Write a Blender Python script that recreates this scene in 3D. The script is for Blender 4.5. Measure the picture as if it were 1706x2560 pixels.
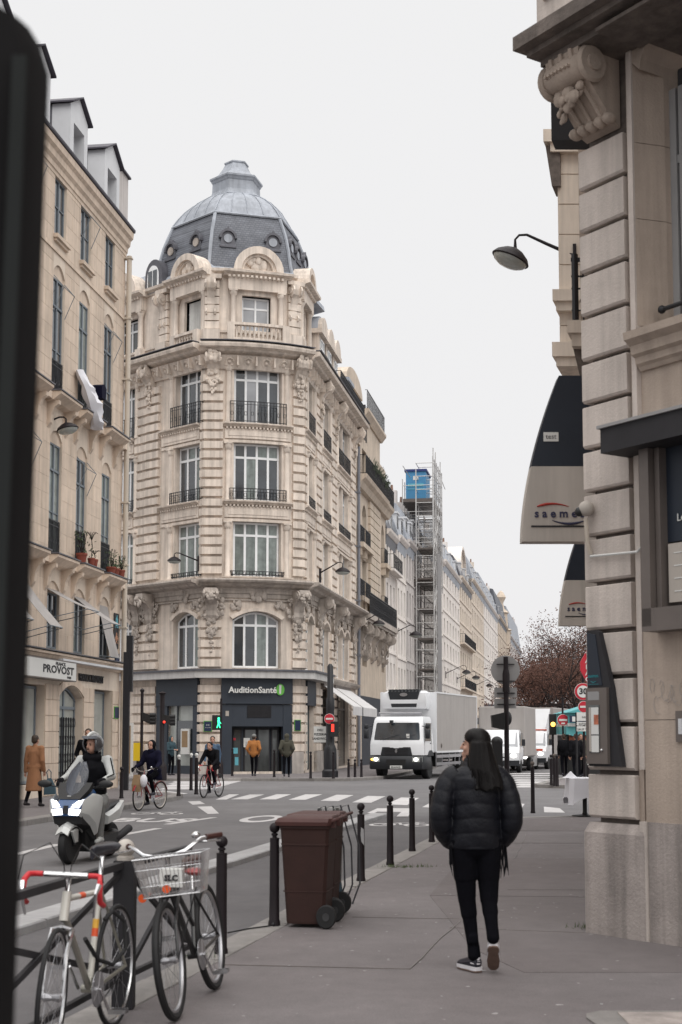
import bpy, bmesh, math, random
from mathutils import Vector, Matrix, Euler
for o in list(bpy.data.objects): bpy.data.objects.remove(o)
SC = bpy.context.scene
COL = SC.collection
RND = random.Random(11)
rad = math.radians
# ------------------------------------------------------------------ camera
F = 3556.0; CX = 853.0; PITCH = rad(5.4); EYE = 1.6; HZ = 1842.0
CY = HZ - F*math.tan(PITCH)
cam = bpy.data.cameras.new('camera'); co = bpy.data.objects.new('camera', cam); COL.objects.link(co)
co.location = (0, 0, EYE); co.rotation_euler = (rad(90)+PITCH, 0, 0)
cam.sensor_fit = 'VERTICAL'; cam.sensor_height = 36.0; cam.sensor_width = 24.0
cam.lens = F/2560*36.0; cam.shift_y = (CY-1280)/2560.0
cam.clip_start = 0.1; cam.clip_end = 3000
cam.dof.use_dof = True; cam.dof.focus_distance = 40.0; cam.dof.aperture_fstop = 5.0
SC.camera = co
# ------------------------------------------------------------------ overcast sky and soft sun
SC.view_settings.view_transform = 'Standard'; SC.view_settings.look = 'None'
SC.view_settings.exposure = 0.0; SC.view_settings.gamma = 1.0; SC.view_settings.use_curve_mapping = False
SUN_EL = rad(48); SUN_AZ = rad(152)
w = bpy.data.worlds.new('World'); SC.world = w; w.use_nodes = True
nt = w.node_tree; nt.nodes.clear()
out = nt.nodes.new('ShaderNodeOutputWorld'); bg = nt.nodes.new('ShaderNodeBackground')
sky = nt.nodes.new('ShaderNodeTexSky'); sky.sky_type = 'NISHITA'; sky.sun_disc = False
sky.sun_elevation = SUN_EL; sky.sun_rotation = SUN_AZ; sky.dust_density = 6; sky.air_density = 1.5
bg.inputs['Strength'].default_value = 0.1
tc = nt.nodes.new('ShaderNodeTexCoord'); sx = nt.nodes.new('ShaderNodeSeparateXYZ')
rmp = nt.nodes.new('ShaderNodeValToRGB')   # cloud deck: brighter towards the zenith
e = rmp.color_ramp.elements
e[0].position = 0.0; e[0].color = (.298, .295, .298, 1); e[1].position = 1.0; e[1].color = (.95, .935, .92, 1)
el = rmp.color_ramp.elements.new(0.12); el.color = (.304, .302, .305, 1)
el = rmp.color_ramp.elements.new(0.5); el.color = (.304, .303, .304, 1)
el = rmp.color_ramp.elements.new(0.68); el.color = (.50, .495, .49, 1)
no = nt.nodes.new('ShaderNodeTexNoise'); no.inputs['Scale'].default_value = 1.6; no.inputs['Detail'].default_value = 4
mx = nt.nodes.new('ShaderNodeMix'); mx.data_type = 'RGBA'; mx.inputs[0].default_value = 0.97
ml = nt.nodes.new('ShaderNodeVectorMath'); ml.operation = 'SCALE'; ml.inputs['Scale'].default_value = 29.2
mr = nt.nodes.new('ShaderNodeMapRange'); mr.inputs['To Min'].default_value = .985; mr.inputs['To Max'].default_value = 1.015
ms = nt.nodes.new('ShaderNodeVectorMath'); ms.operation = 'SCALE'
L = nt.links.new
L(tc.outputs['Generated'], sx.inputs[0]); L(sx.outputs['Z'], rmp.inputs[0]); L(rmp.outputs[0], ml.inputs[0])
L(tc.outputs['Generated'], no.inputs['Vector']); L(no.outputs['Fac'], mr.inputs['Value'])
L(ml.outputs[0], ms.inputs[0]); L(mr.outputs[0], ms.inputs['Scale'])
L(sky.outputs[0], mx.inputs['A']); L(ms.outputs[0], mx.inputs['B'])
L(mx.outputs['Result'], bg.inputs['Color']); L(bg.outputs[0], out.inputs['Surface'])
sd = bpy.data.lights.new('sun', 'SUN'); sd.energy = 1.5; sd.angle = rad(60); sd.color = (1, .97, .93)
so = bpy.data.objects.new('sun', sd); COL.objects.link(so)
dv = Vector((math.sin(SUN_AZ)*math.cos(SUN_EL), math.cos(SUN_AZ)*math.cos(SUN_EL), math.sin(SUN_EL)))
so.rotation_euler = dv.to_track_quat('Z', 'Y').to_euler(); so.location = (0, 0, 40)

# ------------------------------------------------------------------ photogrammetry helpers (pixel of the photo + depth -> place)
def ray(px, py):
    u = (px-CX)/F; v = (CY-py)/F
    return (u, math.cos(PITCH)-v*math.sin(PITCH), math.sin(PITCH)+v*math.cos(PITCH))
def PX(px, py, Y):
    r = ray(px, py); k = Y/r[1]; return (r[0]*k, Y, EYE+r[2]*k)
def GR(px, py, z=0.0):
    r = ray(px, py); k = (z-EYE)/r[2]; return (r[0]*k, r[1]*k, z)
ROADZ = -0.12

# ------------------------------------------------------------------ materials
MATS = {}
def mat(name, col, rough=.8, var=.12, scale=3.0, bump=0.0, bscale=60.0, metal=0.0, stain=0.0, streak=0.0, objvar=0.0, spec=.5, emit=0.0, coat=0.0, col2=None, alpha=1.0, trans=0.0, ior=1.45, speck=0.0):
    m = bpy.data.materials.new(name); m.use_nodes = True; MATS[name] = m
    n = m.node_tree.nodes; l = m.node_tree.links; p = n['Principled BSDF']
    p.inputs['Roughness'].default_value = rough; p.inputs['Metallic'].default_value = metal
    p.inputs['Specular IOR Level'].default_value = spec; p.inputs['IOR'].default_value = ior
    p.inputs['Coat Weight'].default_value = coat
    p.inputs['Transmission Weight'].default_value = trans
    c = (*col, 1)
    tcn = n.new('ShaderNodeTexCoord'); geo = n.new('ShaderNodeNewGeometry')
    vec = geo.outputs['Position']
    def noise(sc, det=5, vecin=None, r=.6):
        t = n.new('ShaderNodeTexNoise'); t.inputs['Scale'].default_value = sc; t.inputs['Detail'].default_value = det
        t.inputs['Roughness'].default_value = r
        l.new(vecin or vec, t.inputs['Vector']); return t.outputs['Fac']
    def mulc(colsock, facsock, lo, hi, frm=(.3, .7)):
        r = n.new('ShaderNodeMapRange'); r.inputs['From Min'].default_value = frm[0]; r.inputs['From Max'].default_value = frm[1]
        r.inputs['To Min'].default_value = lo; r.inputs['To Max'].default_value = hi
        l.new(facsock, r.inputs['Value'])
        s = n.new('ShaderNodeVectorMath'); s.operation = 'SCALE'; l.new(colsock, s.inputs[0]); l.new(r.outputs[0], s.inputs['Scale'])
        return s.outputs[0]
    rgb = n.new('ShaderNodeRGB'); rgb.outputs[0].default_value = c; cur = rgb.outputs[0]
    if col2:
        mxn = n.new('ShaderNodeMix'); mxn.data_type = 'RGBA'; mxn.inputs['B'].default_value = (*col2, 1)
        l.new(cur, mxn.inputs['A']); f = noise(scale*.7, 6)
        r = n.new('ShaderNodeMapRange'); r.inputs['From Min'].default_value = .42; r.inputs['From Max'].default_value = .6
        l.new(f, r.inputs['Value']); l.new(r.outputs[0], mxn.inputs[0]); cur = mxn.outputs['Result']
    if var: cur = mulc(cur, noise(scale), 1-var, 1+var)
    if stain: cur = mulc(cur, noise(.55, 7, r=.7), 1-stain, 1+stain*.25)
    if streak:
        mp = n.new('ShaderNodeMapping'); mp.inputs['Scale'].default_value = (5, 5, .35); l.new(vec, mp.inputs[0])
        cur = mulc(cur, noise(1.0, 5, mp.outputs[0]), 1-streak, 1+streak*.2, (.35, .6))
    if speck: cur = mulc(cur, noise(180, 2), 1-speck, 1+speck, (.3, .7))
    if objvar:
        oi = n.new('ShaderNodeObjectInfo'); cur = mulc(cur, oi.outputs['Random'], 1-objvar, 1+objvar, (0, 1))
    l.new(cur, p.inputs['Base Color'])
    if bump:
        b = n.new('ShaderNodeBump'); b.inputs['Strength'].default_value = bump; b.inputs['Distance'].default_value = .01
        l.new(noise(bscale, 6), b.inputs['Height']); l.new(b.outputs[0], p.inputs['Normal'])
    if emit:
        p.inputs['Emission Color'].default_value = c; p.inputs['Emission Strength'].default_value = emit
    return m
M = MATS
mat('stone_left', (.63, .515, .415), .85, .08, 2.0, .25, 30, stain=.14, streak=.16, objvar=.055)
mat('stone_left_joint', (.70, .60, .50), .9, .05, 2, 0, stain=.12, streak=.10)
mat('stone_centre', (.71, .62, .54), .85, .07, 2.2, .35, 25, stain=.17, streak=.26, objvar=.06)
mat('stone_centre_base', (.45, .41, .38), .85, .08, 2.2, .35, 25, stain=.2, streak=.2, objvar=.05)
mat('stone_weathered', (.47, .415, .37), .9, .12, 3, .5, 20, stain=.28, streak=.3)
mat('stone_right', (.55, .485, .44), .82, .06, 3.5, .5, 45, stain=.22, streak=.22, objvar=.04, speck=.05)
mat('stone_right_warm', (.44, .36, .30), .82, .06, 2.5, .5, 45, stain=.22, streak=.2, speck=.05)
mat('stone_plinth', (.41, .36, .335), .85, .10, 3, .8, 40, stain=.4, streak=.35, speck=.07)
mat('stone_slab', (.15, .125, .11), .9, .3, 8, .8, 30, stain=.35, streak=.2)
mat('plaster_white', (.80, .745, .70), .9, .06, 1.2, .1, 20, stain=.14, streak=.2)
mat('plaster_grey', (.58, .54, .52), .9, .06, 1.2, .1, 20, stain=.16, streak=.22)
mat('plaster_cream', (.70, .61, .52), .9, .06, 1.2, .1, 20, stain=.14, streak=.18)
mat('stone_beige', (.58, .49, .40), .88, .08, 2, .3, 25, stain=.15, streak=.18)
mat('zinc', (.36, .385, .43), .6, .10, 2.5, .1, 10, stain=.25, streak=.2)
mat('zinc_white', (.62, .63, .65), .6, .05, 2, stain=.08)
mat('lead_dark', (.10, .10, .115), .5, .2, 4, .2, 20, metal=.3)
mat('roof_edge', (.05, .045, .06), .6)
mat('iron_black', (.012, .012, .015), .45, .1)
mat('iron_brown', (.014, .010, .012), .55, .15, 6, .1, 60, spec=.3)
mat('glass_dark', (.035, .042, .05), .05, .5, .7, 0, spec=.9, ior=1.6)
mat('glass_shop', (.06, .065, .065), .06, .5, .5, 0, spec=.8, ior=1.5)
mat('glass_reflect', (.11, .115, .12), .06, .5, .9, 0, spec=.9, ior=1.6)  # reflection put into the colour: dark glass with a lighter base
mat('glass_curtain', (.20, .23, .22), .15, .25, 4, 0, spec=.7, streak=.3)
mat('glass_pale', (.36, .38, .36), .12, .25, .7, 0, spec=.8)
mat('glass_sky', (.34, .35, .37), .08, .3, .4, 0, spec=.9)  # pale base colour stands in for reflected sky
mat('lamp_warm', (1, .82, .55), .5, 0, emit=1.2)
mat('curtain_white', (.62, .62, .60), .9, .06, 6, streak=.2)
mat('frame_white', (.78, .79, .80), .5, .05)
mat('frame_blue', (.15, .175, .20), .55, .08)
mat('shop_blue', (.028, .036, .05), .5, .12, 1)
mat('canopy_white', (.50, .49, .48), .6, .08, 2, streak=.15)
mat('awning_grey', (.34, .32, .31), .9, .05, 2, streak=.1)
mat('awning_white', (.58, .57, .57), .9, .04, 2, streak=.1)
mat('pipe_cream', (.50, .44, .37), .6, .05)
mat('pipe_grey', (.17, .18, .21), .5, .08)
mat('terracotta', (.22, .055, .035), .8, .1)
mat('leaf_green', (.045, .065, .03), .8, .3, 12)
mat('sign_white', (.62, .62, .60), .6, .02)
mat('ink_black', (.015, .015, .018), .6, 0)
mat('sign_red', (.45, .018, .035), .45, .02)
mat('sign_green', (.12, .42, .06), .5, .03)
mat('plate_blue', (.012, .022, .06), .5, .05)
mat('grey_back', (.27, .265, .265), .6, .06)
mat('light_green', (.05, 1, .45), .5, 0, emit=1.6)
mat('light_red', (1, .05, .03), .5, 0, emit=.9)
mat('light_amber', (1, .55, .1), .5, 0, emit=3)
mat('light_white', (1, .96, .92), .3, 0, emit=3.0)
mat('light_soft', (.9, .93, 1), .3, 0, emit=.75)
mat('skin', (.42, .235, .17), .55, .05)
mat('skin_dark', (.28, .15, .105), .55, .05)
mat('hair_black', (.005, .004, .004), .5, .2, 30, .3, 120, spec=.2)
mat('hair_brown', (.035, .022, .014), .6, .3, 30, .6, 100)
mat('cloth_black', (.007, .007, .009), .9, .2, 20, .2, 200, spec=.15)
mat('jeans_black', (.004, .004, .006), .95, .2, 20, .3, 220, spec=.1)
mat('puffer_black', (.006, .0065, .010), .5, .15, 12, .5, 40, spec=.28)
mat('cloth_navy', (.007, .007, .020), .9, .15, spec=.15)
mat('cloth_camel', (.27, .13, .065), .9, .1, 5, .2, 90)
mat('cloth_orange', (.33, .13, .035), .9, .12, 5, .2, 90)
mat('cloth_olive', (.055, .052, .038), .9, .12)
mat('cloth_teal', (.03, .06, .075), .9, .12)
mat('cloth_denim', (.06, .10, .16), .9, .12)
mat('cloth_grey', (.17, .17, .165), .9, .12, 8)
mat('leather_grey', (.42, .43, .42), .6, .08, 10)
mat('white_cloth', (.66, .66, .70), .9, .03)
mat('shoe_black', (.012, .011, .02), .5, .1)
mat('shoe_white', (.6, .58, .6), .6, .03)
mat('sole_brown', (.14, .09, .07), .8, .15, 20)
mat('bag_blue', (.04, .075, .10), .8, .1)
mat('bag_paper', (.28, .19, .11), .9, .1)
mat('rubber', (.011, .011, .012), .7, .1)
mat('rubber_grey', (.035, .035, .037), .6, .1)
mat('chrome', (.62, .62, .63), .22, .03, metal=1)
mat('alloy', (.42, .42, .44), .35, .05, metal=.9)
mat('bike_white', (.50, .485, .44), .3, .04, coat=.4)
mat('bike_chrome_tube', (.34, .33, .29), .3, .1, metal=.7)
mat('bike_black', (.012, .012, .013), .35, .1, coat=.3)
mat('bike_red', (.24, .018, .018), .35, .05, coat=.4)
mat('tape_red', (.50, .022, .03), .5, .05)
mat('deco_orange', (.62, .08, .02), .4, 0)
mat('deco_yellow', (.62, .34, .04), .4, 0)
mat('reflector_orange', (.75, .10, .02), .3, 0)
mat('saddle_black', (.014, .014, .02), .35, .1)
mat('saddle_brown', (.05, .018, .014), .45, .1)
mat('silver_paint', (.50, .51, .50), .35, .03, coat=.5)
mat('blue_paint', (.008, .05, .15), .3, .03, coat=.6)
mat('black_plastic', (.012, .012, .013), .5, .08)
mat('smoked_screen', (.16, .17, .19), .12, .1, 1)
mat('helmet_dark', (.06, .06, .065), .2, .1, coat=.6)
mat('truck_white', (.70, .71, .73), .35, .03, 1, coat=.3)
mat('truck_box', (.36, .335, .32), .6, .05, 1, streak=.08)
mat('truck_dark', (.02, .022, .026), .5, .08)
mat('bin_brown', (.033, .012, .009), .7, .12, 6, .15, 30, stain=.15)
mat('bin_lid', (.06, .021, .018), .6, .12, 6)
mat('clear_bag', (.36, .36, .35), .3, .1, 6, alpha=.4)
mat('kiosk_teal', (.10, .36, .38), .6, .06)
mat('kiosk_dark', (.02, .02, .02), .7)
mat('poster_orange', (.42, .14, .08), .7, .7, 9)
mat('yellow_sign', (.68, .46, .01), .6, .02)
mat('bark', (.022, .016, .015), .95, .2, 8)
mat('leaf_brown', (.085, .038, .026), .9, .3, 2, objvar=.0)
mat('scaffold_metal', (.50, .49, .48), .5, .1, metal=.3)
mat('net_grey', (.33, .32, .32), .9, .1)
mat('cabin_blue', (.06, .23, .42), .5, .05)
mat('cabin_dark_blue', (.02, .035, .15), .5, .05)
mat('brick_red', (.20, .12, .09), .9, .1)
mat('board_beige', (.40, .36, .32), .7, .04)
mat('metal_brown', (.13, .11, .10), .45, .08, 4, metal=.2)
mat('metal_charcoal', (.026, .025, .028), .65, .15, 4, spec=.3)
mat('sign_night', (.012, .018, .03), .5, .1, 2)
mat('sign_cream', (.46, .42, .38), .6, .05, 2, streak=.18)
mat('logo_red', (.35, .03, .02), .6, 0)
mat('logo_blue', (.03, .03, .07), .6, 0)
mat('logo_teal', (.02, .22, .25), .6, 0)
mat('mosaic_blue', (.12, .40, .48), .5, .1)
mat('mosaic_orange', (.40, .20, .12), .5, .1)
mat('pedestal_grey', (.05, .05, .055), .5, .1)
mat('post_dark', (.010, .0095, .010), .85, .25, 3, spec=.1)
mat('teal_frame', (.13, .32, .29), .5, .05)
mat('grass_tuft', (.06, .09, .025), .9, .3, 30)
mat('post_strip', (.024, .026, .026), .95, .1, 3, spec=.05)
mat('room_dark', (.012, .012, .013), .9, 0)

def asphalt(name, col, patch, crack=0.0, speck=.24, gum=0.0):
    m = mat(name, col, .86, .08, 5, .5, 240, stain=.22, speck=speck)
    n = m.node_tree.nodes; l = m.node_tree.links; p = n['Principled BSDF']
    src = p.inputs['Base Color'].links[0].from_socket
    geo = n.new('ShaderNodeNewGeometry')
    v = n.new('ShaderNodeTexNoise'); v.inputs['Scale'].default_value = .16; v.inputs['Detail'].default_value = 3
    l.new(geo.outputs['Position'], v.inputs['Vector'])
    r = n.new('ShaderNodeMapRange'); r.inputs['From Min'].default_value = .4; r.inputs['From Max'].default_value = .6
    l.new(v.outputs['Fac'], r.inputs['Value'])
    mx = n.new('ShaderNodeMix'); mx.data_type = 'RGBA'; l.new(r.outputs[0], mx.inputs[0]); l.new(src, mx.inputs['A'])
    s = n.new('ShaderNodeVectorMath'); s.operation = 'MULTIPLY'; l.new(src, s.inputs[0]); s.inputs[1].default_value = patch
    l.new(s.outputs[0], mx.inputs['B']); cur = mx.outputs['Result']
    if gum:   # pale chewing-gum spots of different sizes
        for sc, th in ((2.3, .055), (4.1, .06), (1.1, .028)):
            vo = n.new('ShaderNodeTexVoronoi'); vo.inputs['Scale'].default_value = sc; vo.inputs['Randomness'].default_value = 1
            nz = n.new('ShaderNodeTexNoise'); nz.inputs['Scale'].default_value = 22; l.new(geo.outputs['Position'], nz.inputs['Vector'])
            ad = n.new('ShaderNodeMixRGB'); ad.blend_type = 'ADD'; ad.inputs[0].default_value = .05
            l.new(geo.outputs['Position'], ad.inputs[1]); l.new(nz.outputs['Color'], ad.inputs[2]); l.new(ad.outputs[0], vo.inputs['Vector'])
            q = n.new('ShaderNodeMapRange'); q.inputs['From Min'].default_value = th*.8; q.inputs['From Max'].default_value = th
            q.inputs['To Min'].default_value = gum; q.inputs['To Max'].default_value = 0
            l.new(vo.outputs['Distance'], q.inputs['Value'])
            m2 = n.new('ShaderNodeMix'); m2.data_type = 'RGBA'; l.new(q.outputs[0], m2.inputs[0]); l.new(cur, m2.inputs['A'])
            m2.inputs['B'].default_value = (.42, .40, .40, 1); cur = m2.outputs['Result']
    l.new(cur, p.inputs['Base Color'])
    return m
asphalt('asphalt_road', (.155, .149, .152), (.86, .86, .87))
asphalt('asphalt_lane', (.118, .112, .116), (.9, .9, .9))
asphalt('asphalt_walk', (.180, .163, .165), (.90, .88, .875), gum=.75)
asphalt('asphalt_walk_dark', (.156, .138, .138), (.92, .90, .90), gum=.6)
mat('granite_kerb', (.24, .225, .215), .8, .15, 6, .6, 60, stain=.25, speck=.15, objvar=.12)
mat('granite_pale', (.36, .355, .36), .8, .10, 6, .4, 60, stain=.2, speck=.12, objvar=.06)
mat('road_paint', (.50, .485, .485), .7, .12, 9, .2, 120, stain=.2, speck=.1, objvar=.05)
mat('far_ground', (.14, .135, .135), .95)
def slate_mat():
    m = mat('slate', (.155, .165, .19), .6, .15, 3, stain=.25)
    n = m.node_tree.nodes; l = m.node_tree.links; p = n['Principled BSDF']
    src = p.inputs['Base Color'].links[0].from_socket
    g = n.new('ShaderNodeNewGeometry'); mp = n.new('ShaderNodeSeparateXYZ'); l.new(g.outputs['Position'], mp.inputs[0])
    ad = n.new('ShaderNodeMath'); ad.operation = 'ADD'; l.new(mp.outputs['X'], ad.inputs[0]); l.new(mp.outputs['Y'], ad.inputs[1])
    cb = n.new('ShaderNodeCombineXYZ'); l.new(ad.outputs[0], cb.inputs['X']); l.new(mp.outputs['Z'], cb.inputs['Y'])
    b = n.new('ShaderNodeTexBrick'); b.inputs['Scale'].default_value = 1; b.inputs['Brick Width'].default_value = .22
    b.inputs['Row Height'].default_value = .11; b.inputs['Mortar Size'].default_value = .012
    b.inputs['Color1'].default_value = (1, 1, 1, 1); b.inputs['Color2'].default_value = (.78, .78, .80, 1); b.inputs['Mortar'].default_value = (.45, .45, .47, 1)
    l.new(cb.outputs[0], b.inputs['Vector'])
    mu = n.new('ShaderNodeVectorMath'); mu.operation = 'MULTIPLY'; l.new(src, mu.inputs[0]); l.new(b.outputs['Color'], mu.inputs[1])
    l.new(mu.outputs[0], p.inputs['Base Color'])
slate_mat()
def see_through(name, col, rough, mixf):   # thin clear sheet: mostly transparent with a glossy face
    m = bpy.data.materials.new(name); m.use_nodes = True; MATS[name] = m
    n = m.node_tree.nodes; l = m.node_tree.links; p = n['Principled BSDF']
    p.inputs['Base Color'].default_value = (*col, 1); p.inputs['Roughness'].default_value = rough
    t = n.new('ShaderNodeBsdfTransparent'); mxs = n.new('ShaderNodeMixShader'); lw = n.new('ShaderNodeLayerWeight'); lw.inputs[0].default_value = .35
    r = n.new('ShaderNodeMapRange'); r.inputs['To Min'].default_value = mixf; r.inputs['To Max'].default_value = 1
    l.new(lw.outputs['Fresnel'], r.inputs['Value']); l.new(r.outputs[0], mxs.inputs[0])
    l.new(t.outputs[0], mxs.inputs[1]); l.new(p.outputs[0], mxs.inputs[2]); l.new(mxs.outputs[0], n['Material Output'].inputs['Surface'])
see_through('clear_film', (.36, .36, .35), .3, .10)
see_through('screen_clear', (.12, .13, .155), .1, .30)
see_through('clear_glass', (.10, .12, .12), .05, .25)
see_through('debris_net', (.33, .32, .32), .9, .38)

# ------------------------------------------------------------------ mesh builder
ORG = {}
class MB:
    def __init__(s, f=None): s.v = []; s.f = []; s.mi = []; s.map = f; s.cur = 0; s.xf = None
    def add(s, vs, fs):
        b = len(s.v)
        for p in vs:
            if s.xf is not None: p = s.xf @ Vector(p)
            if s.map is not None: p = s.map(p[0], p[1], p[2])
            s.v.append((p[0], p[1], p[2]))
        for f in fs: s.f.append([i+b for i in f]); s.mi.append(s.cur)
        return s
    def box(s, x0, x1, y0, y1, z0, z1, n=1):
        vs = []; fs = []
        for i in range(n+1):
            x = x0+(x1-x0)*i/n; vs += [(x, y0, z0), (x, y1, z0), (x, y1, z1), (x, y0, z1)]
        for i in range(n):
            a = 4*i
            for k in range(4): fs.append((a+k, a+(k+1) % 4, a+4+(k+1) % 4, a+4+k))
        fs += [(0, 1, 2, 3), (4*n, 4*n+3, 4*n+2, 4*n+1)]
        return s.add(vs, fs)
    def hexa(s, p): return s.add(p, [(0, 1, 2, 3), (7, 6, 5, 4), (0, 4, 5, 1), (1, 5, 6, 2), (2, 6, 7, 3), (3, 7, 4, 0)])
    def prism(s, poly, c0, c1, axis=0, n=1):   # poly of (a,b), extruded along axis 0=x 1=y 2=z
        k = len(poly); vs = []
        for i in range(n+1):
            c = c0+(c1-c0)*i/n
            for a, b in poly: vs.append((c, a, b) if axis == 0 else ((a, c, b) if axis == 1 else (a, b, c)))
        fs = [tuple(range(k)), tuple(range(n*k+k-1, n*k-1, -1))]
        for j in range(n):
            for i in range(k): fs.append((j*k+i, j*k+(i+1) % k, (j+1)*k+(i+1) % k, (j+1)*k+i))
        return s.add(vs, fs)
    def loft(s, rings, caps=True, closed=False):
        k = len(rings[0]); vs = [p for r in rings for p in r]; fs = []; m = len(rings)
        for j in range(m if closed else m-1):
            j2 = (j+1) % m
            for i in range(k): fs.append((j*k+i, j*k+(i+1) % k, j2*k+(i+1) % k, j2*k+i))
        if caps and not closed: fs += [tuple(range(k)), tuple(range(m*k-1, (m-1)*k-1, -1))]
        return s.add(vs, fs)
    def tube(s, pts, r, n=8, closed=False):
        P = [Vector(p) for p in pts]; m = len(P); rings = []; up = None
        for i, p in enumerate(P):
            a = P[i-1] if (i > 0 or closed) else P[i]; b = P[(i+1) % m] if (i < m-1 or closed) else P[i]
            d = (b-a).normalized()
            if up is None: up = Vector((0, 0, 1)) if abs(d.z) < .9 else Vector((1, 0, 0))
            q = d.cross(up)
            if q.length < 1e-4: q = d.cross(Vector((1, .3, .2)))
            q.normalize(); u = q.cross(d).normalized(); up = u
            rr = r[i] if isinstance(r, (list, tuple)) else r
            rings.append([p+q*(rr*math.cos(2*math.pi*k/n))+u*(rr*math.sin(2*math.pi*k/n)) for k in range(n)])
        return s.loft(rings, True, closed)
    def lathe(s, prof, c=(0, 0, 0), n=16, ax='z', sx=1, sy=1):
        rings = []
        for r, z in prof:
            ring = []
            for k in range(n):
                a = 2*math.pi*k/n; x = r*math.cos(a)*sx; y = r*math.sin(a)*sy
                p = (x, y, z) if ax == 'z' else ((z, x, y) if ax == 'x' else (x, z, y))
                ring.append((p[0]+c[0], p[1]+c[1], p[2]+c[2]))
            rings.append(ring)
        return s.loft(rings)
    def ball(s, c, r, n=10, m=7):
        if not isinstance(r, (tuple, list)): r = (r, r, r)
        rings = []
        for j in range(m+1):
            t = math.pi*(j/m); t = min(max(t, .04), math.pi-.04)
            rings.append([(c[0]+r[0]*math.sin(t)*math.cos(2*math.pi*k/n), c[1]+r[1]*math.sin(t)*math.sin(2*math.pi*k/n), c[2]-r[2]*math.cos(t)) for k in range(n)])
        return s.loft(rings)
    def cap(s, p0, p1, r0, r1, n=10):   # tapered capsule
        P0 = Vector(p0); P1 = Vector(p1); d = P1-P0; L_ = d.length
        if L_ < 1e-5: return s.ball(p0, r0)
        d.normalize(); pts = []; rs = []
        for a in (-80, -50, -20): pts.append(P0+d*(r0*math.sin(rad(a)))); rs.append(r0*math.cos(rad(a)))
        for a in (20, 50, 80): pts.append(P1+d*(r1*math.sin(rad(a)))); rs.append(r1*math.cos(rad(a)))
        return s.tube(pts, rs, n)
    def build(s, name, mt, parent=None, smooth=False, kind=None, org=None):
        o_ = ORG.get(parent.name, (0, 0, 0)) if parent else (org or (0, 0, 0))
        me = bpy.data.meshes.new(name)
        me.from_pydata([(a-o_[0], b-o_[1], c-o_[2]) for a, b, c in s.v], [], s.f)
        ms_ = mt if isinstance(mt, (list, tuple)) else [mt]
        for x in ms_: me.materials.append(MATS[x])
        if len(ms_) > 1: me.polygons.foreach_set('material_index', s.mi)
        bm = bmesh.new(); bm.from_mesh(me); bmesh.ops.recalc_face_normals(bm, faces=bm.faces); bm.to_mesh(me); bm.free()
        if smooth:
            me.polygons.foreach_set('use_smooth', [True]*len(me.polygons))
            try: me.set_sharp_from_angle(angle=rad(38))
            except Exception: pass
        me.update()
        ob = bpy.data.objects.new(name, me); COL.objects.link(ob)
        if parent: ob.parent = parent
        else: ob.location = o_
        ORG[ob.name] = o_
        if kind: ob['kind'] = kind
        return ob
def tag(o, label, cat, group=None):
    o['label'] = label; o['category'] = cat
    if group: o['group'] = group
    return o
def thing(name, label, cat, loc=(0, 0, 0), rz=0.0, group=None, local=False):
    o = bpy.data.objects.new(name, None); COL.objects.link(o); o.empty_display_size = .2
    o.location = loc; o.rotation_euler = (0, 0, rz); ORG[o.name] = (0, 0, 0) if local else tuple(loc)
    return tag(o, label, cat, group)
def kids(o): return [c for c in COL.objects if c.parent == o]
KID = {}
def copy_tree(o, parent=None):
    c = o.copy(); COL.objects.link(c)
    if parent: c.parent = parent
    ORG[c.name] = ORG.get(o.name, (0, 0, 0))
    for ch in KID.get(o.name) or kids(o): copy_tree(ch, c)
    return c
def inst(src, dz=0, dx=0, dy=0):   # one more piece sharing the mesh
    c = src.copy(); COL.objects.link(c); c.location = (src.location[0]+dx, src.location[1]+dy, src.location[2]+dz); ORG[c.name] = ORG.get(src.name); return c
def text(name, body, size, mt, parent, mx, ext=.004, align='CENTER', bold=0.0, sx=1.0):
    cu = bpy.data.curves.new(name, 'FONT'); cu.body = body; cu.size = size; cu.extrude = ext; cu.align_x = align; cu.align_y = 'CENTER'
    cu.offset = bold; cu.resolution_u = 2
    ob = bpy.data.objects.new(name, cu); COL.objects.link(ob)
    dg = bpy.context.evaluated_depsgraph_get(); me = bpy.data.meshes.new_from_object(ob.evaluated_get(dg))
    bpy.data.objects.remove(ob); bpy.data.curves.remove(cu)
    me.materials.clear(); me.materials.append(MATS[mt])
    o_ = ORG.get(parent.name, (0, 0, 0)) if parent else (0, 0, 0)
    me.transform(Matrix.Translation((-o_[0], -o_[1], -o_[2])) @ mx @ Matrix.Diagonal((sx, 1, 1, 1)))
    t = bpy.data.objects.new(name, me); COL.objects.link(t)
    if parent: t.parent = parent
    ORG[t.name] = o_
    return t
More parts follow.
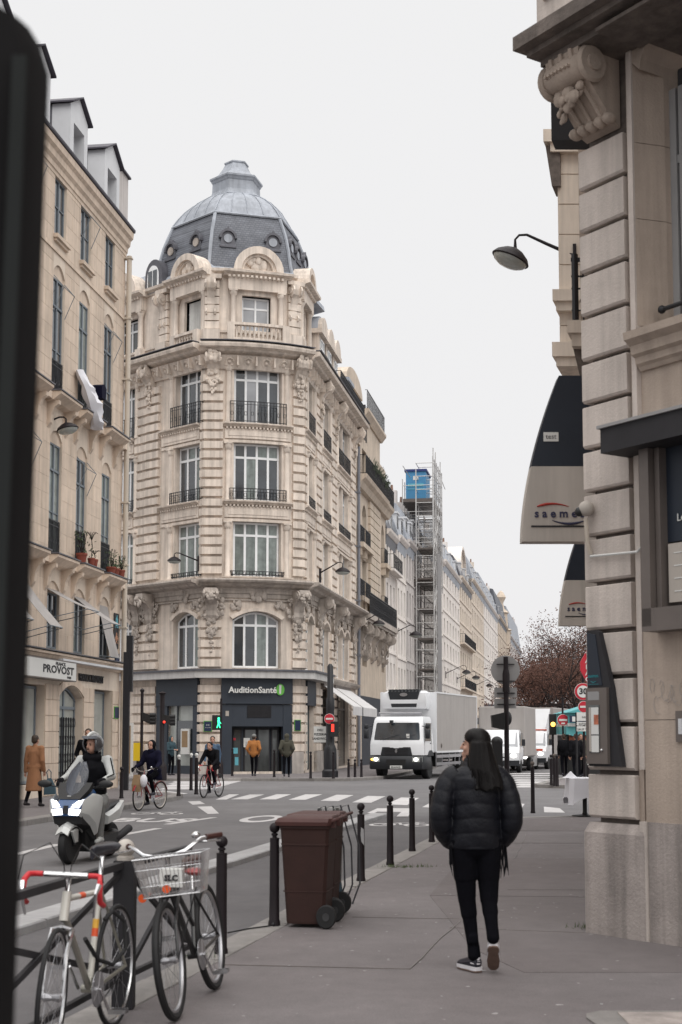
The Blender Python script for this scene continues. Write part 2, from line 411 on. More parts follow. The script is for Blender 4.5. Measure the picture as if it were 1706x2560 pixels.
class Seg:   # a stretch of facade: s along it (left to right seen from the street), d out towards the street, z up
    def __init__(s, o, ang, bulge=0.0, Ln=1.0):
        s.o = o; a = rad(ang); s.t = (math.sin(a), math.cos(a)); s.n = (s.t[1], -s.t[0]); s.b = bulge; s.L = Ln
    def __call__(s, a, d, z):
        x = s.o[0]+s.t[0]*a; y = s.o[1]+s.t[1]*a; nx, ny = s.n
        if s.b:
            u = a/s.L; x += nx*s.b*4*u*(1-u); y += ny*s.b*4*u*(1-u)
            k = s.b*4*(1-2*u)/s.L; nx, ny = nx-s.t[0]*k, ny-s.t[1]*k; q = math.hypot(nx, ny); nx /= q; ny /= q
        return (x+nx*d, y+ny*d, z)
    def px(s, px, py=1842):
        r = ray(px, py); dd = s.t[0]*r[1]-s.t[1]*r[0]; return (-s.o[0]*r[1]+s.o[1]*r[0])/dd
    def mx(s, a, d, z):   # text frame: x along, y up
        p = s(a, d, z); q = s(a+.01, d, z); t = Vector((q[0]-p[0], q[1]-p[1], 0)).normalized(); n_ = Vector((t.y, -t.x, 0))
        return Matrix(((t.x, 0, n_.x, p[0]), (t.y, 0, n_.y, p[1]), (0, 1, 0, p[2]), (0, 0, 0, 1)))
def wall(mb, s0, s1, z0, z1, ops, th=.45, n=1, out_=0.0):
    ss = sorted({s0, s1} | {o[0] for o in ops} | {o[1] for o in ops}); ss = [x for x in ss if s0 <= x <= s1]
    for a, b in zip(ss[:-1], ss[1:]):
        if b-a < 1e-4: continue
        mid = (a+b)/2; cut = sorted([(o[2], o[3]) for o in ops if o[0] < mid < o[1]])
        z = z0
        for c0, c1 in cut:
            if c0 > z+1e-4: mb.box(a, b, -th, out_, z, c0, max(1, n))
            z = max(z, c1)
        if z < z1-1e-4: mb.box(a, b, -th, out_, z, z1, max(1, n))
    for o in ops:
        if len(o) > 4 and o[4]:
            arc = o[4]; N = 10
            for i in range(N):
                u0 = i/N; u1 = (i+1)/N; sa = o[0]+(o[1]-o[0])*u0; sb = o[0]+(o[1]-o[0])*u1
                za = o[3]-arc*(2*u0-1)**2; zb = o[3]-arc*(2*u1-1)**2
                mb.hexa([(sa, -th, za), (sb, -th, zb), (sb, -th, o[3]), (sa, -th, o[3]), (sa, out_, za), (sb, out_, zb), (sb, out_, o[3]), (sa, out_, o[3])])
def window(par, seg, s0, s1, z0, z1, cols=2, trans=.72, dep=.3, fr=.055, mf='frame_white', mg='glass_dark', arc=0.0, rows=1, split=True, n=1, name='window', glassmats=None):
    f = MB(seg); d0, d1 = -dep-.06, -dep
    top = lambda a: z1-arc*(2*(a-s0)/(s1-s0)-1)**2
    f.box(s0, s0+fr, d0, d1, z0, top(s0)); f.box(s1-fr, s1, d0, d1, z0, top(s1)); f.box(s0, s1, d0, d1+.004, z0, z0+fr, n)
    N = 8 if arc else max(1, n)
    for i in range(N):
        a = s0+(s1-s0)*i/N; b = s0+(s1-s0)*(i+1)/N
        f.hexa([(a, d0, top(a)-fr), (b, d0, top(b)-fr), (b, d0, top(b)), (a, d0, top(a)), (a, d1+.006, top(a)-fr), (b, d1+.006, top(b)-fr), (b, d1+.006, top(b)), (a, d1+.006, top(a))])
    zt = z0+(z1-z0)*trans if trans else None
    if zt: f.box(s0, s1, d0, d1+.012, zt-fr*.6, zt+fr*.6, n)
    xs = [s0+(s1-s0)*i/cols for i in range(cols+1)]
    for x in xs[1:-1]: f.box(x-fr*.6, x+fr*.6, d0, d1+.008, z0, top(x)-.01)
    zr = [z0] + ([zt] if zt else []) + [z1]
    if rows > 1:
        zb = zt or z1
        for k in range(1, rows): zz = z0+(zb-z0)*k/rows; f.box(s0, s1, d0+.01, d1, zz-fr*.3, zz+fr*.3, n)
    o = f.build(name, mf, par)
    g = MB(seg)
    for i, (a, b) in enumerate(zip(xs[:-1], xs[1:])):
        for j, (za, zb) in enumerate(zip(zr[:-1], zr[1:])):
            if split: g = MB(seg)
            y1a = min(zb, top(a)-fr*.5) if arc else zb; y1b = min(zb, top(b)-fr*.5) if arc else zb
            g.hexa([(a, d0+.02, za), (b, d0+.02, za), (b, d0+.02, y1b), (a, d0+.02, y1a), (a, d0+.032, za), (b, d0+.032, za), (b, d0+.032, y1b), (a, d0+.032, y1a)])
            if split:
                gm = glassmats[(i, j)] if glassmats and (i, j) in glassmats else (mg if mg != 'glass_dark' or RND.random() < .78 else RND.choice(('glass_curtain', 'glass_shop', 'glass_reflect')))
                g.build('pane', gm, o)
    if not split: g.build('pane', mg if mg != 'glass_dark' or RND.random() < .6 else RND.choice(('glass_curtain', 'glass_shop', 'glass_reflect')), o)
    return o
def railing(par, seg, s0, s1, z0, h, d, step=.12, n=4, name='railing', sides=True, mt='iron_black', fancy=True, rr=.011):
    r = MB(seg); r.box(s0, s1, d-.018, d+.018, z0+h-.03, z0+h, n); r.box(s0, s1, d-.012, d+.012, z0+.05, z0+.075, n)
    if fancy: r.box(s0, s1, d-.01, d+.01, z0+h-.16, z0+h-.14, n)
    k = max(2, int((s1-s0)/step))
    for i in range(k+1):
        a = s0+(s1-s0)*i/k; r.box(a-rr, a+rr, d-rr, d+rr, z0, z0+h-.03)
        if fancy and i < k and i % 2 == 0:
            c = a+step*.5; R_ = step*.42
            pts = [(c+R_*math.cos(t*math.pi/3), d, z0+h*.42+R_*1.6*math.sin(t*math.pi/3)) for t in range(6)]
            r.tube(pts, .01, 4, True)
    if sides:
        for a in (s0, s1):
            r.box(a-.012, a+.012, 0, d, z0+h-.03, z0+h); r.box(a-.012, a+.012, 0, d, z0+.05, z0+.075)
            for q in range(int(d/step)): r.box(a-rr, a+rr, q*step, q*step+.02, z0, z0+h-.03)
    return r.build(name, mt, par)
def molding(mb, s0, s1, z0, prof, n=1):   # prof: list of (d,z)
    mb.prism([(d, z0+z) for d, z in prof], s0, s1, 0, n)
CORN = [(-.1, 0), (.12, 0), (.16, .12), (.34, .2), (.40, .34), (.62, .40), (.66, .52), (-.1, .56)]
def scaleprof(p, a, b): return [((d if d < 0 else d*a), z*b) for d, z in p]
def console(mb, s, z0, z1, w_, dep):   # scrolled bracket under a balcony
    H = z1-z0
    pr = [(-.05, z1), (dep, z1), (dep*1.02, z1-.12*H), (dep*.92, z1-.26*H), (dep*.66, z1-.34*H), (dep*.42, z1-.48*H), (dep*.30, z1-.66*H), (dep*.34, z1-.80*H), (dep*.24, z1-.94*H), (dep*.08, z0), (-.05, z0)]
    mb.prism(pr, s-w_/2, s+w_/2, 0)
    for q in (-1, 1):
        for (dd, zz, rr) in ((dep*.80, z1-.17*H, .15*H), (dep*.26, z1-.83*H, .09*H)):
            a0 = s+q*w_/2; mb.prism([(dd+rr*math.cos(t*math.pi/4), zz+rr*math.sin(t*math.pi/4)) for t in range(8)], a0-.02*q, a0+.05*q, 0)
            mb.prism([(dd+rr*.5*math.cos(t*math.pi/4), zz+rr*.5*math.sin(t*math.pi/4)) for t in range(8)], a0+.05*q, a0+.09*q, 0)
def carving(mb, s, d, z, w_, h, rnd, k=14):   # carved leaves, flowers and garlands: many small rounded lobes
    for i in range(k):
        a = rnd.uniform(-1, 1); b = rnd.uniform(-1, 1)
        if abs(a)+abs(b) > 1.35: a *= .5
        r = rnd.uniform(.09, .2)*w_
        mb.ball((s+a*w_*.42, d+rnd.uniform(0, .06), z+b*h*.45), (r, r*.6, r*rnd.uniform(.8, 1.5)), 7, 5)
# ================================================================== GROUND
def struct(name, mb, m, smooth=False):
    o = mb.build(name, m, None, smooth); o['kind'] = 'structure'; return o
g = MB(); g.box(-700, 700, -40, 1500, ROADZ-.6, ROADZ); struct('ground', g, 'far_ground')
g = MB(); g.box(-60, 70, -8, 420, ROADZ, ROADZ+.004); struct('road', g, 'asphalt_road')
RZ = ROADZ+.004
KS = .205
def kx(Y): return -1.13+KS*(Y-10.5)      # near kerb line, road side
# cycle lane between kerb and raised separator
lane = MB(); lane.prism([(kx(2)-2.05, 2), (kx(2), 2), (kx(31), 31), (kx(31)-2.05, 31)], RZ, RZ+.004, 2); struct('cycle_lane', lane, 'asphalt_lane')
def slab(name, poly, m, z0=ROADZ-.3, z1=0.0):
    b = MB(); b.prism(poly, z0, z1, 2); return struct(name, b, m)
RS = [(kx(-6)+.28, -6), (kx(10.5)+.28, 10.5), (kx(23.5)+.28, 23.5), (2.1, 26.2), (3.2, 28.3), (4.6, 28.9), (30, 28.9), (30, -6)]
slab('pavement', RS, 'asphalt_walk', z1=-.003)
patches = [([(1.25, 9.9), (2.6, 9.9), (2.9, 14.4), (.9, 14.6), (1.0, 11)], 'asphalt_walk_dark'),
           ([(.9, 14.65), (2.9, 14.45), (3.8, 19.0), (1.6, 19.1)], 'asphalt_walk_dark'),
           ([(2.6, 24.6), (6, 24.4), (6.4, 28.5), (4.5, 28.6), (3.4, 27.8)], 'asphalt_walk_dark')]
for i, (p, m) in enumerate(patches):
    b = MB(); b.prism(p, -.003, .0005, 2); struct('pavement_patch', b, m)
# narrow sealed joints in the asphalt pavement
jt = MB()
for pts in [[GR(*p)[:2] for p in q] for q in ([(560, 2412), (1027, 2423), (1148, 2303)], [(880, 2293), (1148, 2297)], [(1128, 2319), (1468, 2333)], [(1270, 2225), (1477, 2225)], [(1247, 2108), (1477, 2108)], [(1315, 2085), (1288, 2146)], [(1560, 2330), (1706, 2290)])]:
    for (xa, ya), (xb, yb) in zip(pts[:-1], pts[1:]):
        n_ = max(2, int(math.hypot(xb-xa, yb-ya)/.5)); d = Vector((xb-xa, yb-ya)).normalized(); q = (-d.y*.0035, d.x*.0035)
        P_ = [(xa+(xb-xa)*k/n_+RND.uniform(-.012, .012), ya+(yb-ya)*k/n_+RND.uniform(-.012, .012)) for k in range(n_+1)]
        for a, b in zip(P_[:-1], P_[1:]): jt.prism([(a[0]-q[0], a[1]-q[1]), (b[0]-q[0], b[1]-q[1]), (b[0]+q[0], b[1]+q[1]), (a[0]+q[0], a[1]+q[1])], 0, .0035, 2)
struct('pavement_joint', jt, 'metal_brown')
# kerb stones, one by one
def kerb_run(pts, wd=.28, name='kerb', m='granite_kerb', zt=.004, zb=ROADZ-.02, ln=1.0, side=1):
    root = None; total = 0
    par = MB(); par.prism([(p[0], p[1]) for p in pts] + [(p[0]+side*wd*.5, p[1]) for p in reversed(pts)], zb-.05, zb+.02, 2)
    root = struct(name, par, 'granite_kerb')
    for (xa, ya), (xb, yb) in zip(pts[:-1], pts[1:]):
        L_ = math.hypot(xb-xa, yb-ya); k = max(1, round(L_/ln)); d = ((xb-xa)/L_, (yb-ya)/L_); q = (d[1]*side, -d[0]*side)
        for i in range(k):
            a = L_*i/k+.006; b = L_*(i+1)/k-.006; dz = RND.uniform(-.004, .004)
            P_ = [(xa+d[0]*a, ya+d[1]*a), (xa+d[0]*b, ya+d[1]*b), (xa+d[0]*b+q[0]*wd, ya+d[1]*b+q[1]*wd), (xa+d[0]*a+q[0]*wd, ya+d[1]*a+q[1]*wd)]
            s_ = MB(); e_ = .015
            s_.loft([[(x, y, zb) for x, y in P_], [(x, y, zt+dz-e_) for x, y in P_],
                     [(x+(P_[2][0]-P_[0][0])*f1*.03, y+(P_[2][1]-P_[0][1])*f1*.03, zt+dz) for (x, y), f1 in zip(P_, (1, 1, -1, -1))]])
            s_.build('kerb_stone', m, root)
    return root
kerb_run([(kx(Y), Y) for Y in (4, 10.5, 23.5)] + [(1.85, 26.4), (3.05, 28.55), (4.6, 29.2), (9.0, 29.2)])
# raised granite separator of the cycle lane + white line on it
sep = MB(); sp = [(kx(6)-2.42, 6), (kx(31)-2.42, 31), (kx(32)-2.22, 31.6), (kx(31)-2.05, 31), (kx(6)-2.05, 6)]
so_ = kerb_run([(kx(6)-2.42, 6), (kx(31)-2.42, 31)], wd=.36, name='lane_separator', m='granite_pale', zt=ROADZ+.085, zb=ROADZ-.02, ln=1.2)
def paint(name, poly, z=None, m='road_paint'):
    z = RZ+.001 if z is None else z
    b = MB(); b.prism(poly, z, z+.003, 2); return struct(name, b, m)
paint('separator_line', [(kx(6)-2.66, 6), (kx(31.2)-2.66, 31.2), (kx(31.2)-2.46, 31.2), (kx(6)-2.46, 6)])
# road markings taken from the picture and laid on the road
def gr(px, py): a = GR(px, py, RZ); return (a[0], a[1])
def dash(pa, pb, wd):
    (xa, ya), (xb, yb) = gr(*pa), gr(*pb); L_ = math.hypot(xb-xa, yb-ya); q = (-(yb-ya)/L_*wd/2, (xb-xa)/L_*wd/2)
    paint('lane_dash', [(xa-q[0], ya-q[1]), (xb-q[0], yb-q[1]), (xb+q[0], yb+q[1]), (xa+q[0], ya+q[1])])
dash((-30, 2152), (148, 2111), .16); dash((303, 2088), (397, 2071), .16); dash((418, 2061), (535, 2044), .16)
dash((-20, 2068), (110, 2052), .10)
for q in ([(470, 2004), (500, 2003), (513, 2010), (482, 2012)], [(494, 2017), (529, 2016), (548, 2034), (520, 2035)]): paint('guide_mark', [gr(*p) for p in q])
for q in ([(540, 1999), (566, 1999), (598, 1986), (574, 1986)], [(578, 1998.5), (619, 1998.5), (661, 1986.5), (625, 1986.5)], [(649, 1998.7), (690, 1998.7), (728, 1986), (692, 1986)],
          [(722, 1999.5), (764, 1999.5), (806, 1986), (764, 1986)], [(802, 2002), (846, 2003), (884, 1988), (842, 1987)], [(881, 2006), (928, 2007), (964, 1991), (920, 1990)],
          [(967, 2011), (1018, 2013), (1048, 1995), (1003, 1994)], [(1056, 2018), (1110, 2021), (1140, 2001), (1092, 1999)],
          [(1150, 2026), (1212, 2029), (1235, 2006), (1180, 2004)], [(1256, 2030), (1298, 2031), (1312, 2010), (1272, 2008)], [(1361, 2031), (1413, 2032), (1400, 2021), (1360, 2017)]):
    paint('crossing_bar', [gr(*p) for p in q])
for i, y in enumerate((1944.6, 1948.2, 1952.6, 1957.6, 1963.6, 1970.4)):   # crossing in front of the corner building
    h = 1.1+i*.42; xl = 452-i*11; xr = 640-i*22; s_ = 12+i*3
    paint('crossing_bar', [gr(xl, y+h), gr(xr, y+h), gr(xr+s_, y-h), gr(xl+s_, y-h)])
paint('crossing_bar', [gr(335, 1980), gr(400, 1992), gr(470, 1984), gr(410, 1977)])
for i in range(7):   # far crossing by the island
    y = 1934+i*5.4; h = .9+i*.25
    paint('crossing_bar', [gr(1262+i*3, y+h), gr(1372-i*2, y+h), gr(1390-i*2, y-h), gr(1285+i*3, y-h)])
paint('stop_line', [gr(618, 1941.8), gr(700, 1941.8), gr(707, 1943.6), gr(612, 1943.6)]); paint('stop_line', [gr(772, 1945), gr(842, 1947.5), gr(838, 1949.5), gr(770, 1947)])
ring = MB(); c0 = gr(654, 2047); N = 28
ring.loft([[(c0[0]+r_*.40*math.cos(2*math.pi*k/N)+r_*.15*math.sin(2*math.pi*k/N), c0[1]+r_*1.3*math.sin(2*math.pi*k/N), z) for k in range(N)] for r_, z in ((1, RZ+.001), (1, RZ+.004), (.62, RZ+.004), (.62, RZ+.001))], closed=True)
struct('road_digit', ring, 'road_paint')
def flat_text(name, body, size, c, ang, stretch, m='road_paint', z=None):
    mx = Matrix.Translation((c[0], c[1], (RZ+.001) if z is None else z)) @ Matrix.Rotation(ang, 4, 'Z') @ Matrix.Diagonal((1, stretch, 1, 1))
    o = text(name, body, size, m, None, mx, .0015, bold=.03); o['kind'] = 'structure'; return o
flat_text('road_lettering', 'BUS', 1.0, gr(378, 2051), rad(-9), 1.8)
for q in ([(918, 2033), (944, 2021), (1032, 2021), (1020, 2043), (990, 2043), (1004, 2030), (944, 2029), (934, 2034)], ): paint('road_arrow', [gr(*p) for p in q])
def cycle_sign(cx_, cy_, sc, ang):
    b = MB(); z = RZ+.005
    T = lambda x, y: (cx_+sc*(x*math.cos(ang)-y*math.sin(ang)), cy_+sc*(x*math.sin(ang)+y*math.cos(ang)))
    for wx in (-.55, .55):
        N = 18
        b.loft([[(*T(wx+r_*math.cos(2*math.pi*k/N), 1.6*r_*math.sin(2*math.pi*k/N)), zz) for k in range(N)] for r_, zz in ((.42, z), (.42, z+.003), (.30, z+.003), (.30, z))], closed=True)
    for (xa, ya, xb, yb) in ((-.55, 0, -.2, 1.1), (-.2, 1.1, .4, 1.1), (.4, 1.1, .55, 0), (-.2, 1.1, .05, 0), (.05, 0, .4, 1.1), (.4, 1.1, .3, 1.5), (.3, 1.5, .55, 1.5)):
        d = Vector((xb-xa, yb-ya)).normalized()*.05; q = (-d.y, d.x)
        b.prism([T(xa-q[0], ya-q[1]), T(xb-q[0], yb-q[1]), T(xb+q[0], yb+q[1]), T(xa+q[0], ya+q[1])], z, z+.003, 2)
    struct('cycle_symbol', b, 'road_paint')
c1 = gr(1000, 2063); cycle_sign(c1[0], c1[1], .62, rad(-12))
c1 = gr(393, 2035); cycle_sign(c1[0], c1[1], .6, rad(-9))
# other pavements
LW = [(-45, 8), (-9.1, 8), (-7.9, 18), (-6.55, 26.8), (-5.35, 34.2), (-4.75, 38.6), (-4.75, 40.4), (-5.5, 42.2), (-8, 46.5), (-12, 49.4), (-45, 50)]
slab('pavement', LW, 'asphalt_walk')
kerb_run([(p[0]+.3, p[1]) for p in LW[1:8]], wd=.3, side=-1)
CWK = [(-14, 56.5), (-9.5, 55.9), (.2, 55.9), (1.4, 58), (5.0, 79), (31, 235), (36, 236), (34, 240), (-60, 240), (-60, 110), (-19, 60)]
slab('pavement', CWK, 'asphalt_walk')
kerb_run([(-14, 56.3), (-9.5, 55.6), (.35, 55.6), (1.65, 57.9), (5.3, 79)], wd=.3, side=-1, ln=1.5)
RF = [(7.0, 48.6), (8.0, 48.0), (40, 47.0), (90, 240), (41, 240), (9.3, 58)]
slab('pavement', RF, 'asphalt_walk')
kerb_run([(9.2, 57.5), (6.8, 48.6), (7.9, 47.75), (20, 47.2)], wd=.3, side=1, ln=1.4)
# iron cover and stone frame in the foreground, bottom right
mr_ = struct('manhole_frame', MB().prism([(1.55, 6.9), (3.4, 6.9), (3.4, 8.5), (1.52, 8.5), (1.42, 8.42), (1.40, 8.3)], -.01, .008, 2), 'granite_kerb')
mc = MB()
for i in range(3):
    x = 2.15+i*.42; mc.box(x, x+.40, 7.0, 7.82, .008, .014)
cov = mc.build('manhole_cover', 'pedestal_grey', mr_)
st = MB().box(1.60, 2.7, 8.05, 8.42, .0081, .014); st.build('frame_stone', 'stone_plinth', mr_)
gt = MB()
for cx_, cy_ in ((1.0, 17.8), (.78, 17.7), (.62, 17.75), (-1.05, 10.6), (2.06, 12.15)):
    for i in range(36):
        a = RND.uniform(0, 6.3); r_ = RND.uniform(0, .11); h = RND.uniform(.02, .06); x = cx_+r_*math.cos(a)*1.6; y = cy_+r_*math.sin(a)
        gt.add([(x, y, 0), (x+.006, y, 0), (x+RND.uniform(-.03, .03), y+RND.uniform(-.03, .03), h)], [(0, 1, 2)])
go = gt.build('grass', 'grass_tuft'); go['kind'] = 'stuff'; go['label'] = 'tufts of green weed growing at the foot of the bollards on the kerb'; go['category'] = 'grass'
# litter: fallen leaves and paper scraps
lt = MB()
for i in range(120):
    Y = RND.uniform(6, 24); x = RND.uniform(kx(Y)+.3, kx(Y)+3.2); a = RND.uniform(0, 6.3); s_ = RND.uniform(.008, .022)
    lt.add([(x+s_*math.cos(a+k*1.57)*(1, .5, 1, .6)[k], y_+s_*math.sin(a+k*1.57)*(1, .5, 1, .6)[k], .003+RND.uniform(0, .004)) for k in range(4) for y_ in (Y,)], [(0, 1, 2, 3)])
lo = lt.build('litter', 'granite_pale'); lo['kind'] = 'stuff'; lo['label'] = 'small pale scraps scattered over the grey pavement'; lo['category'] = 'litter'
# ================================================================== LEFT BUILDING (limestone, grey-blue windows)
def left_building():
    sg = Seg((-8.649-.137*14, 33.11-.9905*14), 7.9); OFF = 14.0   # s below is measured 14 m nearer than the fitted origin
    S = lambda a: a+OFF
    b = thing('stone_house', 'cream limestone house on the left with grey-blue windows and white dormers above a hair salon', 'building', sg(S(12.4), 0, 0))
    colx = [(-6.0, -4.95), (-3.75, -2.7), (-1.45, -.4), (.75, 1.85), (2.75, 3.85), (5.15, 6.25), (7.4, 8.5), (9.8, 10.95)]
    ops = []
    Hf = {2: (3.98, 5.85, .22, .9), 3: (6.55, 10.02, .25, 1.0), 4: (11.0, 14.7, .28, 1.0), 5: (15.5, 17.25, 0, .95)}
    bw = .98
    for c in colx:
        for k, (z0, z1, arc, _) in Hf.items():
            ops.append((S(c[0]), S(c[0]+bw), z0, z1, arc))
    w_ = MB(sg); wall(w_, S(-13), S(11.95), 3.9, 17.5, ops, .42); w_.build('wall', 'stone_left_joint', b)
    e_ = MB(sg); e_.box(S(-13), S(11.94), -9, -.43, 0, 17.5); e_.build('party_wall', 'stone_left', b)
    # ashlar blocks on the piers between the windows
    proto = {}
    rnd = random.Random(3)
    edges = sorted([c[0] for c in colx] + [c[0]+bw for c in colx])
    piers = [(colx[i][0]+bw, colx[i+1][0]) for i in range(2, len(colx)-1)] + [(colx[-1][0]+bw, 11.92)]
    for (a, e2) in piers:
        z = 3.98; row = 0
        while z < 17.2:
            if not (11.0-.28 < z+.2 < 11.0-.05 or 6.2 < z+.25 < 6.5):
                wd = e2-a; cuts = [a, e2] if row % 2 else [a, a+wd*(.42 if row % 4 else .58), e2]
                for x0, x1 in zip(cuts[:-1], cuts[1:]):
                    key = (round(a, 2), round(x0, 2), round(x1, 2))
                    if key not in proto:
                        q = MB(sg); q.box(S(x0)+.009, S(x1)-.009, 0, .006, 0, .448); proto[key] = q.build('stone_block', 'stone_left', b)
                        proto[key].location = (0, 0, z)
                    else: inst(proto[key], z-proto[key].location[2])
            z += .465; row += 1
    # windows
    for i, c in enumerate(colx[3:]):
        for k, (z0, z1, arc, _) in Hf.items():
            s0 = S(c[0]); s1 = s0+bw
            zt = z1-arc-.12
            # flat lintel box behind the arch
            window(b, sg, s0+.03, s1-.03, z0+(0.05 if k == 5 else .02), zt, cols=2, trans=(.76 if k in (3, 4) else .0), dep=.06, fr=.05, mf='frame_blue',
                   mg=('glass_curtain' if (k in (3, 4) and (i+k) % 2) else 'glass_dark'), rows=2, n=1)
            lb = MB(sg); lb.box(s0, s1, -.42, -.05, zt, z1-.02); lb.build('lintel_panel', 'stone_left', b)
            if k in (3, 4):
                railing(b, sg, s0+.03, s1-.03, z0+.0, .98, -.03, .10, 1, sides=False, fancy=True)
            if k == 5:
                sl = MB(sg); sl.box(s0-.08, s1+.08, -.3, .14, z0-.16, z0-.05); sl.box(s0-.03, s1+.03, -.3, .08, z0-.24, z0-.16); sl.build('sill', 'stone_left', b)
            if k in (3, 4, 5) and (i*3+k) % 2 == 0:   # folded blind stays
                st = MB(sg)
                for q in (s0+.04, s1-.04): st.tube([(q, .0, zt), (q, .30, zt-.35), (q, .02, zt-1.0)], .011, 5)
                st.tube([(s0+.04, .30, zt-.35), (s1-.04, .30, zt-.35)], .011, 5)
                st.build('blind_stay', 'frame_blue', b)
    # string course
    m_ = MB(sg); m_.box(S(-13), S(11.96), -.02, .04, 14.98, 15.10); m_.build('string_course', 'stone_left', b)
    # two shallow balconies carried on brackets
    for zb in (10.95, 6.5):
        sb = MB(sg)
        for i, c in enumerate(colx):
            a = S(c[0])-.42; e2 = S(c[0]+bw)+.42; d_ = .44
            sb.prism([(0, zb-.02), (0, zb-.30), (d_*.5, zb-.26), (d_*.8, zb-.16), (d_, zb-.1), (d_, zb-.03)], a, e2, 0)
        sb.box(S(-13), S(11.96), 0, .20, zb-.24, zb-.05)
        sb.build('balcony_slab', 'stone_left', b)
        ed = MB(sg)
        for i, c in enumerate(colx): ed.box(S(c[0])-.45, S(c[0]+bw)+.45, 0, .47, zb-.02, zb+.015)
        ed.build('balcony_edge', 'lead_dark', b)
        for i, c in enumerate(colx[3:]):
            for q in (S(c[0])-.30, S(c[0]+bw)+.12):
                k_ = MB(sg); k_.prism([(0, zb-.26), (.34, zb-.26), (.33, zb-.36), (.22, zb-.44), (.13, zb-.62), (.10, zb-.85), (.0, zb-1.0)], q, q+.17, 0); k_.build('bracket', 'stone_left', b)
    # main cornice, gutter
    m_ = MB(sg); molding(m_, S(-13), S(12.0), 17.13, [(-.1, 0), (.02, 0), (.03, .10), (.06, .12), (.07, .26), (.14, .34), (.16, .50), (.24, .58), (.26, .76), (-.1, .79)]); m_.build('cornice', 'stone_left', b)
    m_ = MB(sg); m_.box(S(-13), S(12.05), -.2, .29, 17.92, 17.95); m_.box(S(-13), S(12.05), .24, .30, 17.95, 18.02); m_.build('gutter', 'roof_edge', b)
    # roof slope + dormers
    r_ = MB(sg); r_.prism([(.1, 17.95), (-.9, 19.7), (-6, 21.4), (-9, 21.4), (-9, 17.6), (0, 17.6)], S(-13), S(12.0), 0); r_.build('roof', 'lead_dark', b)
    for s0 in (-6.9, -3.65, -.4, 2.8, 6.05, 9.3):
        a, e2 = S(s0), S(s0+1.55); z0, z1 = 17.96, 19.62; mid = (a+e2)/2
        dm = MB(sg)
        dm.box(a, a+.30, -1.6, .10, z0, z1); dm.box(e2-.30, e2, -1.6, .10, z0, z1); dm.box(a+.3, e2-.3, -1.6, .10, z1-.45, z1)
        dm.box(a+.3, e2-.3, -1.6, .10, z0, z0+.14)
        dm.add([(a, .10, z1), (e2, .10, z1), (mid, .10, z1+.45), (a, -1.7, z1), (e2, -1.7, z1), (mid, -1.7, z1+.45)], [(0, 1, 2), (5, 4, 3), (0, 2, 5, 3), (2, 1, 4, 5), (0, 3, 4, 1)])
        do = dm.build('dormer', 'zinc_white', b)
        rf = MB(sg); rf.hexa([(a-.14, -1.7, z1-.02), (mid, -1.7, z1+.47), (mid, .22, z1+.47), (a-.14, .22, z1-.02), (a-.14, -1.7, z1+.03), (mid, -1.7, z1+.52), (mid, .22, z1+.52), (a-.14, .22, z1+.03)])
        rf.hexa([(e2+.14, -1.7, z1-.02), (mid, -1.7, z1+.47), (mid, .22, z1+.47), (e2+.14, .22, z1-.02), (e2+.14, -1.7, z1+.03), (mid, -1.7, z1+.52), (mid, .22, z1+.52), (e2+.14, .22, z1+.03)])
        rf.build('dormer_roof', 'roof_edge', do)
        gl = MB(sg); gl.box(a+.3, e2-.3, -.30, -.26, z0+.14, z1-.45); gl.build('pane', 'glass_dark', do)
        fr = MB(sg); fr.box(a+.3, a+.36, -.26, -.20, z0+.14, z1-.45); fr.box(e2-.36, e2-.3, -.26, -.20, z0+.14, z1-.45); fr.box(mid-.03, mid+.03, -.26, -.20, z0+.14, z1-.45); fr.build('window_frame', 'zinc_white', do)
        sd_ = MB(sg); sd_.box(a-.012, a-.002, -1.5, -.45, z0, z1); sd_.build('dormer_cheek', 'lead_dark', do)
    cw = MB(sg); cw.box(S(10.95), S(12.0), -1.4, .04, 17.95, 19.75); cw.build('end_wall', 'plaster_grey', b)
    cc = MB(sg); cc.box(S(10.9), S(12.08), -1.5, .12, 19.75, 19.81); cc.build('end_coping', 'roof_edge', b)
    # rainwater pipe
    pp = MB(sg); pp.tube([(S(11.86), .16, 3.9), (S(11.86), .16, 17.1)], .085, 10)
    for z in (5, 7, 9, 11, 13, 15, 17): pp.box(S(11.76), S(11.96), 0, .26, z, z+.05)
    pp.tube([(S(11.86), .16, 0.1), (S(11.86), .16, 3.9)], .085, 10); pp.build('rain_pipe', 'pipe_cream', b, True)
    # drop awnings of the first floor
    for i, (c, out_, zb) in enumerate(((colx[3], .9, 4.45), (colx[4], .95, 4.4), (colx[5], 1.15, 5.02), (colx[6], 1.1, 4.82), (colx[7], .35, 4.0))):
        s0 = S(c[0])+.02; s1 = s0+bw-.04; zt = 5.62
        a_ = MB(sg); N = 8
        for k in range(N):
            u = k/N; v = (k+1)/N; f = lambda t: (-.06+(out_+.06)*t, zt+(zb-zt)*t-.04*math.sin(t*3.14))
            (d0, z0), (d1, z1) = f(u), f(v)
            a_.hexa([(s0, d0, z0), (s1, d0, z0), (s1, d1, z1), (s0, d1, z1), (s0, d0, z0+.012), (s1, d0, z0+.012), (s1, d1, z1+.012), (s0, d1, z1+.012)])
        ao = a_.build('awning', 'awning_grey', b)
        ar = MB(sg)
        for q in (s0, s1): ar.tube([(q, -.05, zb-.25+(.3 if out_ < .5 else 0)), (q, out_, zb)], .012, 5)
        ar.tube([(s0, out_, zb), (s1, out_, zb)], .014, 6); ar.build('awning_arm', 'frame_blue', ao)
